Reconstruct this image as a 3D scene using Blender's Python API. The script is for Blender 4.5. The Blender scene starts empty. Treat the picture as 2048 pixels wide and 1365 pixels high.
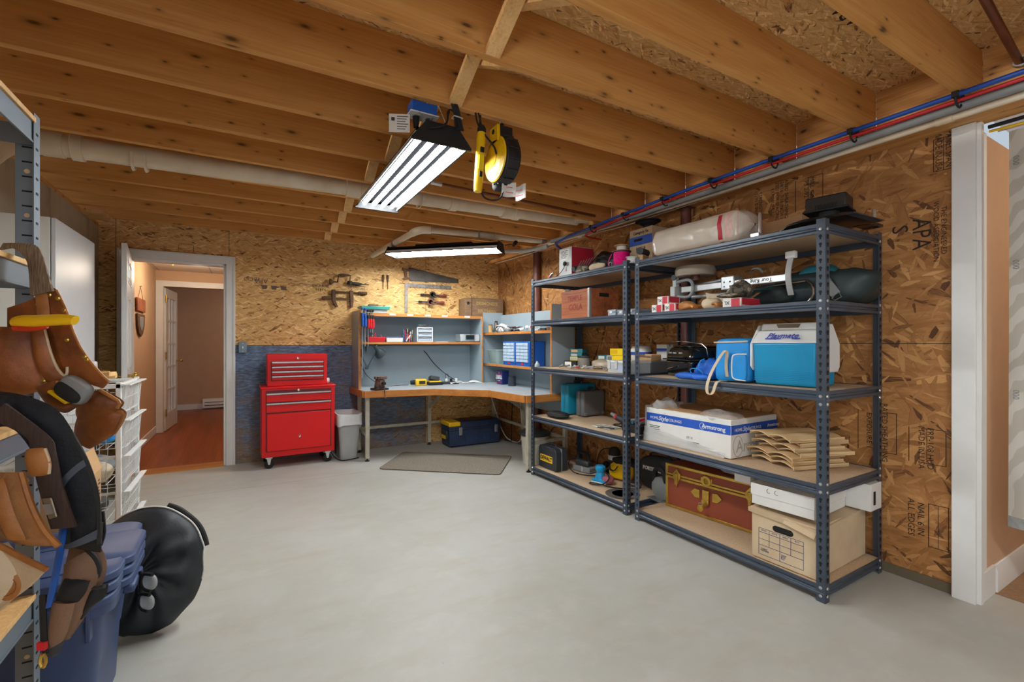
import bpy, bmesh, math, random
from mathutils import Vector, Matrix, Euler, noise
random.seed(7)
PI = math.pi
S = bpy.context.scene
COL = S.collection
R = math.radians
# ---------------------------------------------------------------- camera, world, exposure
cd = bpy.data.cameras.new('camera')
cam = bpy.data.objects.new('camera', cd); COL.objects.link(cam)
cam.location = (0, 0, 1.24)
cam.rotation_euler = (R(90), 0, -0.52434)
cd.sensor_width = 36; cd.lens = 921.4/2048*36; cd.shift_y = 3.1/2048
cd.clip_start = 0.05
S.camera = cam
W = bpy.data.worlds.new('world'); S.world = W; W.use_nodes = True
W.node_tree.nodes['Background'].inputs[0].default_value = (0.75, 0.87, 1, 1)
W.node_tree.nodes['Background'].inputs[1].default_value = 0.6
S.view_settings.view_transform = 'Standard'
S.view_settings.look = 'None'
S.view_settings.gamma = 1
S.view_settings.exposure = 0.12
cy = S.cycles
cy.max_bounces = 7; cy.diffuse_bounces = 5; cy.glossy_bounces = 3; cy.transmission_bounces = 4
cy.transparent_max_bounces = 10; cy.caustics_reflective = False; cy.caustics_refractive = False
cy.sample_clamp_indirect = 6; cy.use_denoising = True; cy.blur_glossy = 1

def lamp(name, kind, loc, power, col, rot=(0,0,0), sx=1, sy=1, angle=0):
    l = bpy.data.lights.new(name, kind); o = bpy.data.objects.new(name, l); COL.objects.link(o)
    o.location = loc; o.rotation_euler = rot; l.energy = power; l.color = col
    if kind == 'AREA': l.shape = 'RECTANGLE'; l.size = sx; l.size_y = sy
    if kind == 'SUN': l.angle = angle
    if kind == 'POINT': l.shadow_soft_size = sx
    return o
TUBE = 80.0          # strength of the fluorescent tubes
FILL_REAR = 12       # added fill light behind the camera, outside the unseen patio door
DAY_LEFT = 55        # daylight through the window in the left wall
lamp('fill_rear', 'AREA', (0.9, -3.62, 1.3), FILL_REAR, (0.93, 0.97, 1), (R(90), 0, 0), 2.6, 2.0)
lamp('daylight_left', 'AREA', (-1.62, -0.75, 1.45), DAY_LEFT, (0.93, 0.97, 1), (0, R(-90), 0), 1.3, 1.6)
lamp('low_sun', 'SUN', (-6, 0.7, 1.4), 0.9, (1, 0.93, 0.8), (0, R(-89.0), R(-1.0)), angle=R(2.0))

# ---------------------------------------------------------------- materials
def lin(c):
    return tuple(((x/255)/12.92 if x/255 <= .04045 else ((x/255+.055)/1.055)**2.4) for x in c)
class N:
    def __init__(s, name):
        s.m = bpy.data.materials.new(name); s.m.use_nodes = True
        s.t = s.m.node_tree; s.b = s.t.nodes['Principled BSDF']; s.out = s.t.nodes['Material Output']
    def n(s, typ, **k):
        x = s.t.nodes.new('ShaderNode'+typ)
        ins = k.pop('i', {})
        for a, v in k.items(): setattr(x, a, v)
        for a, v in ins.items(): s.put(x.inputs[a], v)
        return x
    def put(s, sock, v):
        if hasattr(v, 'links') or isinstance(v, bpy.types.NodeSocket): s.t.links.new(v, sock)
        elif isinstance(v, (tuple, list)):
            v = tuple(v); sock.default_value = v + (1,) if len(v) == 3 and len(sock.default_value) == 4 else v
        else: sock.default_value = v
    def math(s, op, a, b=0.0, c=None, clamp=False):
        x = s.n('Math', operation=op, use_clamp=clamp); s.put(x.inputs[0], a); s.put(x.inputs[1], b)
        if c is not None: s.put(x.inputs[2], c)
        return x.outputs[0]
    def mix(s, f, a, b, blend='MIX'):
        x = s.n('Mix', data_type='RGBA', blend_type=blend); s.put(x.inputs[0], f); s.put(x.inputs[6], a); s.put(x.inputs[7], b)
        return x.outputs[2]
    def noise(s, vec, scale, detail=3, rough=.55):
        x = s.n('TexNoise', i={'Scale': scale, 'Detail': detail, 'Roughness': rough}); s.put(x.inputs['Vector'], vec); return x
    def ramp(s, f, stops):
        x = s.n('ValToRGB'); s.put(x.inputs[0], f); e = x.color_ramp.elements
        while len(e) < len(stops): e.new(.5)
        for k, (p, c) in enumerate(stops): e[k].position = p; e[k].color = tuple(c)+(1,) if len(c) == 3 else c
        return x.outputs[0]
    def obj(s): return s.n('TexCoord').outputs['Object']
    def mapping(s, vec, scale=(1,1,1), rot=(0,0,0), loc=(0,0,0)):
        x = s.n('Mapping'); s.put(x.inputs['Vector'], vec); x.inputs['Scale'].default_value = scale
        x.inputs['Rotation'].default_value = rot; x.inputs['Location'].default_value = loc; return x.outputs[0]
    def bump(s, h, strength=.3, dist=.01):
        x = s.n('Bump', i={'Strength': strength, 'Distance': dist}); s.put(x.inputs['Height'], h); s.put(s.b.inputs['Normal'], x.outputs[0])
    def fin(s, col, rough=.5, metal=0, spec=.5):
        s.put(s.b.inputs['Base Color'], col); s.put(s.b.inputs['Roughness'], rough); s.put(s.b.inputs['Metallic'], metal)
        s.put(s.b.inputs['Specular IOR Level'], spec); return s.m

def mat(name, c, rough=.5, metal=0, var=.1, vs=9, bump=0, bs=80, spec=.5, c2=None, stretch=(1,1,1), coat=0, contrast=None):
    g = N(name); v = g.mapping(g.obj(), stretch)
    nz = g.noise(v, vs, 4).outputs[0]
    a = lin(c)
    lo = lin(c2) if c2 else tuple(x*(1-var) for x in a); hi = a if c2 else tuple(min(1, x*(1+var)) for x in a)
    k = contrast or (.3, .7)
    col = g.ramp(nz, [(k[0], lo), (k[1], hi)])
    if bump: g.bump(g.noise(v, bs, 3).outputs[0], bump, .004)
    g.b.inputs['Coat Weight'].default_value = coat
    return g.fin(col, rough, metal, spec)
def clear(name, c, alpha, rough=.15, var=.05):
    m = mat(name, c, rough, var=var); m.node_tree.nodes['Principled BSDF'].inputs['Alpha'].default_value = alpha
    return m
def emit(name, c, strength):
    g = N(name); nz = g.noise(g.obj(), 3, 1).outputs[0]
    g.put(g.b.inputs['Base Color'], lin(c)); g.put(g.b.inputs['Emission Color'], g.mix(nz, lin(c), tuple(x*.97 for x in lin(c))))
    g.b.inputs['Emission Strength'].default_value = strength; return g.m

def osb(name, plane, tones, dark, size=1.0, blue=False, seams=(), ang=1.5, rough=.62, dk=.08):
    """strand board: layers of slender rotated wood strands over fine streaks"""
    g = N(name); o = g.obj(); sp = g.n('SeparateXYZ'); g.put(sp.inputs[0], o)
    ax = {'x': sp.outputs[0], 'y': sp.outputs[1], 'z': sp.outputs[2]}
    u, w = ax[plane[0]], ax[plane[1]]
    cv = g.n('CombineXYZ'); g.put(cv.inputs[0], u); g.put(cv.inputs[1], w); vec0 = cv.outputs[0]
    wn = g.noise(vec0, 9/size, 3); wp = g.n('VectorMath', operation='MULTIPLY_ADD'); g.put(wp.inputs[0], wn.outputs['Color']); wp.inputs[1].default_value = (.022*size,)*3; g.put(wp.inputs[2], vec0); vec = wp.outputs[0]
    base = g.ramp(g.noise(g.mapping(vec, (11/size, 40/size, 1)), 1.3, 5, .65).outputs[0], [(.3, tones[0]), (.5, tones[1]), (.72, tones[2])])
    col = base; hgt = None; brt = tuple(min(1, x*1.2) for x in tones[2])
    for k, (sc, L, Wd, loc) in enumerate(((7, .50, .10, 3.1), (9.5, .52, .085, 7.7), (13, .55, .10, 1.3), (18, .6, .11, 5.9), (26, .62, .12, 9.3))):
        sc = sc/size
        mv = g.mapping(vec, (sc, sc, 1), (0, 0, .3*k), (loc, loc*.7, 0))
        vo = g.n('TexVoronoi', voronoi_dimensions='2D', feature='F1', i={'Scale': 1.0, 'Randomness': 1.0}); g.put(vo.inputs['Vector'], mv)
        d = g.n('VectorMath', operation='SUBTRACT'); g.put(d.inputs[0], mv); g.put(d.inputs[1], vo.outputs['Position'])
        sc3 = g.n('SeparateColor'); g.put(sc3.inputs[0], vo.outputs['Color'])
        an = g.math('MULTIPLY_ADD', sc3.outputs[0], 2*ang, -ang - .3*k)
        rt = g.n('VectorRotate', rotation_type='Z_AXIS'); g.put(rt.inputs['Vector'], d.outputs[0]); g.put(rt.inputs['Angle'], an)
        s2 = g.n('SeparateXYZ'); g.put(s2.inputs[0], rt.outputs[0])
        ax_ = g.math('ABSOLUTE', s2.outputs[0]); ay_ = g.math('ABSOLUTE', s2.outputs[1])
        wd = g.math('MULTIPLY', g.math('MULTIPLY_ADD', sc3.outputs[2], Wd*1.1, Wd*.45), g.math('MULTIPLY_ADD', ax_, -1.25, 1.0))
        mx = g.math('MULTIPLY', g.math('LESS_THAN', ax_, L), g.math('LESS_THAN', ay_, wd))
        gr = g.noise(g.mapping(rt.outputs[0], (2, 26, 1), (0, 0, 0), (k*3, 0, 0)), 1.5, 2)
        fc = g.ramp(g.math('MULTIPLY_ADD', gr.outputs[0], .55, g.math('MULTIPLY_ADD', sc3.outputs[1], 1.1, -.33)),
                    [(.0, dark), (dk, tones[0]), (.5, tones[1]), (.82, tones[2]), (1.0, brt)])
        edg = g.math('MULTIPLY', g.math('GREATER_THAN', g.math('DIVIDE', ay_, wd), .8), g.math('MULTIPLY', g.math('GREATER_THAN', s2.outputs[1], 0), .45))  # dark line along one side of each strand, a painted edge shadow
        col = g.mix(g.math('MULTIPLY', mx, .95), col, g.mix(edg, fc, dark))
        hgt = mx if hgt is None else g.math('MULTIPLY_ADD', hgt, .6, g.math('MULTIPLY', mx, g.math('MULTIPLY_ADD', s2.outputs[1], 1.5, .5)))
    spk = g.noise(g.mapping(vec, (24/size, 85/size, 1)), 1.0, 2).outputs[0]
    col = g.mix(g.math('MULTIPLY', g.math('GREATER_THAN', spk, .70), .6), col, dark)
    big = g.noise(vec0, 1.1, 3).outputs[0]
    col = g.mix(g.math('MULTIPLY', g.ramp(big, [(.45, (0,0,0)), (.75, (1,1,1))]), .25), col, tones[0])
    if blue:
        bn = g.noise(g.mapping(vec0, (1, 1.4, 1)), 2.4, 5, .7).outputs[0]; bn2 = g.noise(g.mapping(vec, (12, 45, 1)), 1.2, 4, .65).outputs[0]
        area = g.math('MULTIPLY', g.math('LESS_THAN', w, 1.21), g.math('MULTIPLY', g.math('LESS_THAN', u, 1.93), g.math('GREATER_THAN', u, -.4)))
        f = g.ramp(g.math('ADD', g.math('MULTIPLY_ADD', bn2, .9, bn), g.math('MULTIPLY_ADD', w, .25, -.12)), [(.74, (0,0,0)), (1.2, (1,1,1))])
        bl = g.mix(g.ramp(bn2, [(.35, (0,0,0)), (.65, (1,1,1))]), lin((46, 72, 108)), lin((118, 146, 178)))
        dull = g.mix(.72, col, lin((92, 84, 76)))
        col = g.mix(area, col, g.mix(g.math('MULTIPLY', f, .88), dull, bl))
    for a_, p_, lo, hi in seams:
        c_, o_ = (u, w) if a_ == plane[0] else (w, u)
        f = g.math('LESS_THAN', g.math('ABSOLUTE', g.math('SUBTRACT', c_, p_)), .0022)
        f = g.math('MULTIPLY', f, g.math('MULTIPLY', g.math('GREATER_THAN', o_, lo), g.math('LESS_THAN', o_, hi)))
        col = g.mix(g.math('MULTIPLY', f, .85), col, lin((38, 26, 18)))
    g.bump(hgt, .2, .0025)
    return g.fin(col, rough, 0, .35)

def timber(name, light, mid, dark, axis='x', knots=True, rough=.6, gscale=1.0):
    g = N(name); o = g.obj(); oi = g.n('ObjectInfo')
    off = g.n('VectorMath', operation='ADD'); g.put(off.inputs[0], o)
    rv = g.n('CombineXYZ'); g.put(rv.inputs[0], g.math('MULTIPLY', oi.outputs['Random'], 31)); g.put(rv.inputs[2], g.math('MULTIPLY', oi.outputs['Random'], 17)); g.put(off.inputs[1], rv.outputs[0])
    rot = {'x': (0,0,0), 'y': (0,0,R(90)), 'z': (0,R(90),0)}[axis]
    v = g.mapping(off.outputs[0], (1,1,1), rot)
    n1 = g.noise(g.mapping(v, (.55*gscale, 9*gscale, 9*gscale)), 1.6, 4, .6)
    n2 = g.noise(g.mapping(v, (2.2*gscale, 75*gscale, 75*gscale)), 1.5, 3, .6)
    f = g.math('MULTIPLY_ADD', n2.outputs[0], .42, g.math('MULTIPLY', n1.outputs[0], .6))
    col = g.ramp(f, [(.34, dark), (.52, mid), (.7, light)])
    if knots:
        sv = g.n('SeparateXYZ'); g.put(sv.inputs[0], v); kv = g.n('CombineXYZ'); g.put(kv.inputs[0], sv.outputs[0]); g.put(kv.inputs[1], g.math('MULTIPLY_ADD', sv.outputs[1], 1.3, sv.outputs[2])); g.put(kv.inputs[1], g.math('MULTIPLY_ADD', sv.outputs[1], 1.3, sv.outputs[2]))
        for sx, sy, r0, st, pr in ((3.2, 9, .09, 0.0, .45), (6.5, 15, .085, 4.4, .72)):
            mv = g.mapping(kv.outputs[0], (sx, sy, 1), (0,0,0), (st, st*.6, 0))
            vo = g.n('TexVoronoi', voronoi_dimensions='2D', i={'Scale': 1.0}); g.put(vo.inputs['Vector'], mv)
            sc3 = g.n('SeparateColor'); g.put(sc3.inputs[0], vo.outputs['Color'])
            dd = g.math('ADD', vo.outputs['Distance'], g.math('MULTIPLY_ADD', n2.outputs[0], .05, g.math('MULTIPLY', sc3.outputs[1], .05)))
            k1 = g.math('MULTIPLY', g.ramp(dd, [(r0*.75, (1,1,1)), (r0*1.4, (.3,.3,.3)), (r0*2.6, (0,0,0))]), g.math('GREATER_THAN', sc3.outputs[0], pr))
            col = g.mix(g.math('MULTIPLY', k1, .9), col, tuple(x*.16 for x in dark))
    g.bump(n2.outputs[0], .12, .002)
    return g.fin(col, rough, 0, .35)

T1, T2, T3 = lin((194, 142, 82)), lin((220, 172, 108)), lin((236, 198, 138))
DK = lin((112, 70, 36))
MT = {}
MT['osb_back'] = osb('osb_back_wall', 'xz', (T1, T2, T3), DK, 1.0, True, ang=.75, seams=(('z', 1.21, -1.2, 3.1), ('x', 1.93, 0, 2.4), ('x', -.145, 2.1, 2.4), ('x', -1.03, 0, 2.4)))
MT['osb_right'] = osb('osb_right_wall', 'yz', (lin((142, 94, 50)), lin((166, 114, 64)), lin((190, 140, 86))), lin((84, 52, 30)), 1.9, False, ang=1.5, dk=.10, seams=(('z', 1.235, -3, 6), ('y', 3.05, -1, 3), ('y', 4.3, -1, 3)))
MT['osb_ceil'] = osb('osb_subfloor', 'xy', (lin((190, 144, 88)), lin((218, 176, 118)), lin((234, 200, 146))), lin((96, 60, 34)), .8, ang=.8)
MT['joist'] = timber('pine_joist', lin((218, 164, 98)), lin((206, 148, 82)), lin((188, 126, 62)))
MT['pine'] = timber('pine_light', lin((235, 196, 140)), lin((224, 180, 120)), lin((200, 148, 88)), 'z')
MT['plate'] = timber('pine_plate', lin((220, 172, 110)), lin((204, 150, 88)), lin((172, 116, 62)), 'y')
MT['old_wood'] = timber('old_brown_wood', lin((120, 88, 62)), lin((98, 68, 46)), lin((70, 46, 32)), 'x', False)
MT['crate'] = timber('stained_crate_wood', lin((178, 104, 60)), lin((150, 82, 48)), lin((104, 56, 36)), 'x', False)
MT['edge'] = timber('maple_edge', lin((205, 138, 72)), lin((190, 122, 58)), lin((170, 102, 46)), 'x', False, .45)
MT['lam'] = timber('laminate_floor', lin((176, 96, 46)), lin((150, 76, 34)), lin((118, 56, 26)), 'y', False, .35, .6)
MT['white'] = mat('white_paint', (226, 226, 224), .42, var=.03)
MT['offwhite'] = mat('offwhite_wall', (214, 208, 198), .7, var=.03)
MT['tan'] = mat('tan_wall_paint', (196, 160, 130), .75, var=.03)
MT['tan2'] = mat('tan_hall_paint', (202, 168, 134), .75, var=.03)
MT['steel'] = mat('blue_grey_steel', (66, 76, 90), .36, .25, .12, 14, spec=.6)
MT['steel_l'] = mat('pale_grey_steel', (104, 116, 128), .4, .3, .08, 10, spec=.6)
MT['hole'] = mat('hole_black', (14, 14, 16), .8, var=.2)
MT['zinc'] = mat('bright_zinc', (205, 208, 210), .3, .8, .08)
MT['chrome'] = mat('chrome', (215, 215, 218), .16, 1, .04)
MT['alu'] = mat('brushed_aluminium', (190, 193, 196), .35, .75, .08, 30)
MT['iron'] = mat('dark_iron', (58, 52, 48), .5, .6, .25, 20)
MT['rust'] = mat('rusty_iron', (136, 106, 94), .6, .2, .3, 25, c2=(60, 46, 42))
MT['pboard'] = mat('particle_board', (206, 180, 150), .8, var=.08, vs=120, c2=(188, 160, 128))
MT['black'] = mat('black_plastic', (28, 28, 30), .45, var=.2)
MT['blackm'] = mat('matte_black', (22, 22, 23), .75, var=.25)
MT['blackg'] = mat('gloss_black', (16, 16, 18), .12, var=.2, coat=.5)
MT['dgrey'] = mat('dark_grey_plastic', (52, 54, 58), .5, var=.15)
MT['mgrey'] = mat('mid_grey', (128, 130, 132), .55, var=.08)
MT['lgrey'] = mat('light_grey', (178, 180, 180), .5, var=.06)
MT['bench'] = mat('grey_laminate', (150, 164, 172), .4, var=.05, vs=4)
MT['benchtop'] = mat('bench_top_laminate', (184, 190, 196), .3, var=.05, vs=5)
MT['cream'] = mat('cream_enamel', (196, 192, 176), .45, var=.08, vs=12, c2=(172, 164, 144))
MT['red'] = mat('red_enamel', (222, 22, 24), .38, var=.06, vs=3, coat=.0, spec=.35)
MT['red2'] = mat('red_plastic', (208, 36, 44), .4, var=.08)
MT['yellow'] = mat('yellow_plastic', (238, 190, 22), .35, var=.06)
MT['yellowc'] = mat('yellow_card', (246, 214, 30), .55, var=.06)
MT['blue'] = mat('royal_blue_plastic', (24, 88, 178), .4, var=.1)
MT['sky'] = mat('cyan_nylon', (24, 140, 214), .6, var=.1, bump=.15)
MT['navy'] = mat('navy_plastic', (58, 76, 116), .42, var=.1, vs=6)
MT['pvc'] = mat('pvc_white', (226, 212, 190), .38, var=.06, vs=5, c2=(206, 186, 156))
MT['copper'] = mat('dull_copper', (128, 76, 52), .4, .7, .2)
MT['brownpaint'] = mat('red_brown_paint', (106, 60, 52), .45, var=.12)
MT['card'] = mat('cardboard', (196, 154, 110), .8, var=.06, vs=14)
MT['card2'] = mat('pale_cardboard', (214, 192, 160), .8, var=.06, vs=6, c2=(196, 170, 136))
MT['paper'] = mat('white_card', (226, 224, 220), .65, var=.04)
MT['brass'] = mat('brass', (205, 168, 78), .3, .85, .15, 30)
MT['leather'] = mat('brown_leather', (164, 94, 40), .5, var=.2, vs=11, bump=.35, bs=60, c2=(92, 48, 22))
MT['leather_l'] = mat('tan_leather', (190, 128, 66), .5, var=.15, vs=14, bump=.3, c2=(142, 88, 42))
MT['suede'] = mat('suede', (170, 118, 66), .8, var=.2, vs=10, bump=.5, bs=120, c2=(120, 76, 42))
MT['canvas'] = mat('beige_canvas', (206, 188, 160), .85, var=.1, vs=8, bump=.3, bs=180)
MT['webbing'] = mat('brown_webbing', (150, 130, 106), .85, var=.3, stretch=(150, 30, 14), vs=2, c2=(84, 68, 54))
MT['conc'] = None
def concrete():
    g = N('concrete_floor'); o = g.obj()
    a = g.noise(o, .9, 5, .6).outputs[0]; b = g.noise(o, 5.5, 6, .65).outputs[0]; c = g.noise(g.mapping(o, (1.6, 5, 1), (0, 0, .6)), 1.6, 4).outputs[0]
    col = g.mix(g.ramp(a, [(.35, (0,0,0)), (.68, (1,1,1))]), lin((174, 172, 164)), lin((188, 188, 183)))
    col = g.mix(g.math('MULTIPLY', g.ramp(c, [(.5, (0,0,0)), (.75, (1,1,1))]), .45), col, lin((172, 160, 143)))
    col = g.mix(g.math('MULTIPLY', g.ramp(b, [(.5, (0,0,0)), (.7, (1,1,1))]), .3), col, lin((202, 200, 196)))
    sp = g.n('SeparateXYZ'); g.put(sp.inputs[0], o)
    jl = g.math('MULTIPLY', g.math('LESS_THAN', g.math('ABSOLUTE', g.math('SUBTRACT', sp.outputs[1], 4.53)), .0035), g.math('LESS_THAN', sp.outputs[0], 1.0))
    col = g.mix(g.math('MULTIPLY', jl, .6), col, lin((120, 112, 102)))
    s2 = g.noise(o, 60, 2).outputs[0]
    col = g.mix(g.math('MULTIPLY', g.math('GREATER_THAN', s2, .76), .45), col, lin((120, 110, 98)))
    g.bump(b, .12, .004)
    return g.fin(col, g.math('MULTIPLY_ADD', b, .25, .36), 0, .4)
MT['conc'] = concrete()
def wallconc():
    g = N('poured_concrete_wall'); o = g.obj()
    a = g.noise(o, 1.6, 5).outputs[0]; b = g.noise(g.mapping(o, (6, 6, 1.2)), 1.5, 4).outputs[0]
    col = g.mix(g.ramp(a, [(.35, (0,0,0)), (.7, (1,1,1))]), lin((166, 154, 132)), lin((192, 182, 160)))
    col = g.mix(g.math('MULTIPLY', g.ramp(b, [(.52, (0,0,0)), (.75, (1,1,1))]), .6), col, lin((104, 90, 72)))
    g.bump(b, .3, .006); return g.fin(col, .85)
MT['wconc'] = wallconc()

# ---------------------------------------------------------------- mesh builder
class M:
    def __init__(s): s.v = []; s.f = []; s.mi = []; s.mx = Matrix(); s.m = 0
    def add(s, vs, fs):
        b = len(s.v); s.v += [s.mx @ Vector(p) for p in vs]
        for f in fs: s.f.append([b+i for i in f]); s.mi.append(s.m)
        return s
    def at(s, loc=(0,0,0), rot=(0,0,0), sc=(1,1,1)):
        s.mx = Matrix.LocRotScale(Vector(loc), Euler(rot), Vector(sc)); return s
    def mat(s, k): s.m = k; return s
    def box(s, x0, y0, z0, x1, y1, z1):
        return s.add([(x0,y0,z0),(x1,y0,z0),(x1,y1,z0),(x0,y1,z0),(x0,y0,z1),(x1,y0,z1),(x1,y1,z1),(x0,y1,z1)],
                     [(3,2,1,0),(4,5,6,7),(0,1,5,4),(1,2,6,5),(2,3,7,6),(3,0,4,7)])
    def prism(s, poly, plane, a, b):
        def p(q, t): return {'xy': (q[0], q[1], t), 'xz': (q[0], t, q[1]), 'yz': (t, q[0], q[1])}[plane]
        n = len(poly)
        return s.add([p(q, a) for q in poly]+[p(q, b) for q in poly], [list(range(n-1, -1, -1)), list(range(n, 2*n))]+[(i, (i+1) % n, n+(i+1) % n, n+i) for i in range(n)])
    def taper(s, x0, y0, x1, y1, z0, z1, dx, dy=None):
        dy = dx if dy is None else dy     # frustum: inset by dx, dy at z1 (negative flares)
        return s.add([(x0,y0,z0),(x1,y0,z0),(x1,y1,z0),(x0,y1,z0),(x0+dx,y0+dy,z1),(x1-dx,y0+dy,z1),(x1-dx,y1-dy,z1),(x0+dx,y1-dy,z1)],
                     [(3,2,1,0),(4,5,6,7),(0,1,5,4),(1,2,6,5),(2,3,7,6),(3,0,4,7)])
    def cyl(s, p0, p1, r0, r1=None, n=16, caps=True):
        r1 = r0 if r1 is None else r1; p0 = Vector(p0); p1 = Vector(p1); d = (p1-p0).normalized()
        a = d.orthogonal().normalized(); b = d.cross(a)
        c = [a*math.cos(2*PI*i/n)+b*math.sin(2*PI*i/n) for i in range(n)]
        f = [(i, (i+1) % n, n+(i+1) % n, n+i) for i in range(n)]
        if caps: f += [list(range(n-1, -1, -1)), list(range(n, 2*n))]
        return s.add([p0+q*r0 for q in c]+[p1+q*r1 for q in c], f)
    def tube(s, pts, r, n=8, closed=False, sm=0, flat=1.0):
        P = [Vector(p) for p in pts]
        for _ in range(sm):
            Q = [] if closed else [P[0]]
            for i in range(len(P) if closed else len(P)-1):
                a, b = P[i], P[(i+1) % len(P)]; Q += [a*.75+b*.25, a*.25+b*.75]
            if not closed: Q.append(P[-1])
            P = Q
        k = len(P); fr = []; prev = None
        for i in range(k):
            t = (P[(i+1) % k]-P[i-1]) if closed or 0 < i < k-1 else (P[1]-P[0] if i == 0 else P[-1]-P[-2])
            if t.length < 1e-9: t = Vector((0,0,1))
            t.normalize()
            u = t.orthogonal() if prev is None else prev - t*prev.dot(t)
            if u.length < 1e-6: u = t.orthogonal()
            u.normalize(); prev = u; fr.append((u, t.cross(u)))
        vs = []; 
        for i in range(k):
            rr = r(i/(k-1)) if callable(r) else r
            for j in range(n): vs.append(P[i]+fr[i][0]*math.cos(2*PI*j/n)*rr+fr[i][1]*math.sin(2*PI*j/n)*rr*flat)
        fs = []
        for i in range(k if closed else k-1):
            for j in range(n): fs.append((i*n+j, i*n+(j+1) % n, ((i+1) % k)*n+(j+1) % n, ((i+1) % k)*n+j))
        if not closed: fs += [list(range(n-1, -1, -1)), list(range((k-1)*n, k*n))]
        return s.add(vs, fs)
    def lathe(s, prof, n=24, o=(0,0,0), axis='z'):
        o = Vector(o); vs = []; fs = []; k = len(prof)
        for r, z in prof:
            for j in range(n):
                c, d = math.cos(2*PI*j/n)*r, math.sin(2*PI*j/n)*r
                vs.append(o+Vector({'z': (c, d, z), 'x': (z, c, d), 'y': (d, z, c)}[axis]))
        for i in range(k-1):
            for j in range(n): fs.append((i*n+j, i*n+(j+1) % n, (i+1)*n+(j+1) % n, (i+1)*n+j))
        if prof[0][0] > 1e-6: fs.append(list(range(n-1, -1, -1)))
        if prof[-1][0] > 1e-6: fs.append(list(range((k-1)*n, k*n)))
        return s.add(vs, fs)
    def blob(s, c, r, e=2.0, amp=.0, fr=6, nu=24, nv=14, floor=None, seed=0, e2=None, fold=0):
        e2 = e2 or e; vs = []; fs = []
        def sg(x, p): return math.copysign(abs(x)**p, x)
        for i in range(nv+1):
            a = -PI/2+PI*i/nv
            for j in range(nu):
                b = 2*PI*j/nu
                p = Vector((sg(math.cos(a), 2/e2)*sg(math.cos(b), 2/e)*r[0], sg(math.cos(a), 2/e2)*sg(math.sin(b), 2/e)*r[1], sg(math.sin(a), 2/e2)*r[2]))
                q = Vector((p.x*fr+seed*7.3, p.y*fr+seed*3.1, p.z*fr))
                d = noise.fractal(q, 1.0, 2.0, 3)*amp
                if fold: d += abs(noise.noise(q*.6+Vector((9, seed, 3))))*-fold
                p += p.normalized()*d if p.length > 1e-6 else Vector()
                p += Vector(c)
                if floor is not None and p.z < floor: p.z = floor
                vs.append(p)
        for i in range(nv):
            for j in range(nu): fs.append((i*nu+j, i*nu+(j+1) % nu, (i+1)*nu+(j+1) % nu, (i+1)*nu+j))
        return s.add(vs, fs)
    def sheet(s, fn, nu, nv, th=.003):
        """curved sheet p = fn(u, v) with real thickness"""
        P = [[Vector(fn(i/nu, j/nv)) for j in range(nv+1)] for i in range(nu+1)]; vs = []; w = nv+1
        for i in range(nu+1):
            for j in range(nv+1):
                a = P[min(i+1, nu)][j]-P[max(i-1, 0)][j]; b = P[i][min(j+1, nv)]-P[i][max(j-1, 0)]
                nn = a.cross(b); nn = nn.normalized() if nn.length > 1e-9 else Vector((0,0,1))
                vs.append((P[i][j]+nn*th/2, P[i][j]-nn*th/2))
        K = (nu+1)*w; fs = []
        for i in range(nu):
            for j in range(nv):
                a, b, c, d = i*w+j, (i+1)*w+j, (i+1)*w+j+1, i*w+j+1
                fs += [(a, b, c, d), (K+d, K+c, K+b, K+a)]
        for i in range(nu):
            for j, fl in ((0, 0), (nv, 1)):
                a, b = i*w+j, (i+1)*w+j; fs.append((a, K+a, K+b, b) if not fl else (b, K+b, K+a, a))
        for j in range(nv):
            for i, fl in ((0, 1), (nu, 0)):
                a, b = i*w+j, i*w+j+1; fs.append((a, K+a, K+b, b) if not fl else (b, K+b, K+a, a))
        return s.add([p[0] for p in vs]+[p[1] for p in vs], fs)
    def build(s, name, mats, parent=None, bevel=0, smooth=True, ang=38, seg=2, label=None, kind=None, sub=0):
        me = bpy.data.meshes.new(name); me.from_pydata([tuple(p) for p in s.v], [], s.f)
        mats = mats if isinstance(mats, (list, tuple)) else [mats]
        for m in mats: me.materials.append(MT[m] if isinstance(m, str) else m)
        me.polygons.foreach_set('material_index', s.mi)
        bm = bmesh.new(); bm.from_mesh(me); bmesh.ops.recalc_face_normals(bm, faces=bm.faces); bm.to_mesh(me); bm.free()
        if smooth:
            me.polygons.foreach_set('use_smooth', [True]*len(me.polygons)); me.set_sharp_from_angle(angle=R(ang))
        o = bpy.data.objects.new(name, me); COL.objects.link(o); o.parent = parent
        if bevel:
            b = o.modifiers.new('bevel', 'BEVEL'); b.width = bevel; b.segments = seg; b.limit_method = 'ANGLE'; b.angle_limit = R(40)
        if sub:
            b = o.modifiers.new('sub', 'SUBSURF'); b.levels = sub; b.render_levels = sub
        if label: o['label'] = label
        if kind: o['kind'] = kind
        return o
def tag(o, label, cat, group=None, kind=None):
    o['label'] = label; o['category'] = cat
    if group: o['group'] = group
    if kind: o['kind'] = kind
    return o
def thing(name, label, cat, loc=(0,0,0), rz=0, group=None, rx=0, ry=0):
    o = bpy.data.objects.new(name, None); COL.objects.link(o); o.empty_display_size = .05
    o.location = loc; o.rotation_euler = (rx, ry, rz)
    return tag(o, label, cat, group)
def dup(o, loc, rz=None, label=None, parent=None):
    c = o.copy(); COL.objects.link(c); c.parent = parent
    if parent is None:
        c.location = loc
        if rz is not None: c.rotation_euler.z = rz
        if label: c['label'] = label
    for ch in list(o.children): dup(ch, None, parent=c)
    return c
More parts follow.
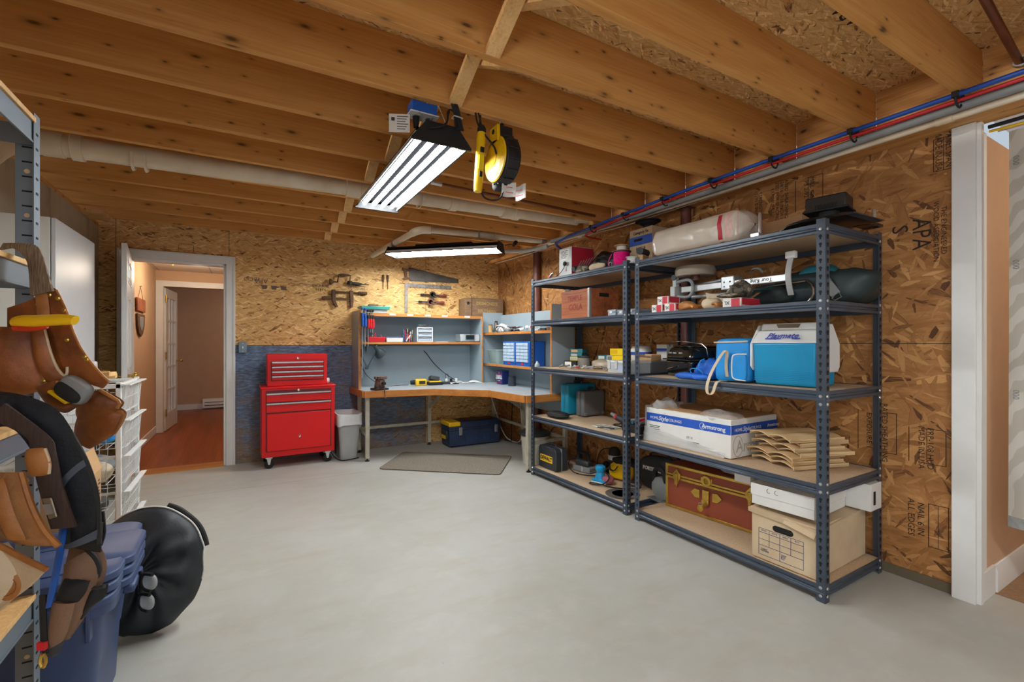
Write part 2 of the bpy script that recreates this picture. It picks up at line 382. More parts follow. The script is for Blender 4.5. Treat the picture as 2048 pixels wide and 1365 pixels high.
def text(body, size, parent, m, loc, rot=(R(90), 0, 0), sx=1, shear=0, name='lettering', ext=.0004, align='CENTER', space=1, bold=0):
    cu = bpy.data.curves.new(name, 'FONT'); cu.body = body; cu.size = size; cu.extrude = ext; cu.align_x = align; cu.align_y = 'CENTER'; cu.shear = shear
    cu.space_line = space; cu.resolution_u = 2; cu.offset = bold
    t = bpy.data.objects.new('tmp', cu); COL.objects.link(t)
    dg = bpy.context.evaluated_depsgraph_get(); me = bpy.data.meshes.new_from_object(t.evaluated_get(dg))
    bpy.data.objects.remove(t); bpy.data.curves.remove(cu)
    me.materials.clear(); me.materials.append(MT[m] if isinstance(m, str) else m)
    o = bpy.data.objects.new(name, me); COL.objects.link(o); o.parent = parent; o.location = loc; o.rotation_euler = rot; o.scale = (sx, 1, 1)
    return o
FWD = (R(90), 0, 0)          # lettering that faces local -y
SIDE = (R(90), 0, R(90))     # lettering that faces local +x
# ================================================================ SETTING
def struct(name, m, mats, bevel=0, label=None): return m.build(name, mats, None, bevel, kind='structure', label=label)
def xw(y): return 3.01-.0135*(y-1)        # the right wall is a touch out of square
struct('floor', M().box(-1.3, -3.6, -.1, 3.2, 5.6, 0), 'conc')
struct('floor_hall', M().box(-2.4, 5.6, -.1, 2.2, 10.5, -.002), 'lam')
struct('floor_side', M().box(3.2, -3.6, -.1, 6.2, .9, .004), mat('tan_carpet', (150, 118, 88), .95, var=.15, vs=60, bump=.4, bs=300))
wb = M().box(-1.3, 5.475, 0, -.935, 5.6, 2.6).box(-.155, 5.475, 0, 3.15, 5.6, 2.6).box(-.935, 5.475, 2.035, -.155, 5.6, 2.6)
struct('wall_back', wb, 'osb_back')
struct('wall_right', M().prism([(xw(.868), .868), (xw(5.475), 5.475), (3.25, 5.475), (3.25, .868)], 'xy', 0, 2.285), 'osb_right')
wl = M().box(-1.4, .1, 0, -1.15, 5.475, 2.29).box(-1.4, -3.6, 0, -1.15, -1.5, 2.29).box(-1.4, -1.5, 0, -1.15, .1, .45).box(-1.4, -1.5, 2.15, -1.15, .1, 2.29)
struct('wall_left', wl, 'wconc')
wr = M().box(-1.3, -3.6, 0, -.4, -3.5, 2.6).box(2.2, -3.6, 0, 6.2, -3.5, 2.6).box(-.4, -3.6, 2.15, 2.2, -3.5, 2.6)
struct('wall_rear', wr, 'wconc')
struct('ceiling', M().box(-1.4, -3.6, 2.56, 3.2, 5.6, 2.62), 'osb_ceil')
struct('trim_1', M().prism([(2.86, .0), (2.86, .868), (2.8, 5.475), (3.0, 5.475), (3.06, .868), (3.06, .0), (3.06, -3.5), (2.86, -3.5)], 'xy', 2.285, 2.325), 'plate', .002, 'pine plate running along the top of the strand board wall')
struct('trim_2', M().box(-1.3, -3.5, 2.29, -1.15, 5.475, 2.325), 'plate', .002, 'pine sill plate on top of the concrete wall')
# side room behind the curtain and the post at the end of the right wall
struct('wall_side', M().box(3.0, .785, 0, 6.2, .868, 2.25).box(6.1, -3.6, 0, 6.2, .785, 2.6), 'tan')
struct('ceiling_side', M().box(3.2, -3.6, 2.5, 6.2, .9, 2.56), 'white')
struct('baseboard_side', M().prism([(.785, 0), (.785, .135), (.778, .135), (.768, .11), (.768, 0)], 'yz', 3.215, 6.1), 'white', .002)
pt = M().box(2.978, .786, 0, 2.999, .872, 2.283).box(2.999, .77, 0, 3.03, .79, 2.283)
struct('trim_3', pt, 'white', .002, 'white painted board post at the end of the strand board wall')
struct('trim_4', M().box(3.03, .774, 0, 3.21, .7855, .14).box(3.03, .778, .14, 3.1, .7855, 2.25), 'white', .002, 'white jamb and base block beside the post')
struct('baseboard_right', M().prism([(xw(.872)-.006, .872), (xw(3.4)-.006, 3.4), (xw(3.4), 3.4), (xw(.872), .872)], 'xy', 0, .05), mat('grey_brown_sill', (104, 92, 74), .8))
# door casing, threshold, open door
cs = M()
cs.prism([(-1.015, 0), (-.94, 0), (-.94, 2.03), (-.17, 2.03), (-.17, 0), (-.095, 0), (-.095, 2.105), (-1.015, 2.105)], 'xz', 5.457, 5.475)
cs.prism([(-1.02, 0), (-1.0, 0), (-1.0, 2.09), (-.11, 2.09), (-.11, 0), (-.09, 0), (-.09, 2.11), (-1.02, 2.11)], 'xz', 5.449, 5.475)
cs.box(-.94, 5.475, 0, -.918, 5.61, 2.03).box(-.192, 5.475, 0, -.17, 5.61, 2.03).box(-.94, 5.475, 2.012, -.17, 5.61, 2.03)
struct('trim_5', cs, 'white', .003, 'white door casing around the opening in the strand board wall')
struct('trim_6', M().prism([(5.44, 0), (5.62, 0), (5.62, .016), (5.46, .016)], 'yz', -.92, -.19), 'edge', 0, 'oak threshold strip in the doorway')
def six_panel(m, w, h, t):
    m.box(0, 0, 0, w, t, h)
    for x0, x1 in ((.1, w/2-.045), (w/2+.045, w-.1)):
        for z0, z1 in ((.2, .86), (1.0, 1.6), (1.72, h-.1)):
            for y in (-1, 1):
                y0 = 0 if y < 0 else t
                m.box(x0, y0-.004, z0, x1, y0+.004, z0+.02).box(x0, y0-.004, z1-.02, x1, y0+.004, z1).box(x0, y0-.004, z0, x0+.02, y0+.004, z1).box(x1-.02, y0-.004, z0, x1, y0+.004, z1)
                m.box(x0+.045, y0-.003, z0+.045, x1-.045, y0+.003, z1-.045)
d1 = M(); six_panel(d1, .76, 2.015, .035)
door = d1.build('door_1', 'white', None, .002, kind='structure', label='white six panel door swung open into the workshop')
door.location = (-.942, 5.43, .012); door.rotation_euler = (0, 0, R(-82.8))
M().cyl((.70, -.02, .96), (.70, .055, .96), .012).blob((.70, -.045, .96), (.026, .022, .026)).blob((.70, .08, .96), (.026, .022, .026)).build('door_handle', 'brass', door)
# the hallway seen through the door
struct('wall_hall', M().box(-1.3, 5.6, 0, -1.07, 7.9, 2.3).box(.6, 5.6, 0, .7, 7.9, 2.3), 'tan2')
struct('wall_hall_end', M().box(-1.3, 7.9, 0, -1.0, 8.0, 2.6).box(-.15, 7.9, 0, 1.2, 8.0, 2.6).box(-1.0, 7.9, 2.02, -.15, 8.0, 2.6), 'tan2')
struct('wall_far_room', M().box(-2.4, 10.35, 0, 2.2, 10.45, 2.6).box(-2.4, 8.0, 0, -2.3, 10.35, 2.6).box(2.1, 8, 0, 2.2, 10.35, 2.6), 'tan')
def tiles():
    g = N('ceiling_tile'); o = g.obj(); s = g.n('SeparateXYZ'); g.put(s.inputs[0], o)
    fx = g.math('LESS_THAN', g.math('FRACT', g.math('MULTIPLY_ADD', s.outputs[0], 1.64, .7)), .03)
    fy = g.math('LESS_THAN', g.math('FRACT', g.math('MULTIPLY', s.outputs[1], .82)), .015)
    col = g.mix(g.math('MULTIPLY', g.math('MAXIMUM', fx, fy), .5), lin((214, 200, 182)), lin((120, 108, 94)))
    return g.fin(col, .9)
struct('ceiling_hall', M().box(-2.4, 5.6, 2.235, 2.2, 10.45, 2.3), tiles())
struct('baseboard_hall', M().box(-1.07, 5.6, 0, -1.055, 7.9, .1).box(-2.3, 10.335, 0, 2.1, 10.35, .1), 'white', .003)
struct('trim_7', M().prism([(-1.065, 0), (-.985, 0), (-.985, 2.015), (-.165, 2.015), (-.165, 0), (-.09, 0), (-.09, 2.095), (-1.065, 2.095)], 'xz', 7.88, 7.9).box(-1.0, 7.9, 0, -.98, 8.0, 2.02), 'white', .003, 'white casing around the second doorway down the hall')
fd = M(); fd.box(0, 0, 0, .11, .035, 2.0).box(.65, 0, 0, .76, .035, 2.0).box(.11, 0, 0, .65, .035, .24).box(.11, 0, 1.87, .65, .035, 2.0)
for k in range(1, 5): fd.box(.11, .006, .24+k*.326-.011, .65, .029, .24+k*.326+.011)
for k in (1, 2): fd.box(.11+k*.18-.011, .006, .24, .11+k*.18+.011, .029, 1.87)
d2 = fd.build('door_2', 'white', None, .002, kind='structure', label='white french door with glazed panes standing open down the hall')
d2.location = (-.965, 7.985, .005); d2.rotation_euler = (0, 0, R(86))
M().box(.11, .015, .24, .65, .02, 1.87).build('glass_pane', clear('door_glass', (225, 232, 232), .18, .05), d2)
M().cyl((.7, -.06, .96), (.7, .095, .96), .011).blob((.7, -.06, .96), (.026, .02, .026)).blob((.7, .095, .96), (.026, .02, .026)).build('door_handle', 'brass', d2)
for z in (.2, 1.0, 1.8): M().box(-.012, -.012, z, .03, -.001, z+.1).cyl((-.012, -.008, z), (-.012, -.008, z+.1), .007).build('hinge', 'brass', d2)
h = thing('hall_ceiling_light', 'small glass dome ceiling light in the hallway beyond the open door', 'ceiling light', (-.76, 6.8, 2.235))
M().lathe([(.12, 0), (.13, -.008), (.1, -.03), (.04, -.05), (0, -.056)]).build('glass_shade', emit('hall_glow', (255, 226, 180), 7), h)
M().lathe([(.0, -.054), (.014, -.058), (.012, -.075), (0, -.085)]).build('finial', 'brass', h)
lamp('hall_bulb', 'POINT', (-.5, 6.8, 2.05), 17, (1, .84, .66), sx=.1)
lamp('far_room_bulb', 'POINT', (.6, 9.4, 2.0), 11, (1, .84, .68), sx=.15)
lamp('side_room_bulb', 'POINT', (4.0, -.4, 2.2), 26, (1, .8, .6), sx=.15)
h = thing('baseboard_heater', 'white electric baseboard heater under the far room wall', 'heater', (-.69, 10.334, 0))
M().prism([(-.07, .02), (0, .02), (0, .19), (-.05, .19), (-.07, .16)], 'yz', 0, 1.3).build('casing', 'white', h, .003)
M().box(.03, -.072, .06, 1.27, -.066, .075).box(.03, -.072, .12, 1.27, -.066, .13).build('vent_slot', 'dgrey', h)
h = thing('wall_plaque', 'dark wooden wall plaque hung on a string in the hall', 'plaque', (-1.066, 6.8, 1.56))
M().box(.002, -.24, .04, .02, .24, .19).build('top_board', 'crate', h, .004)
M().prism([(-.22, .01), (.22, .01), (.2, -.12), (.1, -.22), (0, -.25), (-.13, -.21), (-.2, -.12)], 'yz', .002, .018).build('bottom_board', 'old_wood', h, .004)
M().prism([(-.13, -.02), (.13, -.02), (.11, -.12), (0, -.19), (-.11, -.12)], 'yz', .018, .021).build('picture', 'mgrey', h)
M().tube([(.01, -.14, .19), (.008, 0, .33), (.01, .14, .19)], .0025, 5).build('cord', 'iron', h)
M().cyl((0, 0, .33), (.02, 0, .335), .004).build('nail', 'iron', h)
# unseen windows behind the camera; the rear patio door is added for fill light
def window(name, x0, x1, z0, z1, y, lab, mull):
    m = M().box(x0, y-.05, z0, x0+.06, y+.02, z1).box(x1-.06, y-.05, z0, x1, y+.02, z1).box(x0, y-.05, z1-.06, x1, y+.02, z1).box(x0, y-.05, z0, x1, y+.02, z0+.06)
    for k in range(1, mull): m.box(x0+(x1-x0)*k/mull-.03, y-.04, z0, x0+(x1-x0)*k/mull+.03, y+.01, z1)
    o = m.build(name, 'white', None, .003, kind='structure', label=lab); return o
w1 = window('window_1', -.4, 2.2, 0, 2.15, -3.52, 'added white framed glazed patio door in the unseen rear wall', 3)
w2 = window('window_2', -.8, .8, .45, 2.15, 0, 'white framed window in the concrete wall', 2)
w2.location = (-1.28, -.7, 0); w2.rotation_euler = (0, 0, R(90))

# ================================================================ CEILING FRAMING
Y0 = 1.55
jl = {-9: 'behind', 0: ''}
names = ['ceiling joist {}'.format(k) for k in range(20)]
ordn = ['last', 'second to last', 'third to last', 'fourth to last', 'fifth to last', 'sixth to last', 'seventh to last', 'eighth to last', 'ninth to last', 'tenth to last', 'eleventh to last', 'twelfth to last', 'thirteenth to last', 'fourteenth to last']
for k in range(-7, 10):
    y = Y0+.4064*k
    o = M().box(-1.28, 0, 0, 2.884, .038, .2345).build('floor_joist', 'joist', None, .002, seg=1)
    o.location = (0, y, 2.325)
    r = 9-k
    tag(o, 'pine floor joist overhead, '+ordn[r]+' counted toward the back wall' if r < len(ordn) else 'pine floor joist overhead near the rear of the workshop', 'joist', 'floor joists overhead')
for k in range(-7, 9):
    y = Y0+.4064*k
    o = M().box(2.885, .039, 0, 2.92, .4055, .2345).build('blocking_board', MT['plate'], None, 0)
    o.location = (0, y, 2.325)
    r = 9-k
    tag(o, 'pine blocking board closing the joist bay beside the '+(ordn[r]+' joist' if r < len(ordn) else 'joists near the rear'), 'blocking', 'blocking boards above the wall plate')
o = M().box(-1.15, 4.93, 2.292, -1.0, 5.2, 2.324).build('wood_block', 'pine', None, .002); tag(o, 'short pine block on the concrete wall top near the doorway', 'wood block')
# diagonal bridging: a pair of crossed struts in each bay near the middle
bl = lambda r, hi: 'pine bridging strut '+('rising from' if hi else 'dropping to')+' the '+ordn[min(r, 13)]+' joist'
for k in range(-3, 9):
    y = Y0+.4064*k+.038; xb = (.86, .77, .78, .8, .78, .72, .69, .68, .7, .72, .72, .72)[k+3]
    for q in (0, 1):
        m = M(); ya, za, yb, zb = (y, .012, y+.368, .215) if q else (y, .215, y+.368, .012)
        dx = .07 if q else -.0
        m.prism([(ya, za-.012), (ya, za+.012), (yb, zb+.012), (yb, zb-.012)], 'yz', xb+dx, xb+dx+.062)
        o = m.build('bridging_strut', 'pine', None, .001, seg=1); o.location = (0, 0, 2.325)
        tag(o, bl(9-k, q), 'bridging', 'bridging struts between the joists')
# ================================================================ LIGHTS AND SERVICES
MT['tube'] = emit('lit_tube', (247, 253, 253), TUBE)
def shop_light(label, loc, rz):
    t = thing('shop_light', label, 'shop light', loc, rz, 'fluorescent shop lights', )
    L = .585
    m = M()
    m.prism([(-.07, .075), (.07, .075), (.07, .071), (-.07, .071)], 'xz', -L, L)
    for s in (-1, 1):
        m.prism([(s*.07, .075), (s*.138, 0), (s*.1345, 0), (s*.067, .0715)], 'xz', -L, L)
    for a, b in ((-L-.012, -L), (L, L+.012)): m.prism([(-.075, .082), (.075, .082), (.142, -.001), (.142, -.012), (-.142, -.012), (-.142, -.001)], 'xz', a, b)
    m.box(-.05, -.3, .075, .05, .3, .095)
    m.build('housing', 'blackm', t, .002)
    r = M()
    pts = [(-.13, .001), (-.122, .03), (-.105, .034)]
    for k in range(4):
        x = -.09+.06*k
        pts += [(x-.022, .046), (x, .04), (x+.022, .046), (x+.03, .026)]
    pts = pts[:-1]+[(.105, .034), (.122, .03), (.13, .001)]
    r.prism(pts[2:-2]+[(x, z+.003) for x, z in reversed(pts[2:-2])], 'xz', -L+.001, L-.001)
    r.build('reflector', mat('dimmed_reflector', (9, 9, 10), .9, 0, var=.02, spec=0), t)  # near-black colour set against the tube glare so the gaps read grey
    for s in (-1, 1): M().prism([(s*.132, .001), (s*.122, .03), (s*.105, .036), (s*.105, .034), (s*.12, .028), (s*.129, .001)], 'xz', -L+.001, L-.001).build('side_reflector', mat('white_reflector', (225, 228, 232), .3, var=.02) if s < 0 else bpy.data.materials['white_reflector'], t)
    for k in range(4):
        x = -.09+.06*k
        o = M().lathe([(0, -L+.012), (.0085, -L+.014), (.013, -L+.03), (.013, L-.03), (.0085, L-.014), (0, L-.012)], 12, (x, 0, .017), 'y').build('tube', 'tube', t)
    for y in (-.54, .54):
        M().tube([(-.05, y, .08), (-.03, y, .13), (0, y, .19)], .0018, 5).tube([(.05, y, .08), (.03, y, .13), (0, y, .19)], .0018, 5).build('hanger_wire', 'zinc', t)
    return t
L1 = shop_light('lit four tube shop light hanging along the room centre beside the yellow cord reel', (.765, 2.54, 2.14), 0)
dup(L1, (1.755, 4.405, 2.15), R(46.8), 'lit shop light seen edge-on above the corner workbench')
dup(L1, (.9, -1.1, 2.14), 0, 'added lit shop light near the unseen rear of the workshop')  # unseen third fixture, added to brighten the foreground
t = thing('junction_box', 'blue electrical box with white outlet plate on the joist above the near shop light', 'outlet', (.70, 2.03, 2.27))
M().box(-.06, -.035, .006, .06, .03, .055).build('box_body', 'blue', t, .004)
M().box(-.068, -.042, 0, .068, .04, .006).build('cover_plate', 'white', t, .003)
for x in (-.03, .03):
    M().box(x-.016, -.02, -.002, x+.016, .014, -.0002).build('receptacle', 'lgrey', t, .002)
t = thing('power_cable', 'black power cord looped from the ceiling outlet down to the near shop light', 'cord', (.70, 2.03, 2.2675))
M().cyl((-.03, 0, -.0025), (-.03, 0, -.05), .015, .011).build('plug', 'blackm', t); M().cyl((.03, 0, -.0025), (.03, 0, -.045), .014, .01).build('plug', 'blackm', t)
M().tube([(-.03, 0, -.05), (-.03, -.03, -.07), (-.0, -.1, -.085), (.06, -.12, -.07), (.085, -.1, -.03), (.09, -.08, .02), (.11, -.08, .035), (.125, -.1, -.0), (.12, -.11, -.06)], .0042, 7, sm=2).tube([(.03, 0, -.045), (.03, -.03, -.06), (.055, -.09, -.07), (.08, -.1, -.05), (.09, -.09, 0), (.1, -.08, .02)], .0036, 7, sm=2).build('cable', 'blackm', t)
m = M()
for k in range(5): m.tube([(.1+.006*k, -.106, .045), (.118+.004*k, -.1+.004*(k % 2), -.0), (.12+.009*k, -.1, -.05), (.134+.006*k, -.104, -.068), (.138+.004*k, -.096, -.04), (.128+.003*k, -.098, .02), (.116+.003*k, -.1, .05)], .0042, 6, sm=2)
m.build('coiled_slack', 'blackm', t); M().tube([(.108, -.114, -.01), (.15, -.114, -.012), (.15, -.086, -.012), (.108, -.086, -.01)], .003, 5, True).build('cable_tie', 'lgrey', t)
t = thing('warning_tag', 'white paper tag dangling beside the outlet over the near shop light', 'tag', (.585, 2.0, 2.205), R(-25))
M().box(-.045, 0, -.04, .045, .0008, .04).build('paper', 'paper', t)
m = M()
for k in range(6): m.box(-.01, -.0006, .028-.011*k, .038-.006*(k % 3), 0, .031-.011*k)
m.box(-.035, -.0006, .01, -.02, 0, .025); m.build('print', 'dgrey', t)
M().tube([(.045, 0, .035), (.07, .01, .05), (.09, .02, .065)], .0012, 4).build('string', 'lgrey', t)
# retractable reel with work light
t = thing('cord_reel', 'yellow and black retractable cord reel hanging from a joist hook', 'cord reel', (1.05, 1.975, 2.13))
m = M().lathe([(0, .0), (.1, .0), (.112, .008), (.114, .03), (.112, .075), (.1, .085), (0, .088)], 40, (0, 0, 0), 'x')
for k in range(14):
    a = 2*PI*k/14; m.at((.042, 0, 0), (a, 0, 0)).box(-.03, -.004, .11, .03, .004, .119)
m.at().box(.005, -.045, .09, .07, .045, .15); m.build('drum', 'black', t, .002)
M().lathe([(0, -.016), (.03, -.016), (.033, -.012), (.085, -.012), (.094, -.006), (.103, -.006), (.108, 0), (.1, .004), (0, .004)], 40, (0, 0, 0), 'x').build('face_cover', 'yellow', t)
M().prism([(-.045, .07), (.045, .07), (.04, .155), (-.04, .155)], 'yz', -.012, .004).build('mount_plate', 'yellow', t, .003)
M().lathe([(.0, -.014), (.012, -.014), (.012, -.006)], 16, (0, 0, .13), 'x').build('plate_hole', 'hole', t)
M().tube([(.03, -.02, .15), (.03, -.02, .175), (.03, .02, .175), (.03, .02, .15)], .005, 6, sm=1).build('bail', 'iron', t)
M().tube([(.03, 0, .172), (.03, .014, .18), (.03, .012, .195)], .0025, 6, sm=2).build('swivel_hook', 'zinc', t)
M().blob((.05, .06, -.1), (.03, .03, .03), 3).build('cord_guide', 'blackm', t)
t = thing('work_light', 'yellow work light wand hanging by its cord beside the reel', 'work light', (.955, 1.955, 2.10), 0, ry=R(4))
M().lathe([(0, -.155), (.018, -.152), (.021, -.13), (.021, .07), (.022, .09), (.02, .12), (.02, .13), (0, .132)], 20).build('body', 'yellow', t)
M().box(-.01, -.026, .03, .01, -.018, .055).build('switch', 'blackm', t, .002); M().box(-.008, -.026, -.085, .008, -.018, -.06).build('cord_lock', 'blackm', t, .002)
M().box(-.013, -.0225, -.05, .013, -.017, .02).build('lens', 'yellowc', t, .003)
M().lathe([(0, .125), (.021, .13), (.021, .15), (.012, .165), (0, .166)], 16).build('end_cap', 'blackm', t)
M().tube([(0, 0, .16), (-.01, 0, .19), (-.02, .01, .23)], .004, 6, sm=1).build('hook', 'iron', t)
t = thing('reel_cable', 'black cord running from the ceiling over the wand into the reel face', 'cord', (1.0, 1.96, 2.2))
M().tube([(-.06, .01, .125), (-.055, 0, .07), (-.03, -.02, .02), (.02, -.03, -.03), (.036, -.02, -.06)], .0045, 7, sm=2).tube([(-.035, .01, .12), (-.04, .005, .06), (-.03, 0, .03)], .0045, 7, sm=1).build('upper_cable', 'blackm', t)
M().tube([(-.035, -.005, -.255), (-.02, -.01, -.28), (.03, -.02, -.285), (.08, 0, -.25), (.1, .03, -.19)], .0045, 7, sm=2).build('lower_cable', 'blackm', t)
for k, (x, z, rz, lab) in enumerate(((1.115, 1.99, R(-10), 'white warning tag hanging flat under the cord reel'), (1.165, 1.975, R(-62), 'white warning tag curling out to the right under the cord reel'))):
    t = thing('warning_tag', lab, 'tag', (x, 1.96-.03*k, z), rz, 'tags under the cord reel')
    M().sheet(lambda u, v: (-.035+.07*u, .012*math.sin(u*4+k), -.035+.07*v), 8, 3, .0008).build('paper', 'paper', t)
    M().box(-.02, -.012, -.02, .02, -.0115, -.017).box(-.02, -.012, .005, .015, -.0115, .008).build('print', 'red2', t)
# pipes
def cp(m, p, d, r, w): p = Vector(p); d = Vector(d).normalized(); return m.cyl(p-d*w/2, p+d*w/2, r, n=20)
t = thing('drain_pipe', 'large white plastic drain pipe slung in a joist bay across the room', 'pipe', (0, 3.4, 2.31))
dv = Vector((3.62, 0, .065))
m = M().cyl((-.98, 0, 0), (2.35, 0, .058), .057, n=28); m.build('pipe_run', 'pvc', t)
for x, w, r in ((-.9, .09, .066), (-.8, .05, .07), (.66, .1, .064), (1.42, .06, .063), (1.92, .12, .066), (2.0, .05, .07)): cp(M(), (x, 0, .016*x+.016), dv, r, w).build('coupling', 'pvc', t, .003)
M().cyl((2.35, 0, .058), (2.66, 0, .064), .045, n=24).cyl((2.6, -.06, .05), (2.72, -.1, .05), .03, n=16).build('branch', 'pvc', t)
M().tube([(-.95, 0, .0), (-1.03, 0, -.01), (-1.07, -.08, -.05), (-1.08, -.28, -.2)], .062, 20, sm=2).build('elbow', 'pvc', t)
for x in (-.56, -.5, 1.15):
    M().tube([(x, -.066, .02+.016*x), (x, -.05, -.05+.016*x), (x, 0, -.062+.016*x), (x, .05, -.05+.016*x), (x, .066, .02+.016*x)], .009, 6, sm=2, flat=.3).build('strap', 'pvc', t)
t = thing('vent_pipe', 'slim white plastic pipe bending down to the back wall above the bench', 'pipe', (0, 0, 0))
M().tube([(2.86, 4.12, 2.335), (2.2, 4.12, 2.315), (1.5, 4.12, 2.295)], .03, 16).build('upper_run', 'pvc', t)
M().tube([(1.5, 4.12, 2.295), (1.43, 4.13, 2.29), (1.38, 4.19, 2.283), (1.37, 4.25, 2.278)], .036, 16, sm=2).build('elbow', 'pvc', t)
M().tube([(1.37, 4.25, 2.278), (1.27, 5.42, 2.245)], .03, 16).build('lower_run', 'pvc', t)
M().box(1.98, 4.087, 2.27, 2.0, 4.09, 2.4).tube([(1.99, 4.088, 2.29), (1.99, 4.12, 2.272), (1.99, 4.155, 2.3)], .008, 6, sm=1, flat=.3).build('strap', 'zinc', t)
M().lathe([(.034, -.06), (.034, .0)], 16, (2.8, 4.12, 2.334), 'x').build('coupling', mat('purple_primer', (150, 130, 150), .5), t); M().lathe([(.034, -.02), (.034, .02)], 16, (1.33, 4.72, 2.265), 'y').build('coupling', bpy.data.materials['purple_primer'], t)
t = thing('copper_pipe', 'dark copper pipe crossing a joist bay to the plate near the post', 'pipe', (0, 0, 0))
M().cyl((1.7, .52, 2.44), (2.87, .62, 2.44), .014, n=16).build('tube_run', 'copper', t)
M().box(2.84, .56, 2.37, 2.885, .59, 2.47).tube([(2.86, .6, 2.46), (2.86, .62, 2.458), (2.86, .64, 2.44), (2.86, .62, 2.424), (2.86, .59, 2.424)], .006, 6, sm=1).build('bracket', 'lgrey', t, .002)
t = thing('gas_pipe', 'thin red brown pipe passing behind the cord reel in a joist bay', 'pipe', (0, 0, 0))
M().cyl((1.2, 3.07, 2.36), (2.6, 3.07, 2.33), .011, n=12).build('tube_run', 'copper', t)
M().cyl((1.12, 3.07, 2.362), (1.2, 3.07, 2.36), .016, n=12).build('fitting', 'zinc', t)
# plastic water lines and conduits along the right wall plate
def run(pts, r, name, m, lab, cat='water line'):
    return tag(M().tube(pts, r, 10, sm=1).build(name, m), lab, cat)
run([(2.66, -3.4, 2.315), (2.66, .6, 2.312), (2.66, 1.9, 2.312), (2.66, 2.8, 2.285), (2.66, 3.75, 2.24), (2.78, 3.86, 2.22), (2.9, 3.9, 2.2)], .011, 'water_line', mat('blue_tubing', (18, 66, 150), .35, var=.06), 'blue plastic water line clipped under the joists along the right wall')
run([(2.69, -3.4, 2.297), (2.69, .6, 2.296), (2.69, 1.9, 2.296), (2.69, 2.8, 2.272), (2.70, 3.3, 2.24), (2.72, 3.36, 2.222), (2.93, 3.37, 2.22)], .008, 'water_line', mat('red_tubing', (186, 34, 44), .35, var=.06), 'red plastic water line clipped beside the blue line along the right wall')
run([(2.735, -3.4, 2.292), (2.735, .8, 2.287), (2.73, 1.6, 2.27), (2.73, 3.0, 2.265), (2.72, 3.9, 2.28)], .02, 'conduit', 'mgrey', 'grey plastic conduit running under the joists next to the water lines', 'conduit')
t = thing('conduit', 'white plastic conduit running along the plate below the grey one', 'conduit', (0, 0, 0))
M().tube([(2.795, -3.4, 2.272), (2.79, 1.0, 2.268), (2.785, 2.0, 2.262), (2.78, 3.4, 2.27), (2.77, 4.1, 2.285)], .0165, 12, sm=1).build('pipe_run', 'pvc', t)
for y in (.84, 1.95, 3.5): M().cyl((2.79, y-.03, 2.268), (2.79, y+.03, 2.268), .0215, n=14).build('coupling', 'pvc', t)
run([(2.87, 1.9, 2.276), (2.87, 2.2, 2.272), (2.87, 2.6, 2.27), (2.86, 3.0, 2.255), (2.85, 3.4, 2.272), (2.85, 4.2, 2.27), (2.83, 4.7, 2.262), (2.82, 5.3, 2.27)], .004, 'wire', 'offwhite', 'thin white wire stapled along the underside of the wall plate', 'wire')
tag(M().tube([(2.76, 4.02, 2.26), (2.68, 4.35, 2.25), (2.5, 4.5, 2.26), (2.28, 4.35, 2.24)], .022, 10, sm=2).build('flexible_duct', 'lgrey'), 'grey flexible cable sleeve sagging beside the far shop light', 'cable sleeve')
m = thing('power_cable', 'black plug and cord beside the end of the far shop light', 'cord', (2.3, 3.95, 2.2))
M().cyl((.06, .1, .03), (.13, .17, .085), .016, .02).build('plug', 'blackm', m); M().tube([(-.08, .02, .0), (0, .06, .03), (.06, .1, .03)], .004, 6, sm=1).build('cable', 'blackm', m)
for k, y in enumerate((.743, 1.143, 1.55, 1.957, 2.363, 2.77, 3.176)):
    dz = 0 if y < 2 else (2-y)*.035
    o = M().box(-.03, -.012, -.012, .045, .012, .012).tube([(-.018, 0, .012), (-.02, 0, -.03), (.02, 0, -.05), (.05, 0, -.03), (.05, 0, .012)], .005, 6, sm=1).build('pipe_clip', 'blackm', None, .002)
    o.location = (2.672, y+.02, 2.312+dz); tag(o, 'black clip on the blue and red water lines, %s from the white post' % ('first second third fourth fifth sixth seventh'.split()[k]), 'clip', 'black tubing clips along the right wall')
run([(3.03, -3.0, 2.262), (3.04, -.2, 2.26), (3.03, .4, 2.255), (3.05, .76, 2.262)], .009, 'cable', 'blackm', 'black cable passing over the top of the curtain', 'cable')
run([(3.06, -3.0, 2.24), (3.05, -.1, 2.245), (3.07, .45, 2.235), (3.08, .765, 2.25)], .006, 'cable', 'yellow', 'yellow cable sagging over the top of the curtain', 'cable')
# steel posts
for y, lab in ((4.47, 'red brown steel post rising behind the far end of the shelving'), (2.412, 'red brown steel post rising between the two shelving units')):
    t = thing('steel_post', lab, 'post', (xw(y)-.045 if y < 3 else 2.915, y, 0))
    M().cyl((0, 0, .012), (0, 0, 2.272), .038 if y < 3 else .043, n=24).build('column', 'brownpaint', t)
    M().box(-.07, -.05, 2.272, .04, .05, 2.284).build('cap_plate', 'brownpaint', t, .002); M().box(-.044, -.035, 0, .036, .035, .012).build('base_plate', 'brownpaint', t, .002)
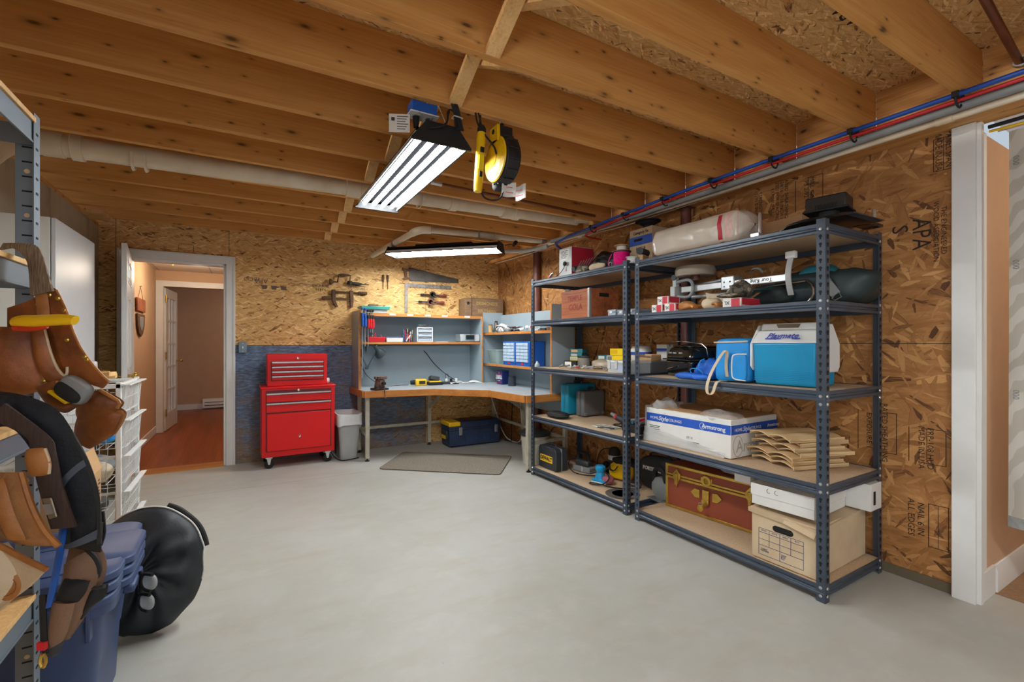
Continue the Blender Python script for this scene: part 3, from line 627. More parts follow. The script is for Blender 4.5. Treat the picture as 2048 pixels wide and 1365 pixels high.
# curtain in the side opening
def cf(u, v): 
    y = .70-1.9*u
    return (3.09+.022*math.sin(y*26)+.012*math.sin(y*9+v*2), y, .40+1.825*v)
g = N('patterned_curtain'); o_ = g.obj(); wv = g.n('TexWave', wave_type='RINGS', i={'Scale': 3.2, 'Distortion': 6.0, 'Detail': 2.0, 'Detail Scale': 1.5}); g.put(wv.inputs['Vector'], g.mapping(o_, (.3, 1.6, 1)))
MT['curtain'] = g.fin(g.mix(g.ramp(wv.outputs[0], [(.4, (0,0,0)), (.6, (1,1,1))]), lin((176, 168, 156)), lin((196, 190, 180))), .9)
t = thing('curtain', 'pale grey patterned curtain hanging in the opening right of the white post', 'curtain', (0, 0, 0))
M().sheet(cf, 90, 16, .003).build('cloth', 'curtain', t)
M().sheet(lambda u, v: (lambda p: (p[0]-.003, p[1], .385+.05*v))(cf(u, 0)), 90, 2, .004).build('hem', mat('curtain_hem', (140, 140, 138), .9, vs=40, var=.2), t)
M().cyl((3.1, .74, 2.25), (3.1, -1.4, 2.25), .008, n=10).build('rod', 'zinc', t)
for z in (1.0, 1.6, 2.08): text('000', .03, t, 'mgrey', (3.07, .675, z), (R(90), R(90), R(-90)))
# ================================================================ BACK WALL: CHEST, BENCH, HUNG TOOLS
t = thing('light_switch', 'grey metal light switch box beside the white door casing', 'switch', (-.025, 5.475, 1.19))
M().box(-.036, -.045, -.056, .036, 0, .056).build('box_body', mat('switch_blue_grey', (118, 136, 148), .45, .3), t, .004)
M().box(-.005, -.055, -.012, .005, -.045, .012).build('toggle', 'white', t, .002); M().cyl((0, -.047, .04), (0, -.044, .04), .004).cyl((0, -.047, -.04), (0, -.044, -.04), .004).build('screw', 'zinc', t)
# rolling tool chest
t = thing('tool_cabinet', 'red rolling tool cabinet with two drawers and a drop door', 'tool cabinet', (.47, 5.08, 0), R(.8))
m = M().box(-.335, 0, .115, .335, .33, .79).box(-.345, -.006, .785, .345, .335, .806); m.build('body', 'red', t, .005)
def drawer(parent, x0, x1, z0, z1, name='drawer', hz=None, hl='lip'):
    d = M().box(x0, -.014, z0, x1, .0, z1).build(name, 'red', parent, .003)
    hz = z1 if hz is None else hz
    M().prism([(-.016, hz-.016), (-.03, hz-.012), (-.03, hz+.001), (-.014, hz+.001)], 'yz', x0, x1).build('pull_strip', 'alu', d)
    return d
M().box(-.3, -.004, .17, .3, .001, .77).build('front_recess', mat('deep_red', (96, 10, 14), .4), t)
drawer(t, -.293, .293, .655, .742); drawer(t, -.293, .293, .555, .645)
d = M().box(-.29, -.014, .175, .29, .0, .54).build('drop_door', 'red', t, .004)
M().lathe([(0, -.012), (.008, -.012), (.014, -.002), (.016, 0)], 16, (0, -.014, .30), 'y').build('knob', 'chrome', d)
M().lathe([(0, -.012), (.011, -.011), (.013, 0)], 18, (-.01, -.006, .765), 'y').build('lock', 'chrome', t)
for x in (-.27, .27):
    for y in (.04, .28):
        c = M().box(x-.03, y-.025, .1, x+.03, y+.025, .116).prism([(x-.02, .1), (x+.02, .1), (x+.008, .04), (x-.008, .04)], 'xz', y-.02, y-.014).prism([(x-.02, .1), (x+.02, .1), (x+.008, .04), (x-.008, .04)], 'xz', y+.014, y+.02).build('caster', 'zinc', t, .002)
        M().lathe([(0, -.012), (.034, -.012), (.042, -.008), (.042, .008), (.034, .012), (0, .012)], 24, (x, y, .043), 'y').build('wheel', 'blackm', c)
t = thing('tool_chest', 'red four drawer tool chest sitting on the rolling cabinet', 'tool chest', (.46, 5.12, .807), R(.8))
M().box(-.275, 0, 0, .275, .26, .318).build('body', 'red', t, .005)
M().box(-.245, -.004, .05, .245, .001, .245).build('front_recess', MT['deep_red'] if 'deep_red' in MT else bpy.data.materials['deep_red'], t)
for k in range(4): drawer(t, -.235, .235, .06+.047*k, .1+.047*k, hz=.1+.047*k)
M().box(-.275, -.003, .262, .275, .0, .315).build('lid_front', 'red', t, .003)
M().lathe([(0, -.012), (.011, -.011), (.013, 0)], 18, (.0, -.003, .275), 'y').build('lock', 'chrome', t)
t = thing('tape_roll', 'small white tape roll on the rolling tool cabinet', 'tape', (.755, 5.2, .807))
M().lathe([(.014, -.012), (.03, -.012), (.03, .012), (.014, .012), (.014, -.012)], 24, (0, 0, .03), 'x').build('roll', 'white', t)
# waste bin
t = thing('waste_bin', 'pale grey waste bin with a white plastic liner between cabinet and bench', 'waste bin', (.952, 5.24, 0))
m = M()
def ring(w, d, z): 
    r = .045; P = []
    for cx, cy_, a0 in ((w-r, d-r, 0), (-w+r, d-r, 90), (-w+r, -d+r, 180), (w-r, -d+r, 270)):
        for k in range(5): a = R(a0+22.5*k); P.append((cx+r*math.cos(a), cy_+r*math.sin(a), z))
    return P
def loft(m, rings, cap0=True, cap1=True):
    n = len(rings[0]); vs = sum(rings, []); fs = [(i*n+j, i*n+(j+1) % n, (i+1)*n+(j+1) % n, (i+1)*n+j) for i in range(len(rings)-1) for j in range(n)]
    if cap0: fs.append(list(range(n-1, -1, -1)))
    if cap1: fs.append(list(range((len(rings)-1)*n, len(rings)*n)))
    return m.add(vs, fs)
loft(m, [ring(.085, .15, 0), ring(.118, .195, .47), ring(.112, .19, .47), ring(.08, .145, .012)], True, True).build('bin_body', 'lgrey', t, .003)
def crumple(rg, a, sd): return [tuple(Vector(p)+Vector((noise.noise(Vector(p)*22+Vector((sd, 0, 0))), noise.noise(Vector(p)*22+Vector((0, sd, 0))), noise.noise(Vector(p)*18+Vector((0, 0, sd)))))*a) for p in rg]
m = M(); loft(m, [crumple(ring(.128, .207, .37+.03*0), .02, 2), crumple(ring(.127, .206, .44), .012, 3), crumple(ring(.124, .2, .487), .012, 4), crumple(ring(.11, .185, .488), .012, 5), crumple(ring(.1, .17, .4), .02, 6)], False, False)
m.build('liner_bag', mat('thin_white_film', (226, 228, 230), .3, var=.04), t, ang=70)
# -------- the L shaped bench
BT = .738
OUT = [(1.06, 4.87), (1.77, 4.745), (2.22, 4.31), (2.285, 3.69), (2.865, 3.69), (2.865, 5.46), (1.045, 5.46)]
t = thing('workbench', 'L shaped workbench with grey top, maple edge and cream steel legs', 'workbench', (0, 0, 0))
M().prism(OUT, 'xy', BT-.012, BT).build('bench_top', 'benchtop', t, .001, label='pale grey laminate top')
m = M()
def edge(a, b, z0, z1, th, m):
    a, b = Vector(a), Vector(b); d = (b-a).normalized(); n = Vector((d.y, -d.x))
    m.prism([tuple(a), tuple(b), tuple(b+n*th), tuple(a+n*th)], 'xy', z0, z1)
for i in (6, 0, 1, 2, 3): edge(OUT[i], OUT[(i+1) % 7], BT-.068, BT+.001, .022, m)
m.build('edge_band', 'edge', t, .002, label='maple edge band')
M().prism([(x*.985+.03, y*.985+.07) for x, y in OUT], 'xy', BT-.05, BT-.012).build('core', 'pboard', t)
LEG = [(1.10, 4.92), (1.11, 5.36), (1.935, 5.36), (2.82, 5.36), (2.79, 4.55), (2.81, 3.78), (2.345, 3.74)]
for x, y in LEG:
    l = M().box(x-.02, y-.02, .03, x+.02, y+.02, BT-.05).build('leg', 'cream', t, .003)
    M().cyl((x, y, .01), (x, y, .03), .008, n=10).lathe([(.0, 0), (.024, 0), (.024, .006), (.01, .014), (0, .014)], 16, (x, y, 0)).build('foot', 'iron', l)
def bar(m, a, b, w=.018, h=.03): 
    a, b = Vector(a), Vector(b); return m.cyl(a, b, h/1.41, n=4)
for a, b in ((LEG[0], LEG[1]), (LEG[1], LEG[2]), (LEG[2], LEG[3]), (LEG[4], LEG[3]), (LEG[5], LEG[4]), (LEG[6], LEG[5])):
    bar(M(), a+(.27,), b+(.27,)).build('stretcher', 'cream', t)
for a, b in (((1.935, 5.34, .46), (1.95, 4.95, BT-.06)), ((2.79, 4.55, .46), (2.42, 4.42, BT-.06)), ((2.82, 5.34, .46), (2.6, 5.0, BT-.06))): bar(M(), a, b, h=.026).build('brace', 'cream', t)
M().box(2.842, 3.8, .5, 2.86, 5.3, BT-.05).build('rear_panel', 'bench', t)
# left hutch
t = thing('hutch', 'grey hutch with two maple edged shelves on the left arm of the bench', 'hutch', (0, 0, 0))
def board(name, x0, y0, z0, x1, y1, z1, edges, par=None):
    o = M().box(x0, y0, z0, x1, y1, z1).build(name, 'bench', par or t)
    for e in edges:
        m = M(); {'f': lambda: m.box(x0, y0-.004, z0, x1, y0, z1), 'l': lambda: m.box(x0-.004, y0, z0, x0, y1, z1)}[e](); m.build('edge_strip', 'edge', o)
    return o
board('side_panel', 1.048, 5.10, BT, 1.072, 5.46, 1.59, 'f'); board('side_panel', 2.52, 5.10, BT, 2.535, 5.46, 1.56, 'f')
board('back_panel', 1.07, 5.445, BT, 2.52, 5.46, 1.56, ''); board('shelf', 1.072, 5.12, 1.532, 2.52, 5.445, 1.562, 'f'); board('shelf', 1.072, 5.14, 1.222, 2.52, 5.445, 1.245, 'f')
board('cleat', 1.2, 5.40, 1.14, 2.5, 5.445, 1.2, '')
for x in (1.42, 1.62, 1.83, 2.04, 2.33): M().box(x-.035, 5.113, 1.544, x+.035, 5.117, 1.562).build('label_tape', 'paper', t)
# right hutch
t = thing('hutch', 'grey hutch with maple edged shelves on the right arm of the bench', 'hutch', (0, 0, 0))
def bx(name, x0, y0, z0, x1, y1, z1):
    o = M().box(x0, y0, z0, x1, y1, z1).build(name, 'bench', t); M().box(x0-.004, y0, z0, x0, y1, z1).build('edge_strip', 'edge', o)
bx('side_panel', 2.585, 5.195, BT, 2.865, 5.22, 1.618); bx('side_panel', 2.585, 3.692, BT, 2.865, 3.716, 1.618)
M().box(2.845, 3.716, BT, 2.865, 5.195, 1.59).build('back_panel', 'bench', t)
bx('shelf', 2.59, 3.716, 1.335, 2.845, 5.195, 1.362); bx('shelf', 2.59, 3.716, .957, 2.845, 5.195, .982)
# things on the left hutch
t = thing('plastic_tray', 'translucent teal plastic cutter tray on top of the left hutch', 'tray', (1.09, 5.13, 1.565))
M().taper(0, 0, .30, .2, .04, .075, -.008).build('tray_body', clear('teal_clear', (60, 170, 160), .8), t, .004); M().box(.05, .02, 0, .28, .18, .038).build('bottom_case', 'lgrey', t, .004); M().box(.09, .06, .075, .19, .12, .1).build('block', 'old_wood', t, .003)
def bar_clamp(x, z1, z0, lab, col, jaw, hz=None):
    t = thing('bar_clamp', lab, 'bar clamp', (x, 5.078, z1), 0, 'clamps hooked on the left end of the hutch')
    M().box(-.003, -.006, z0-z1, .003, .006, .0).build('bar', 'zinc', t)
    M().box(-.009, -.03, -.03, .009, .03, -.005).build('fixed_jaw', jaw, t, .004)
    z = -.08
    s = M().box(-.011, -.035, z-.03, .011, .02, z+.015).build('sliding_jaw', jaw, t, .004)
    M().lathe([(0, .0), (.012, -.004), (.015, -.05), (.012, -.1), (0, -.104)], 12, (0, -.03, z-.025)).build('handle', col, s)
bar_clamp(1.082, 1.62, .86, 'long bar clamp with blue jaws hooked nearest the hutch side panel', 'blue', 'blue')
bar_clamp(1.112, 1.615, 1.2, 'bar clamp with blue grip second from the hutch side panel', 'blue', 'blue')
bar_clamp(1.144, 1.6, 1.2, 'bar clamp with red handle third from the hutch side panel', 'red2', 'iron')
bar_clamp(1.169, 1.6, 1.35, 'short bar clamp with red handle fourth from the hutch side panel', 'red2', 'iron')
bar_clamp(1.192, 1.6, 1.34, 'short bar clamp with red handle furthest from the hutch side panel', 'red2', 'iron')
t = thing('parts_tray', 'red open parts tray on the hutch middle shelf', 'tray', (1.166, 5.16, 1.246))
M().taper(0.008, .008, .182, .142, 0, .05, -.008).taper(0, 0, .19, .15, .045, .055, 0).build('tray_body', 'red2', t, .003)
for k in range(5): M().cyl((.02+.035*k, .05+.02*(k % 2), .056), (.035+.03*k, .09, .06+.02*(k % 3)), .006, n=8).build('small_tool', ('iron', 'zinc', 'red2')[k % 3], t)
t = thing('parts_box', 'white plastic parts box beside the red tray', 'box', (1.362, 5.16, 1.246))
M().taper(0.006, .006, .186, .13, 0, .05, -.006).build('box_body', 'paper', t, .003); M().box(-.004, -.004, .05, .196, .14, .058).build('lid', clear('blue_clear', (70, 90, 130), .75), t, .003)
t = thing('pencil_cup', 'wire mesh holder full of pens and pliers on the hutch shelf', 'pen holder', (1.57, 5.17, 1.246))
M().box(0, 0, 0, .1, .09, .003).tube([(0, 0, 0), (0, 0, .09), (.1, 0, .09), (.1, 0, 0)], .003, 5).tube([(0, .09, 0), (0, .09, .09), (.1, .09, .09), (.1, .09, 0)], .003, 5).tube([(0, 0, .09), (0, .09, .09)], .003, 5).tube([(.1, 0, .09), (.1, .09, .09)], .003, 5).tube([(0, 0, .045), (.1, 0, .045)], .002, 5).build('frame', 'dgrey', t)
rr = random.Random(3)
for k in range(11):
    x, y = rr.uniform(.01, .09), rr.uniform(.01, .08)
    M().cyl((x, y, .004), (x+rr.uniform(-.03, .03), y+rr.uniform(-.02, .02), rr.uniform(.1, .16)), .004, n=6).build('pen', ['red2', 'blue', 'yellow', 'blackm', 'paper', 'sky', 'crate'][k % 7], t)
for k in range(2): M().cyl((.015+.05*k, -.012, .01), (.07-.04*k, -.012, .085), .005, n=8).build('pliers_handle', ('paper', 'red2')[k], t)
t = thing('drawer_organizer', 'small white three drawer organizer on the hutch shelf', 'organizer', (1.70, 5.15, 1.246))
M().box(.015, .012, 0, .2, .18, .165).build('shell', clear('clear_shell', (206, 214, 222), .7), t, .004)
M().prism([(.015, 0), (.205, 0), (.205, .172), (.015, .172), (.015, .162), (.195, .162), (.195, .008), (.015, .008)], 'xz', 0, .012).box(.015, 0, 0, .025, .012, .17).build('frame', 'white', t, .002)
for k in range(3):
    d = M().box(.028, .0, .012+.052*k, .192, .15, .056+.052*k).build('drawer', clear('frost', (196, 208, 222), .85), t, .003)
    M().prism([(.028, .052+.052*k), (.192, .052+.052*k), (.192, .058+.052*k), (.13, .05+.052*k), (.09, .05+.052*k), (.028, .058+.052*k)], 'xz', -.012, 0).build('pull', 'white', d, .001)
t = thing('cable_bundle', 'small tangle of clear cable on the white organizer', 'cable', (1.80, 5.24, 1.42))
m = M(); m.tube([(.05*math.cos(a*.9)*(1+.1*math.sin(a*3)), .04*math.sin(a*.9), .008+.02*abs(math.sin(a*.37))) for a in range(26)], .004, 6, sm=1); m.build('coil', 'mgrey', t)
tag(M().box(1.95, 5.16, 1.2455, 2.1, 5.3, 1.250).build('paper_sheet', 'paper', None), 'loose white paper on the hutch middle shelf', 'paper')
t = thing('radio', 'silver clock radio at the right end of the hutch shelf', 'radio', (2.25, 5.14, 1.246))
M().box(0, 0, .004, .262, .15, .096).build('body', 'alu', t, .006); M().box(.075, -.003, .03, .185, 0, .086).build('display', mat('dark_display', (24, 40, 42), .2), t, .002)
for x in (.005, .2): M().box(x, -.0025, .01, x+.055, 0, .09).build('speaker_grille', 'lgrey', t, .002)
M().box(0, -.002, 0, .262, .14, .006).build('base', 'dgrey', t)
# desk lamp
t = thing('desk_lamp', 'dark jointed desk lamp clamped inside the left end of the hutch', 'desk lamp', (1.085, 5.24, 1.15))
M().box(-.012, -.03, -.06, .03, .03, .02).build('clamp', 'blackm', t, .003)
for dx in (0, .012):
    M().cyl((dx, -.01, -.02), (.075+dx*.6, -.05, -.19), .0055, n=8).build('lower_arm', 'steel', t); M().cyl((.075+dx*.3, -.05, -.19), (.16+dx*.3, -.06, -.02), .0055, n=8).build('upper_arm', 'steel', t)
M().cyl((.07, -.07, -.19), (.07, -.03, -.19), .016).build('elbow_joint', 'steel', t)
m = M(); m.at((.175, -.07, .02), (R(22), R(-38), 0)).lathe([(0, .05), (.024, .048), (.026, .0), (.03, -.02), (.056, -.05), (.06, -.095), (.056, -.095), (.05, -.05)], 24); m.build('lamp_shade', mat('lamp_green_grey', (70, 80, 84), .35, .3), t)
m = M(); m.at((.175, -.07, .02), (R(22), R(-38), 0)).blob((0, 0, -.07), (.034, .034, .03)); m.build('bulb', 'paper', t)
tag(M().tube([(1.085, 5.22, 1.09), (1.10, 5.2, .97), (1.17, 5.22, .86), (1.25, 5.2, .80), (1.34, 5.22, .744), (1.5, 5.28, .743), (1.66, 5.3, .743)], .003, 6, sm=2).build('lamp_cable', 'blackm'), 'thin black lamp cord trailing behind the vise on the bench', 'cord')
# bench items
t = thing('bench_vise', 'old rusty bench vise bolted to the front edge of the bench', 'vise', (1.23, 4.905, BT+.001), R(12))
M().box(-.075, -.05, 0, .075, .08, .022).build('base', 'iron', t, .006)
M().taper(-.045, -.03, .045, .06, .02, .12, .012).box(-.03, -.055, .05, .03, .06, .11).build('body', 'rust', t, .008)
M().box(-.055, -.005, .115, .055, .035, .145).box(-.05, -.06, .115, .05, -.022, .145).build('jaw', 'rust', t, .004)
M().cyl((0, -.05, .075), (0, -.105, .075), .016).build('screw', 'iron', t); M().cyl((.01, -.098, -.075), (-.01, -.098, .085), .006).blob((.01, -.098, -.078), (.01, .01, .01)).build('handle_bar', 'rust', t)
t = thing('battery_charger', 'yellow cordless tool battery charger lying on the bench', 'charger', (1.68, 5.16, BT+.001), R(-8))
M().box(.02, 0, 0, .15, .1, .075).build('body', 'yellow', t, .012); M().box(.06, -.003, .02, .13, 0, .055).build('slot', 'iron', t); M().cyl((.03, .05, .04), (-.03, .05, .035), .03, .024).build('nose', 'blackm', t)
t = thing('battery_charger', 'black and yellow charger with a battery on it beside the yellow one', 'charger', (1.85, 5.13, BT+.001), R(-6))
M().box(0, 0, 0, .17, .13, .035).build('base', 'blackm', t, .008); M().box(.01, .005, .035, .15, .12, .05).build('middle', 'yellow', t, .005)
m = M(); m.at((.07, .06, .05), (R(-14), R(12), 0)).box(-.055, -.05, 0, .055, .05, .05); m.build('battery', 'dgrey', t, .008)
t = thing('power_strip', 'dark power strip with plugs on the bench behind the chargers', 'power strip', (2.05, 5.2, BT+.001), R(-10))
M().box(0, 0, 0, .2, .05, .03).build('body', 'dgrey', t, .005)
for k, c in enumerate(('white', 'blackm', 'white')): M().box(.03+.06*k, .01, .03, .06+.06*k, .04, .065).build('plug', c, t, .004)
M().tube([(.04, .02, .06), (.03, .02, .11), (.06, .0, .13), (.08, .02, .06)], .003, 6, sm=2).build('cable_loop', 'blackm', t)
t = thing('white_cable', 'tangle of white cables lying on the bench corner', 'cable', (2.15, 5.1, BT))
for k in range(4):
    M().tube([(-.02, .04+.01*k, .006+.004*k), (.06, .0+.03*k, .05-.012*k), (.16, .05-.02*k, .008), (.26, .02*k-.03, .03+.006*k), (.37, -.05+.02*k, .006)], .0042, 6, sm=2).build('strand', 'paper', t)
tag(M().tube([(1.88, 5.43, 1.15), (1.93, 5.42, 1.1), (2.0, 5.42, 1.0), (2.09, 5.41, .91), (2.18, 5.38, .83), (2.28, 5.3, .76), (2.36, 5.24, .743), (2.48, 5.2, .743)], .0042, 6, sm=2).build('power_cable', 'blackm'), 'black cord sweeping down the hutch back to the bench corner', 'cord')
# right hutch contents
def jar(lab, y, x, z, r, h, m1, lidm=None, cat='jar'):
    t = thing('jar', lab, cat, (x, y, z)); M().lathe([(0, 0), (r, .002), (r, h*.86), (r*.82, h*.9)], 20).build('body', m1, t)
    M().lathe([(r*.86, h*.88), (r*.86, h), (0, h)], 20).build('lid', lidm or m1, t)
jar('tan cardboard can on the right hutch upper shelf', 5.12, 2.65, 1.3635, .03, .1, mat('tan_tin', (176, 146, 98), .6), 'old_wood', 'can')
jar('tall dark bottle behind the tan can', 5.08, 2.71, 1.3635, .022, .145, mat('dark_bottle', (70, 56, 40), .3), 'blackm', 'bottle')
t = thing('white_cable', 'heap of white cable and foil behind the tan can on the right hutch', 'cable', (2.71, 4.91, 1.3635))
M().blob((0, 0, .05), (.07, .1, .052), 2, .02, 14, floor=.001, seed=2).build('bundle', 'paper', t, ang=80)
for k in range(5): M().tube([(-.06+.02*k, .1, .004), (-.08, .04*k-.06, .05+.01*k), (-.05, -.04*k, .07), (-.07+.02*k, -.1, .01)], .004, 6, sm=2).build('loop', ('mgrey', 'paper', 'dgrey')[k % 3], t)
t = thing('cable_pile', 'grey and black wires in a pile midway along the upper hutch shelf', 'wires', (2.71, 4.62, 1.3635))
for k in range(9): M().tube([(rr.uniform(-.08, .08), rr.uniform(-.12, .12), .005+rr.uniform(0, .06)) for _ in range(6)], .005, 6, sm=2).build('strand', ('dgrey', 'mgrey', 'brownpaint', 'paper')[k % 4], t)
t = thing('fittings_pile', 'pile of white plastic plumbing fittings on the upper hutch shelf', 'fittings', (2.71, 4.28, 1.3635))
for k in range(9):
    x, y, z = rr.uniform(-.06, .06), rr.uniform(-.14, .14), .02+.018*(k % 3)
    M().cyl((x, y, z), (x+rr.uniform(-.04, .04), y+rr.uniform(-.05, .05), z+rr.uniform(0, .03)), .018, n=12).build('fitting', 'white' if k % 4 else 'red2', t)
for k, (y, c, lab) in enumerate(((4.02, 'lgrey', 'flat grey packet on the upper hutch shelf near its front end'), (3.90, 'dgrey', 'small dark box on the upper hutch shelf near its front end'), (3.78, 'old_wood', 'little brown block at the near end of the upper hutch shelf'))):
    o = M().box(-.04, -.045, 0, .04, .045, .02+.006*k).build(('packet', 'small_box', 'wood_block')[k], c, None, .003); o.location = (2.65, y, 1.3635); tag(o, lab, ('packet', 'box', 'block')[k])
t = thing('plastic_tub', 'empty translucent grey tub on the right hutch lower shelf', 'tub', (2.70, 5.0, .983))
m = M(); loft(m, [[(p[0]*1.0, p[1]*.75, p[2]) for p in ring(.075, .15, 0)], [(p[0], p[1]*.75, p[2]) for p in ring(.095, .19, .165)]], True, False).build('tub_body', clear('tub_clear', (150, 168, 164), .6), t)
m = M(); m.tube([(p[0], p[1]*.75, p[2]) for p in ring(.098, .194, .165)], .005, 6, True); m.build('rim', clear('tub_rim', (160, 176, 172), .8), t)
for q, (yl, lab) in enumerate(((4.745, 'blue parts cabinet with clear drawers, the one nearer the back wall'), (4.45, 'blue parts cabinet with clear drawers, the one nearer the shelving'))):
    t = thing('parts_cabinet', lab, 'parts cabinet', (2.62, yl, .983), R(-90), 'blue small parts cabinets')
    M().box(0, 0.004, 0, .285, .2, .27).build('case', 'blue', t, .005)
    for i in range(6):
        for j in range(3):
            d = M().box(.02+j*.083, -.008, .042+i*.036, .098+j*.083, .005, .073+i*.036).build('drawer', mat('clear_drawer', (176, 196, 212), .25, var=.12, vs=30) if (i+j+q) == 0 else bpy.data.materials['clear_drawer'], t, .002)
    M().box(.12, -.003, .012, .165, .004, .03).build('logo_plate', 'red2', t)
jar('white cone shaped bottle beside the blue parts cabinets', 4.10, 2.68, .983, .028, .03, 'lgrey', None, 'bottle')
M().lathe([(.024, .028), (.006, .06), (0, .062)], 16).build('cone', 'lgrey', bpy.data.objects[[o.name for o in bpy.data.objects if o.get('label', '').startswith('white cone')][0]])
t = thing('coffee_can', 'blue square coffee can with white and orange lettering on the bench', 'coffee can', (2.63, 4.86, BT+.001), R(-86))
M().box(-.06, 0, 0, .06, .11, .16).build('tin', mat('coffee_blue', (26, 40, 104), .35), t, .012); M().box(-.062, -.001, .156, .062, .112, .168).build('lid', 'navy', t, .006)
for z in (.118, .018): M().box(-.058, -.0012, z, .058, 0, z+.006).build('stripe', 'red2', t)
text('CHASE &\nSANBORN', .03, t, 'paper', (0, -.001, .085), bold=.0008, space=.8); text('Coffee', .022, t, 'paper', (0, -.001, .045)); text('65', .03, t, mat('orange_ink', (226, 110, 50), .5), (0, -.001, .14), bold=.001)
jar('dark glass jar standing beside the coffee can', 4.60, 2.66, BT+.001, .045, .115, clear('smoky_glass', (50, 58, 70), .85), 'blackm')
# under the bench
t = thing('tool_box', 'scuffed navy plastic tool box with a yellow corner under the bench', 'tool box', (2.07, 5.03, 0), R(-1))
bm_ = mat('scuffed_navy', (50, 70, 106), .5, var=.3, vs=7, c2=(34, 44, 66), bump=.1)
M().taper(0, 0, .66, .27, .012, .24, -.008, -.005).build('bin_body', bm_, t, .012)
M().box(-.012, -.012, .2, .672, .28, .225).taper(-.012, -.012, .672, .28, .225, .30, .02, .03).build('lid', bm_, t, .01)
M().box(-.014, -.016, .25, .13, .285, .304).build('corner_cap', 'yellow', t, .01); M().box(.2, .05, .3, .62, .22, .308).build('top_tray', 'old_wood', t, .006)
M().box(-.03, .04, .09, .0, .22, .2).build('handle', 'dgrey', t, .01); M().box(-.034, .06, .1, -.028, .2, .14).build('badge', 'yellow', t)
for x in (.13, .6):
    l = M().box(x-.02, -.022, .14, x+.02, -.006, .235).build('latch', 'alu', t, .004); M().box(x-.014, -.03, .145, x+.014, -.02, .185).build('latch_tongue', 'alu', l, .004)
for k in range(7): M().box(.2+.055*k, -.006, .03, .225+.055*k, .0, .13).build('rib', bm_, t)
tag(M().tube([(2.72, 5.33, .72), (2.74, 5.25, .5), (2.78, 5.2, .33), (2.79, 5.05, .1), (2.84, 4.96, .02), (2.88, 4.8, .02), (2.86, 4.7, .12), (2.82, 4.66, .4), (2.82, 4.7, .62)], .006, 7, sm=2).build('white_lead', 'paper'), 'white cord looping to the floor beside the navy tool box', 'cord')
tag(M().tube([(2.82, 4.85, .6), (2.82, 4.88, .4), (2.83, 4.9, .05), (2.85, 4.95, .008), (2.88, 4.95, .006), (2.84, 5.1, .006)], .005, 7, sm=2).build('black_lead', 'blackm'), 'black cord trailing on the floor behind the bench corner', 'cord')
tag(M().tube([(.77, 5.27, .13), (.79, 5.25, .06), (.83, 5.22, .006), (.86, 5.03, .006), (1.05, 5.1, .006)], .005, 6, sm=2).build('floor_cable', 'blackm'), 'short black cord on the floor beside the waste bin', 'cord')
mt_ = mat('mottled_mat', (150, 140, 126), .95, var=.2, vs=90, c2=(112, 103, 92), bump=.5, bs=240)
t = thing('floor_mat', 'brown grey mottled floor mat in front of the workbench', 'mat', (0, 0, 0))
MC = [(1.126, 4.55), (2.054, 3.776), (2.502, 4.332), (1.54, 5.1)]
def rounded(P, r, n=5):
    Q = []
    for i, p in enumerate(P):
        p = Vector(p); a = Vector(P[i-1]); b = Vector(P[(i+1) % len(P)]); u = (a-p).normalized(); v = (b-p).normalized()
        for k in range(n+1): s = k/n; Q.append(tuple((p+u*r)*(1-s)**2+p*2*s*(1-s)+(p+v*r)*s**2))
    return Q
M().prism(rounded(MC, .05), 'xy', 0.001, .009).build('pile', mt_, t, .002)
M().tube([(x, y, .0055) for x, y in rounded(MC, .05)], .005, 6, True).build('binding', mat('mat_binding', (92, 84, 76), .9), t)
# -------- antique tools hung on the back wall
YW = 5.474
def hung(name, lab, cat, x, z): return thing(name, lab, cat, (x, YW, z))
t = hung('bit_brace', 'antique hand brace drill hung highest on the left of the tool display', 'brace drill', .82, 1.915)
M().lathe([(0, -.02), (.03, -.018), (.034, 0), (.02, .012), (.01, .03), (0, .03)], 18, (0, -.05, 0), 'x').build('head_knob', 'old_wood', t)
M().tube([(.02, -.05, 0), (.068, -.05, .0), (.082, -.05, .085), (.205, -.05, .085), (.2, -.05, 0), (.26, -.05, -.008)], .008, 10).build('crank', 'iron', t)
M().lathe([(0, .1), (.012, .1), (.016, .13), (.013, .16), (.012, .19), (0, .19)], 14, (0, -.05, .085), 'x').build('grip', 'old_wood', t)
M().lathe([(.016, .22), (.02, .24), (.018, .3), (.01, .33), (.006, .34), (.005, .41), (0, .41)], 14, (0, -.05, -.008), 'x').lathe([(.03, -.02), (.032, .0), (.026, .02)], 12, (.2, -.05, 0)).build('chuck', 'iron', t); M().cyl((.15, 0, .075), (.15, -.06, .075), .003, n=6).build('nail', 'iron', t)
t = hung('screw_clamp', 'antique wooden screw clamp hung below the hand brace', 'wooden clamp', .85, 1.81)
for x, s in ((0, 1), (.19, .0)):
    M().prism([(x-.02, .02), (x+.02, .02), (x+.022, -.11), (x+.035*s+.012, -.17), (x+.035*s-.012, -.175), (x-.016, -.11)], 'xz', -.05, -.012).build('jaw', 'old_wood', t, .004)
M().cyl((.02, -.03, .0), (.26, -.03, -.002), .009).lathe([(.01, .26), (.018, .27), (.019, .35), (.014, .365), (0, .366)], 14, (0, -.03, -.002), 'x').build('upper_screw', 'old_wood', t)
M().cyl((-.02, -.03, -.075), (.19, -.03, -.075), .009).lathe([(0, -.125), (.012, -.122), (.019, -.1), (.017, -.03), (.01, -.02)], 14, (0, -.03, -.075), 'x').build('lower_screw', 'old_wood', t)
M().cyl((.19, 0, .03), (.19, -.055, .03), .003, n=6).build('nail', 'iron', t)
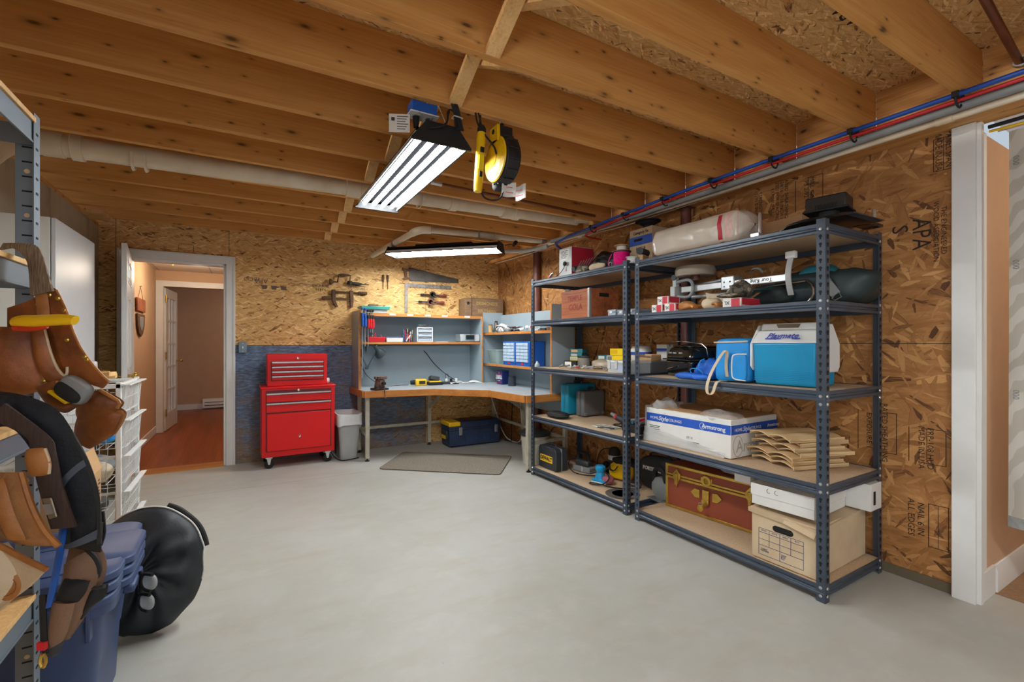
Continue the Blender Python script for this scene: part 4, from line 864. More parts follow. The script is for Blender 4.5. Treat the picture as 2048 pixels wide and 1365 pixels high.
for k, x in enumerate((1.403, 1.457)):
    t = hung('screwdriver', ('left' if k == 0 else 'right')+' one of two old wooden handled screwdrivers hung point down', 'screwdriver', x, 2.04)
    M().lathe([(0, .0), (.012, -.002), (.014, -.03), (.012, -.055), (.007, -.066)], 14, (0, -.02, 0)).build('handle', 'old_wood', t)
    M().lathe([(.007, -.066), (.009, -.075), (.004, -.09), (.004, -.17), (0, -.175)], 10, (0, -.02, 0)).build('shank', 'iron', t); M().cyl((0, 0, -.06), (0, -.03, -.06), .0025, n=6).build('nail', 'iron', t)
t = hung('hand_saw', 'antique hand saw with a wooden handle hung blade to the right', 'hand saw', 1.72, 2.07)
M().prism([(-.01, .085), (.645, -.018), (.645, -.066), (.0, -.083)], 'xz', -.015, -.012).build('blade', mat('aged_steel', (92, 86, 82), .5, .6, .25, 6), t)
M().prism([(.02, .075), (-.02, .06), (-.07, .058), (-.085, .075), (-.09, .05), (-.07, .03), (-.055, -.04), (-.09, -.06), (-.06, -.075), (-.01, -.06), (.02, -.07), (.005, -.045), (-.028, -.035), (-.035, .02), (-.02, .035), (.01, .03)], 'xz', -.026, -.004).build('handle', 'old_wood', t, .003)
M().cyl((-.04, 0, .048), (-.04, -.03, .048), .003, n=6).build('nail', 'iron', t)
t = hung('framing_square', 'rusty steel framing square hung under the hand saw', 'framing square', 1.665, 1.96)
M().prism([(0, 0), (.60, 0), (.6, -.045), (.038, -.045), (.034, -.36), (0, -.36)], 'xz', -.012, -.009).build('blade', mat('pitted_steel', (150, 146, 142), .5, .5, .3, 26, c2=(112, 98, 90)), t); M().cyl((.05, 0, .003), (.05, -.025, .003), .003, n=6).build('nail', 'iron', t)
for k, (x, z, lab) in enumerate(((2.0, 1.828, 'upper antique hand crank drill hung under the framing square'), (1.972, 1.74, 'lower antique hand crank drill with red gear wheel'))):
    t = hung('hand_drill', lab, 'hand drill', x, z)
    M().cyl((-.1, -.04, 0), (.1, -.04, .0), .009).build('frame', 'iron', t)
    g_ = M().lathe([(.026, -.005), (.042, -.006), (.042, .006), (.026, .005), (.026, -.005)], 26, (0, -.062, 0), 'y'); g_.cyl((-.03, -.062, 0), (.03, -.062, 0), .004, n=6).cyl((0, -.062, -.03), (0, -.062, .03), .004, n=6); g_.build('gear_wheel', 'brownpaint' if k else 'iron', t)
    M().cyl((0, -.07, 0), (.03, -.075, -.025), .005).lathe([(0, -.02), (.01, -.018), (.012, 0), (0, .015)], 12, (.032, -.085, -.027), 'y').build('crank', 'old_wood', t)
    M().lathe([(.009, .085), (.014, .1), (.011, .125), (.02, .155), (.018, .185), (0, .195)], 14, (0, -.04, 0), 'x').build('handle', mat('red_wood', (112, 48, 38), .4), t)
    M().lathe([(0, -.2), (.003, -.198), (.004, -.15), (.013, -.145), (.014, -.11), (.009, -.1)], 12, (0, -.04, 0), 'x').build('chuck', 'iron', t); M().cyl((-.02, 0, .01), (-.02, -.05, .01), .003, n=6).build('nail', 'iron', t)
t = thing('wooden_box', 'antique wooden crate end with stencilled lettering on top of the hutch', 'wooden box', (2.345, 5.2, 1.565), R(1))
M().box(0, .012, 0, .085, .2, .225).box(.085, .0, 0, .54, .22, .235).build('box_body', mat('weathered_wood', (140, 108, 78), .75, var=.2, stretch=(2, 20, 20), vs=3, c2=(100, 74, 54)), t, .004)
M().box(.08, -.006, .0, .09, .0, .25).build('batten', 'old_wood', t, .002)
M().lathe([(0, -.003), (.018, -.003), (.02, 0)], 14, (.045, .012, .165), 'y').build('knot', 'hole', t)
bk = mat('faded_stencil', (176, 142, 84), .8); text('DESMOND\u2019S', .055, t, bk, (.3, -.001, .165), sx=1.0, bold=.001); text('SOUTHERN', .05, t, bk, (.3, -.001, .07), sx=1.0, bold=.001)
# ================================================================ SHELVING UNITS
LV = [1.812, 1.443, 1.008, .558, .08]
def tear(m, cx, cz, face, s=1):
    pts = [(.0075*math.cos(a), .0075*math.sin(a)+.004) for a in [R(-60+30*i) for i in range(11)]]+[(-.0035, -.011), (.0035, -.011)]
    pts = [(x, z) for x, z in pts]
    if face == 'f': m.prism([(cx+x, cz+z) for x, z in pts], 'xz', -.0026, -.0018)
    else: m.prism([(cx+x, cz+z) for x, z in pts], 'yz', s*.0018, s*.0026)
def post(m_holes, H, wf=.038):
    m = M().box(0, -.002, 0, wf, 0, H).box(-.002, -.002, 0, 0, wf, H); m.mat(1)
    n = int((H-.03)/.0381)
    for k in range(n):
        z = .03+.0381*k
        riv = any(abs(z-(l-.012)) < .0195 or abs(z-(l-.045)) < .0195 for l in LV)
        m.mat(2 if riv else 1)
        if riv: m.lathe([(0, -.0035), (.006, -.003), (.008, 0)], 10, (wf/2, -.002, z), 'y')
        else: tear(m, wf/2, z, 'f')
        m.mx = Matrix.Translation((-.002, 0, 0))
        if riv: m.lathe([(0, -.0035), (.006, -.003), (.008, 0)], 10, (0, wf/2, z), 'x')
        else: tear(m, wf/2, z, 's', -1)
        m.mx = Matrix()
    return m
BEAM = [(.006, 0), (-.001, 0), (-.001, -.018), (.005, -.022), (.005, -.030), (-.003, -.036), (-.003, -.049), (.006, -.049)]
def shelving(label, loc, rz, w=1.213, d=.592, H=1.832):
    t = thing('shelving_unit', label, 'shelving unit', loc, rz, 'blue grey steel shelving units along the right wall')
    for x, y, a in ((0, 0, 0), (w, 0, 1), (0, d, 2), (w, d, 3)):
        p = post(True, H).build('post', ['steel', 'hole', 'zinc'], t, 0, ang=30)
        p.location = (x, y, 0); p.scale = (1 if a in (0, 2) else -1, 1 if a in (0, 1) else -1, 1)
    for z in LV:
        m = M()
        m.prism([(y, z+q) for y, q in BEAM], 'yz', .003, w-.003)
        m.prism([(d-y, z+q) for y, q in BEAM], 'yz', .003, w-.003)
        m.prism([(x, z+q) for x, q in BEAM], 'xz', .004, d-.004); m.prism([(w-x, z+q) for x, q in BEAM], 'xz', .004, d-.004)
        f = m.build('shelf_frame', 'steel', t, .0015, seg=1)
        M().box(.008, .008, z-.016, w-.008, d-.008, z-.003).build('shelf_board', 'pboard', f)
    return t
U2 = shelving('blue grey steel shelving unit next to the white post, with coolers and a trunk', (2.362, 2.36, 0), R(-89.3))
U1 = dup(U2, (2.325, 3.657, 0), R(-88.2), 'blue grey steel shelving unit further back, beside the corner workbench')
def it(name, lab, cat, X, Y, z, rz=-90, group=None): return thing(name, lab, cat, (X, Y, z), R(rz), group)
Z1, Z2, Z3, Z4, Z5 = [l+.0005 for l in LV]
# ---- unit beside the white post, bottom shelf
bm_ = mat('trunk_red_brown', (142, 68, 44), .55, var=.08, vs=5)
t = it('trunk', 'red brown steamer trunk with brass trim and padlock on the bottom shelf', 'trunk', 2.60, 2.295, Z5, -84)
W_, D_, H_ = .68, .30, .30
M().box(0, 0, .004, W_, D_, .222).build('body', bm_, t, .004); M().box(0, 0, .224, W_, D_, H_).build('lid', bm_, t, .004)
m = M()
for x in (0, W_):
    for z0, z1 in ((0, .218), (.226, H_+.002)): m.box(x-.004 if x == 0 else x-.016, -.004, z0, x+.016 if x == 0 else x+.004, .012, z1).box(x-.004 if x == 0 else x-.004, .0, z0, x+.004 if x == 0 else x+.004, .02, z1)
for z0, z1 in ((0, .016), (.204, .219), (.225, .238), (H_-.014, H_+.003)): m.box(-.004, -.0045, z0, W_+.004, 0, z1)
m.box(-.004, -.004, H_-.001, W_+.004, .016, H_+.003).box(-.005, 0, 0, 0, D_, .016).box(-.005, 0, .204, 0, D_, .236); m.build('brass_trim', 'brass', t, .001)
for x in (.09, .6): M().prism([(x-.03, .245), (x, .28), (x+.03, .245), (x+.03, .21), (x+.018, .2), (x, .15), (x-.018, .2), (x-.03, .21)], 'xz', -.013, -.004).box(x-.01, -.022, .17, x+.01, -.012, .25).build('draw_latch', 'brass', t, .002)
M().lathe([(.017, -.004), (.018, -.012), (.034, -.012), (.036, -.004)], 24, (.31, 0, .245), 'y').lathe([(0, -.005), (.018, -.006)], 20, (.31, 0, .245), 'y').box(.27, -.006, .225, .35, 0, .265).build('ring_plate', 'brass', t, .001)
M().box(.285, -.014, .1, .33, -.004, .185).lathe([(0, -.018), (.024, -.018), (.026, -.012), (.026, -.004)], 24, (.305, 0, .105), 'y').build('hasp_lock', 'brass', t, .002)
for s in (-1, 1): M().prism([(.307+s*.045, .12), (.307+s*.08, .12), (.307+s*.11, .15), (.307+s*.08, .18), (.307+s*.045, .175)], 'xz', -.008, -.003).build('leaf_plate', 'brass', t, .001)
t2 = thing('padlock', 'round brass and steel padlock hanging on the trunk hasp', 'padlock', (2.60+.002, 2.302-.31*.995, Z5+.075), R(-84))
M().lathe([(0, -.034), (.02, -.034), (.022, -.03), (.022, -.02), (0, -.02)], 22, (0, .03*0, 0), 'y').build('body', 'brass', t2); M().tube([(-.013, -.027, .01), (-.013, -.027, .035), (.013, -.027, .035), (.013, -.027, .01)], .003, 8, sm=1).build('shackle', 'chrome', t2)
tag(M().blob((2.75, 1.86, Z5+.325), (.06, .1, .022), 2, .012, 20, floor=Z5+.304, seed=4).build('plastic_bag', clear('film', (220, 222, 222), .45)), 'crumpled clear plastic bag lying on the trunk lid', 'plastic bag')
t = it('file_box', 'worn cardboard file box with handle hole and printed grid, bottom shelf', 'file box', 2.392, 1.522, Z5, -88)
M().box(0, 0, 0, .325, .54, .255).build('box_body', 'card2', t, .004); 
m = M(); m.at((0, 0, .258), (R(2), R(3), 0)).box(-.012, -.012, -.004, .335, .55, .004); m.at((0, -.012, .262), (R(10), R(3), 0)).box(-.012, -.003, -.022, .2, .0, .004); m.at((.18, -.012, .255), (R(-20), R(12), 0)).box(0, -.002, -.022, .15, .002, .01); m.build('lid_flap', 'card2', t)
pts = [(.165+math.copysign(.034, math.cos(a))+.018*math.cos(a), .186+.016*math.sin(a)) for a in [R(7.5)+2*PI*i/24 for i in range(24)]]
M().prism(pts, 'xz', -.0012, .0).build('hand_hole', 'hole', t)
m = M(); gx = (.04, .095, .15, .205, .265); gz = (.03, .075, .115, .15, .166)
for z, a, b in ((.025, 0, 4), (.075, 0, 4), (.108, 0, 4), (.144, 0, 4), (.165, 0, 4)): m.box(gx[a], -.0012, z-.0009, gx[b], -.0002, z+.0009)
for k, x in enumerate(gx): m.box(x-.0009, -.0012, .025 if k in (0, 2, 4) else .075, x+.0009, -.0002, .165)
ink = mat('blue_ink', (40, 66, 116), .7); m.build('printed_grid', ink, t)
for k, wd in enumerate(('FROM', 'DATE', 'SHELF', 'BOX')): text(wd, .0105, t, ink, ((gx[k]+gx[k+1])/2, -.0006, .155))
text('CLIENT\nNUMBER', .011, t, ink, (.05, -.0006, .052), align='LEFT', space=.8); text('TEMP\nBOX\nNO.', .011, t, ink, (.156, -.0006, .05), align='LEFT', space=.8)
t = it('white_box', 'flat white carton with a lid lying on the file box', 'carton', 2.40, 1.527, Z5+.282, -86)
M().box(0, 0, 0, .31, .36, .075).build('tray', 'paper', t, .002); M().box(-.004, -.004, .05, .314, .364, .112).build('lid', 'paper', t, .002)
m = M()
for x in (.09, .13): m.tube([(x, -.0045, .1), (x-.008, -.0045, .088), (x, -.0045, .075), (x+.01, -.0045, .08)], .0012, 4, sm=1)
m.build('pen_mark', 'iron', t); t.rotation_euler.y = 0
t = it('white_box', 'white carton with a black slot standing at the back of the bottom shelf', 'carton', 2.775, 1.30, Z5+.275, -88)
M().box(0, .04, 0, .16, .17, .14).build('box_body', 'paper', t, .002); M().box(.1605, .07, .03, .163, .09, .10).build('slot', 'hole', t)
o = M().box(0, 0, 0, .1, .12, .07).build('white_box', 'paper', None, .002); o.location = (2.62, 1.78, Z5+.304); o.rotation_euler.z = R(-86); tag(o, 'little white carton sitting on the right end of the trunk', 'carton')
# ---- fourth level up from... ceiling box and siding
t = it('tile_carton', 'white carton of ceiling tiles with blue band, wrapped in torn plastic', 'carton', 2.438, 2.328, Z4, -89.3)
W_, D_, H_ = .645, .47, .228
M().box(0, 0, .002, W_, D_, H_).build('carton_body', 'paper', t, .003)
bb = mat('carton_blue', (34, 86, 186), .45)
M().box(.004, -.0015, .14, W_-.002, 0, .195).box(W_, .002, .14, W_+.0015, D_-.002, .195).build('blue_band', bb, t)
M().box(.02, .02, H_, W_-.01, D_-.01, H_+.0015).build('top_flap', 'card', t)
text('HOME', .026, t, 'paper', (.07, -.002, .165)); text('Style', .042, t, 'paper', (.148, -.002, .166), shear=.3, bold=.0006); text('CEILINGS', .026, t, 'paper', (.245, -.002, .165)); text('Armstrong', .036, t, 'paper', (.53, -.002, .166), bold=.0008)
m = M().tube([(.452+.017*math.cos(a), -.002, .166+.019*math.sin(a)) for a in [2*PI*i/24 for i in range(24)]], .0014, 5, True); m.build('logo_ring', 'paper', t)
text('HOME', .026, t, 'paper', (W_+.002, .07, .165), SIDE); text('Style', .04, t, 'paper', (W_+.002, .15, .166), SIDE, shear=.3); text('CEILINGS', .026, t, 'paper', (W_+.002, .245, .165), SIDE); text('Armstrong', .03, t, 'paper', (W_+.002, .43, .166), SIDE)
gl = mat('pale_print', (176, 172, 168), .7); text('Armstrong', .1, t, gl, (W_+.0008, .27, .065), SIDE, bold=.001)
M().tube([(W_+.001, .065+.045*math.cos(a), .07+.06*math.sin(a)) for a in [2*PI*i/30 for i in range(30)]], .002, 5, True).build('faint_ring', gl, t)
m = M()
for k in range(5): m.box(.03+.004*k, -.002, .108-.011*k, .12-.008*(k % 2), -.0005, .112-.011*k); m.box(.34, -.0022, .05-.007*k, .43-.012*(k % 3), -.0008, .053-.007*k)
m.build('label_print', 'dgrey', t)
text('071X', .022, t, 'dgrey', (.36, -.001, .075))
fl = clear('torn_film', (222, 222, 222), .34, .12)
M().blob((.09, .1, H_+.01), (.085, .11, .055), 2, .03, 14, floor=H_-.02, seed=1, fold=.03).build('crumpled_film', fl, t, ang=80); M().blob((.52, .09, H_+.0), (.13, .1, .035), 2, .025, 16, floor=H_-.02, seed=5, fold=.03).build('crumpled_film', fl, t, ang=80)
M().sheet(lambda u, v: (.62*u-.008, -.012-.01*noise.noise(Vector((u*6, v*5, 1)))-.012*(1-v)*(1-u*.6), .002+.1*v*(1-u*.75)), 24, 6, .0008).build('film_sheet', fl, t, ang=80)
M().sheet(lambda u, v: (-.002-.004*(1-v)-.5*.012*noise.noise(Vector((u*5, v*5, 4))), -.01+.4*u, .002+.24*v), 10, 8, .0008).build('film_end', fl, t, ang=80)
sd = timber('pale_moulding', lin((232, 204, 160)), lin((222, 192, 146)), lin((206, 172, 124)), 'y', False, .55)
def plank(k, x, y, z, rz, w, tilt, lab, L=.42):
    def top(s): return .02+.017*math.sin(PI*min(1, s*1.08))*(1-.5*s)
    n = 10; half = []
    for h in range(2):
        for i in range(n+1):
            s = i/n; half.append((h*w/2+s*w/2, .004+.02*math.sin(PI*s)*.9+(.0 if h == 0 else .006)*(1-s)))
    up = [(x_, z_+.006) for x_, z_ in half]
    o = M().prism(half+up[::-1], 'xz', 0, L).box(0, 0, 0, .007, L, .018).box(w-.006, 0, 0, w, L, .02).build('moulding_plank', sd, None, .001, seg=1, ang=25)
    o.location = (x, y, z); o.rotation_euler = (0, R(tilt), R(rz)); tag(o, lab, 'plank', 'stack of curved planks')
orr = ['bottom', 'second from bottom', 'third from bottom', 'fourth from bottom', 'fifth from bottom', 'sixth from bottom', 'topmost']
for k in range(7):
    plank(k, (2.60, 2.615, 2.585, 2.63, 2.60, 2.61, 2.58)[k], (1.655, 1.67, 1.68, 1.63, 1.655, 1.64, 1.655)[k], Z4+.0245*k+.001, (-106, -108, -104, -109, -107, -102, -108)[k], (.30, .31, .32, .31, .31, .3, .3)[k], 0, orr[k]+' pale curved plank in the stack beside the tile carton', (.37, .33, .37, .34, .33, .35, .35)[k])
# ---- coolers shelf
t = it('portable_grill', 'black portable charcoal grill with chrome wire handles on the middle shelf', 'grill', 2.60, 2.31, Z3, -112)
gm = 'blackg'
M().taper(.012, .012, .328, .32, .001, .115, -.012, -.012).build('bowl', gm, t, .02, seg=3); M().taper(0, 0, .34, .332, .118, .2, .02, .03).taper(.02, .03, .32, .302, .2, .212, .03, .03).build('lid', gm, t, .022, seg=3)
M().box(-.012, -.012, .112, .352, .344, .12).build('rim', 'blackm', t, .003)
M().tube([(.02, .03, .205), (.06, .0, .235), (.26, .0, .24), (.3, .03, .232), (.36, .1, .22), (.36, .12, .12), (.33, .15, .03)], .0035, 7, sm=1).tube([(.0, .14, .19), (-.03, .14, .215), (-.02, .24, .225), (.02, .28, .21)], .0035, 7, sm=1).build('wire_handle', 'chrome', t)
M().tube([(.06, -.004, .05), (.07, -.02, .048), (.12, -.02, .06), (.15, -.012, .066)], .004, 7, sm=1).build('front_latch', 'chrome', t)
for x in (.06, .12, .2): M().box(x-.018, -.002+.012, .155, x+.018, .016, .166).build('vent_hole', 'alu', t)
for x in (.05, .19): M().lathe([(0, -.004), (.006, -.004), (.007, 0)], 12, (x, .008, .09), 'y').build('rivet', 'zinc', t)
t = it('cloth_bag', 'crumpled royal blue nylon bag lying in front of the grill', 'cloth bag', 2.40, 2.055, Z3, -90)
bc = mat('royal_nylon', (16, 92, 190), .6, var=.2, vs=8, bump=.2)
M().blob((.17, .10, .055), (.09, .07, .08), 2, .03, 14, floor=.001, seed=3, fold=.04).build('bag_body', bc, t, ang=70); M().blob((.08, .035, .02), (.1, .03, .022), 2.4, .012, 20, floor=.001, seed=7).blob((.19, .02, .018), (.07, .022, .02), 2.4, .01, 20, floor=.001, seed=8).build('fold', bc, t, ang=70)
M().tube([(.12, .03, .03), (.1, .02, .06), (.15, .0, .075), (.2, .01, .06), (.2, .03, .02)], .003, 6, sm=2).tube([(.19, .05, .13), (.18, .02, .12), (.17, .02, .08)], .003, 6, sm=1).build('drawstring', 'sky', t)
t = it('soft_cooler', 'bright blue soft cooler bag with off-white straps beside the hard cooler', 'cooler bag', 2.455, 1.80, Z3, -85)
M().blob((.105, .11, .128), (.108, .112, .128), 7, .006, 9, nu=40, nv=24, floor=.0, seed=2, e2=9).build('bag_body', 'sky', t, ang=60)
M().tube([(.0, -.003, .232), (.1, -.006, .234), (.205, -.003, .238)], .005, 6).build('zipper', 'canvas', t); M().blob((.16, -.005, .09), (.042, .012, .075), 6, 0, e2=6).build('front_pocket', 'sky', t)
M().tube([(.205, -.016, .165), (.135, -.016, .165), (.118, -.016, .145), (.118, -.016, .04), (.13, -.016, .018), (.2, -.016, .014)], .004, 6, sm=2).build('pocket_piping', 'paper', t)
def strap(pts, w, th=.0025):
    P = [Vector(p) for p in pts]
    for _ in range(2):
        Q = [P[0]]
        for i in range(len(P)-1): Q += [P[i]*.75+P[i+1]*.25, P[i]*.25+P[i+1]*.75]
        P = Q+[P[-1]]
    n = len(P)-1
    def fn(u, v):
        f = u*n; i = min(int(f), n-1); p = P[i].lerp(P[i+1], f-i); return (p.x+(v-.5)*w, p.y, p.z)
    return M().sheet(fn, n*2, 2, th)
strap([(.085, -.006, .03), (.078, -.01, .1), (.095, -.02, .185), (.08, -.03, .185), (.04, -.08, .08), (.025, -.118, -.01), (.025, -.12, -.06), (.045, -.122, -.075), (.065, -.12, -.06), (.08, -.118, -.004), (.085, -.095, .012), (.085, -.02, .006)], .018).build('strap', 'canvas', t, ang=80)
t = it('hard_cooler', 'blue hard cooler with a white tent lid and carry slot on the middle shelf', 'cooler', 2.478, 1.578, Z3, -86)
cb = mat('cooler_blue', (12, 142, 190), .42, var=.05); W_ = .335; D_ = .245
M().taper(.012, .012, W_-.012, D_-.012, .0, .232, -.01, -.01).build('body', cb, t, .014, seg=3)
for k in range(7): M().box(.012, .0075-.0008*k*.3, .022+.0095*k, W_-.014, .013, .0265+.0095*k).build('groove', cb, t)
m = M().taper(-.004, -.004, W_+.004, D_+.004, .228, .30, .0, .078).taper(.012, .074, W_-.012, D_-.074, .30, .338, .006, .004); m.build('lid', 'white', t, .008, seg=3)
M().prism([(.11, .312), (.215, .312), (.225, .333), (.10, .333)], 'xz', .0725, .0755).build('carry_slot', mat('slot_shade', (120, 104, 84), .7), t)
M().prism([(-.004, .225), (-.004, .1), (.02, .075), (D_-.02, .075), (D_+.004, .1), (D_+.004, .225), (D_-.082, .33), (.082, .33)], 'yz', W_-.004, W_+.008).build('end_cap', 'white', t, .005); M().prism([(-.004, .225), (-.004, .1), (.02, .075), (D_-.02, .075), (D_+.004, .1), (D_+.004, .225), (D_-.082, .33), (.082, .33)], 'yz', -.008, .004).build('end_cap', 'white', t, .005)
pk = mat('logo_blue', (74, 84, 178), .5); sl = (R(43), 0, 0)
text('Playmate', .056, t, pk, (.155, .0265, .268), sl, shear=.2, sx=.8, bold=.0006, ext=.001)
m = M(); m.at((.165, .011, .2525), sl).box(-.095, -.003, -.001, -.012, .004, .001).box(.045, -.003, -.001, .085, .004, .001); m.build('underline', pk, t)
# ---- second shelf: cart, gloves boxes, bags
glv = mat('red_print', (196, 40, 62), .5)
def glovebox(x, y, z, rz, lab, w=.11, d=.22):
    t = thing('glove_box', lab, 'small box', (x, y, z), R(rz), 'white and red glove boxes')
    M().box(0, 0, 0, w, d, .052).build('carton', 'paper', t, .002); M().box(w*.48, -.001, .003, w*.94, 0, .049).box(w, .01, .012, w+.001, d-.01, .05).build('red_panel', glv, t)
    text('XL', .026, t, 'dgrey', (w*.24, -.0006, .026), (R(90), R(180), 0), bold=.0006)
glovebox(2.40, 2.245, Z2, -88, 'white and red box at the front left of the second shelf', .085)
glovebox(2.40, 2.135, Z2, -88, 'white and red box beside the tan leather glove', .085)
glovebox(2.405, 2.20, Z2+.0525, -85, 'white and red box stacked on the two beneath it', .085, .13)
glovebox(2.41, 1.712, Z2, -86, 'white and red box standing below the printed golf cart bar')
t = it('work_glove', 'tan leather work glove lying on the shelf edge', 'glove', 2.41, 2.05, Z2)
M().blob((.05, .05, .03), (.055, .045, .03), 2.4, .01, 16, floor=.001, seed=2).build('palm', 'leather_l', t, ang=70)
for k in range(4): M().tube([(.09, .02+.02*k, .03), (.115, .015+.022*k, .028), (.13+.004*k, .01+.022*k, .014)], .011, 8, sm=1).build('finger', 'leather_l', t)
t = it('work_glove', 'beige and white work glove crumpled against the canvas bag', 'glove', 2.43, 1.875, Z2)
M().blob((.05, .04, .035), (.06, .04, .035), 2.2, .018, 16, floor=.001, seed=9, fold=.02).build('palm', 'canvas', t, ang=70)
for k in range(4): M().tube([(.08, .0+.018*k, .03), (.105, -.005+.018*k, .034), (.125, -.01+.018*k, .016)], .0095, 8, sm=1).build('finger', 'leather_l', t)
t = it('canvas_bag', 'open beige canvas bag slumped under the golf cart', 'bag', 2.525, 1.985, Z2)
M().sheet(lambda u, v: ((lambda a: (.14+.14*math.cos(a)*(1-.12*v)+.012*math.sin(a*5+v*3), .11+.10*math.sin(a)*(1-.1*v)+.01*math.cos(a*4), .002+.108*v*(1+.16*math.sin(a*2+1))*(1-.35*max(0, math.cos(a)))))(2*PI*u)), 40, 8, .004).build('bag_body', 'canvas', t, ang=70)
M().sheet(lambda u, v: (.02+.26*u, .03+.16*v, .004+.02*noise.noise(Vector((u*4, v*4, 2)))+.02), 10, 8, .004).build('lining', 'canvas', t, ang=70)
t = it('camouflage_hat', 'crumpled camouflage cap sitting on the white and red box', 'cap', 2.40, 1.72, Z2+.0535)
cm_ = N('camo'); v_ = cm_.noise(cm_.obj(), 26, 3).outputs[0]; camo = cm_.fin(cm_.ramp(v_, [(.38, lin((40, 40, 38))), (.47, lin((104, 92, 76))), (.55, lin((66, 70, 60))), (.62, lin((176, 160, 140)))]), .85)
M().blob((.06, .10, .045), (.075, .06, .055), 2, .018, 16, floor=.001, seed=4, fold=.03).build('crown', camo, t, ang=70); M().blob((.03, .03, .016), (.07, .05, .012), 2, .008, 16, seed=3).build('brim', camo, t, ang=70)
# golf cart folded on the shelf
t = it('golf_cart', 'folded silver golf cart with a lettered aluminium bar lying on the shelf', 'golf cart', 2.60, 2.20, 1.60, -90)
M().box(.05, -.02, -.02, .76, .02, .02).build('main_bar', mat('satin_aluminium', (206, 208, 210), .32, .55), t, .004)
M().cyl((.08, .08, .03), (.42, .06, .05), .012).cyl((.1, .03, -.05), (.42, .03, -.055), .012).build('side_strut', 'alu', t); M().box(.36, -.03, -.035, .45, .06, .05).build('bracket', 'alu', t, .006)
for q in (.385, .425):
    for z in (-.014, .014): M().lathe([(0, -.004), (.004, -.003), (.005, 0)], 8, (q, -.03, z), 'y').build('rivet', 'iron', t)
text('Tour King', .032, t, 'iron', (.615, -.0206, -.001), (R(90), R(180), 0), bold=.0005)
M().tube([(.03, -.04, .05), (.12, -.04, .065), (.16, -.04, .04), (.165, -.04, -.02), (.13, -.04, -.06), (.04, -.04, -.045)], .011, 10, sm=2).build('loop_handle', 'mgrey', t)
M().box(-.02, -.05, -.05, .02, .04, .03).box(.0, -.05, .02, .03, -.01, .1).build('folding_joint', 'lgrey', t, .006); M().lathe([(0, -.055), (.02, -.055), (.02, -.045)], 14, (.015, 0, .085), 'y').build('joint_pin', 'dgrey', t)
M().tube([(.5, .07, .07), (.52, .05, .085), (.56, .05, .085), (.57, .07, .06)], .012, 8, sm=1, flat=.4).build('cradle', 'mgrey', t)
M().sheet(lambda u, v: (.77+.03*v, -.02-.03*math.sin(u*3), -.1+.2*u), 10, 2, .006).build('rear_cradle', 'lgrey', t); M().box(.755, -.03, .1, .81, 0, .14).build('strap_buckle', 'paper', t, .006)
w_ = M().lathe([(.03, -.022), (.06, -.025), (.1, -.034), (.122, -.03), (.13, -.012), (.13, .012), (.122, .03), (.1, .034), (.06, .025), (.03, .022), (.03, -.022)], 40, (.125, .03, .118)).build('wheel', mat('taupe_rubber', (150, 136, 122), .75), t); M().cyl((.125, .03, .06), (.125, .03, .15), .03, n=20).build('hub', 'brownpaint', w_)
# golf bag
teal = mat('teal_nylon', (22, 104, 122), .6, var=.18, vs=6, bump=.25); dk = mat('dark_green_nylon', (30, 44, 46), .55, var=.3, vs=6, bump=.25)
t = it('golf_bag', 'dark green and teal golf bag lying along the right end of the shelf', 'golf bag', 2.715, 1.72, Z2)
M().blob((.35, .12, .105), (.27, .14, .105), 3, .03, 7, nu=40, nv=22, floor=.001, seed=6, fold=.03).build('bag_body', dk, t, ang=70)
M().blob((.33, .10, .155), (.11, .11, .085), 2.3, .02, 8, seed=2, fold=.02).blob((.02, .16, .11), (.14, .05, .05), 2.4, .012, 12, seed=5).build('teal_panel', teal, t, ang=70)
M().blob((.12, -.03, .06), (.15, .07, .058), 2.3, .03, 9, floor=.001, seed=11, fold=.04).build('side_pocket', dk, t, ang=70)
M().cyl((-.12, -.09, .105), (.32, -.02, .14), .005, n=10).tube([(.33, -.03, .14), (.37, -.04, .10), (.37, -.04, .05), (.33, -.03, .012)], .006, 8, sm=1).build('steel_rod', 'chrome', t)
m = M(); m.at((.44, -.02, .09), (R(8), R(-30), 0)).box(-.02, -.004, -.05, .03, .004, .05); m.build('tag_pouch', 'mgrey', t, .003); M().tube([(.455, -.024, .03), (.47, -.024, .02), (.5, -.024, .035), (.485, -.024, .07)], .002, 5, True).build('ring', 'zinc', t)
strap([(-.11, -.11, .085), (-.06, -.12, .06), (-.0, -.12, .03), (.02, -.12, .04), (.06, -.11, .06), (.1, -.1, .09)], .022).build('web_strap', 'suede', t, ang=80)
# ---- top shelf
t = it('foam_roll', 'long roll wrapped in cloudy plastic lying on the top shelf', 'wrapped roll', 2.42, 2.35, Z1)
def rollp(u, v):
    a = 2*PI*v; w = .10+.012*u; tw = .008*noise.noise(Vector((u*9, math.cos(a)*2, math.sin(a)*2)))
    e = min(1, u*9, (1-u)*12)**.5
    x, z = math.cos(a), math.sin(a); sq = 1/max(abs(x), abs(z))**.55
    return (.01+.74*u, .13+(.105*e+.01)*x*sq+tw, .112+(.082*e+.006)*z*sq*(1+.1*u)+tw)
M().sheet(rollp, 40, 32, .002).build('plastic_wrap', mat('cloudy_film', (214, 204, 190), .22, var=.1, vs=7, bump=.5, bs=14, spec=.8), t, ang=80)
M().cyl((.03, .13, .112), (.72, .13, .112), .07, n=24).build('roll_core', 'canvas', t)
M().sheet(lambda u, v: (rollp(.78+.035*v, .32+.42*u)[0], rollp(.78+.035*v, .32+.42*u)[1]-.004, rollp(.78+.035*v, .32+.42*u)[2]), 12, 2, .001).build('red_label', glv, t)
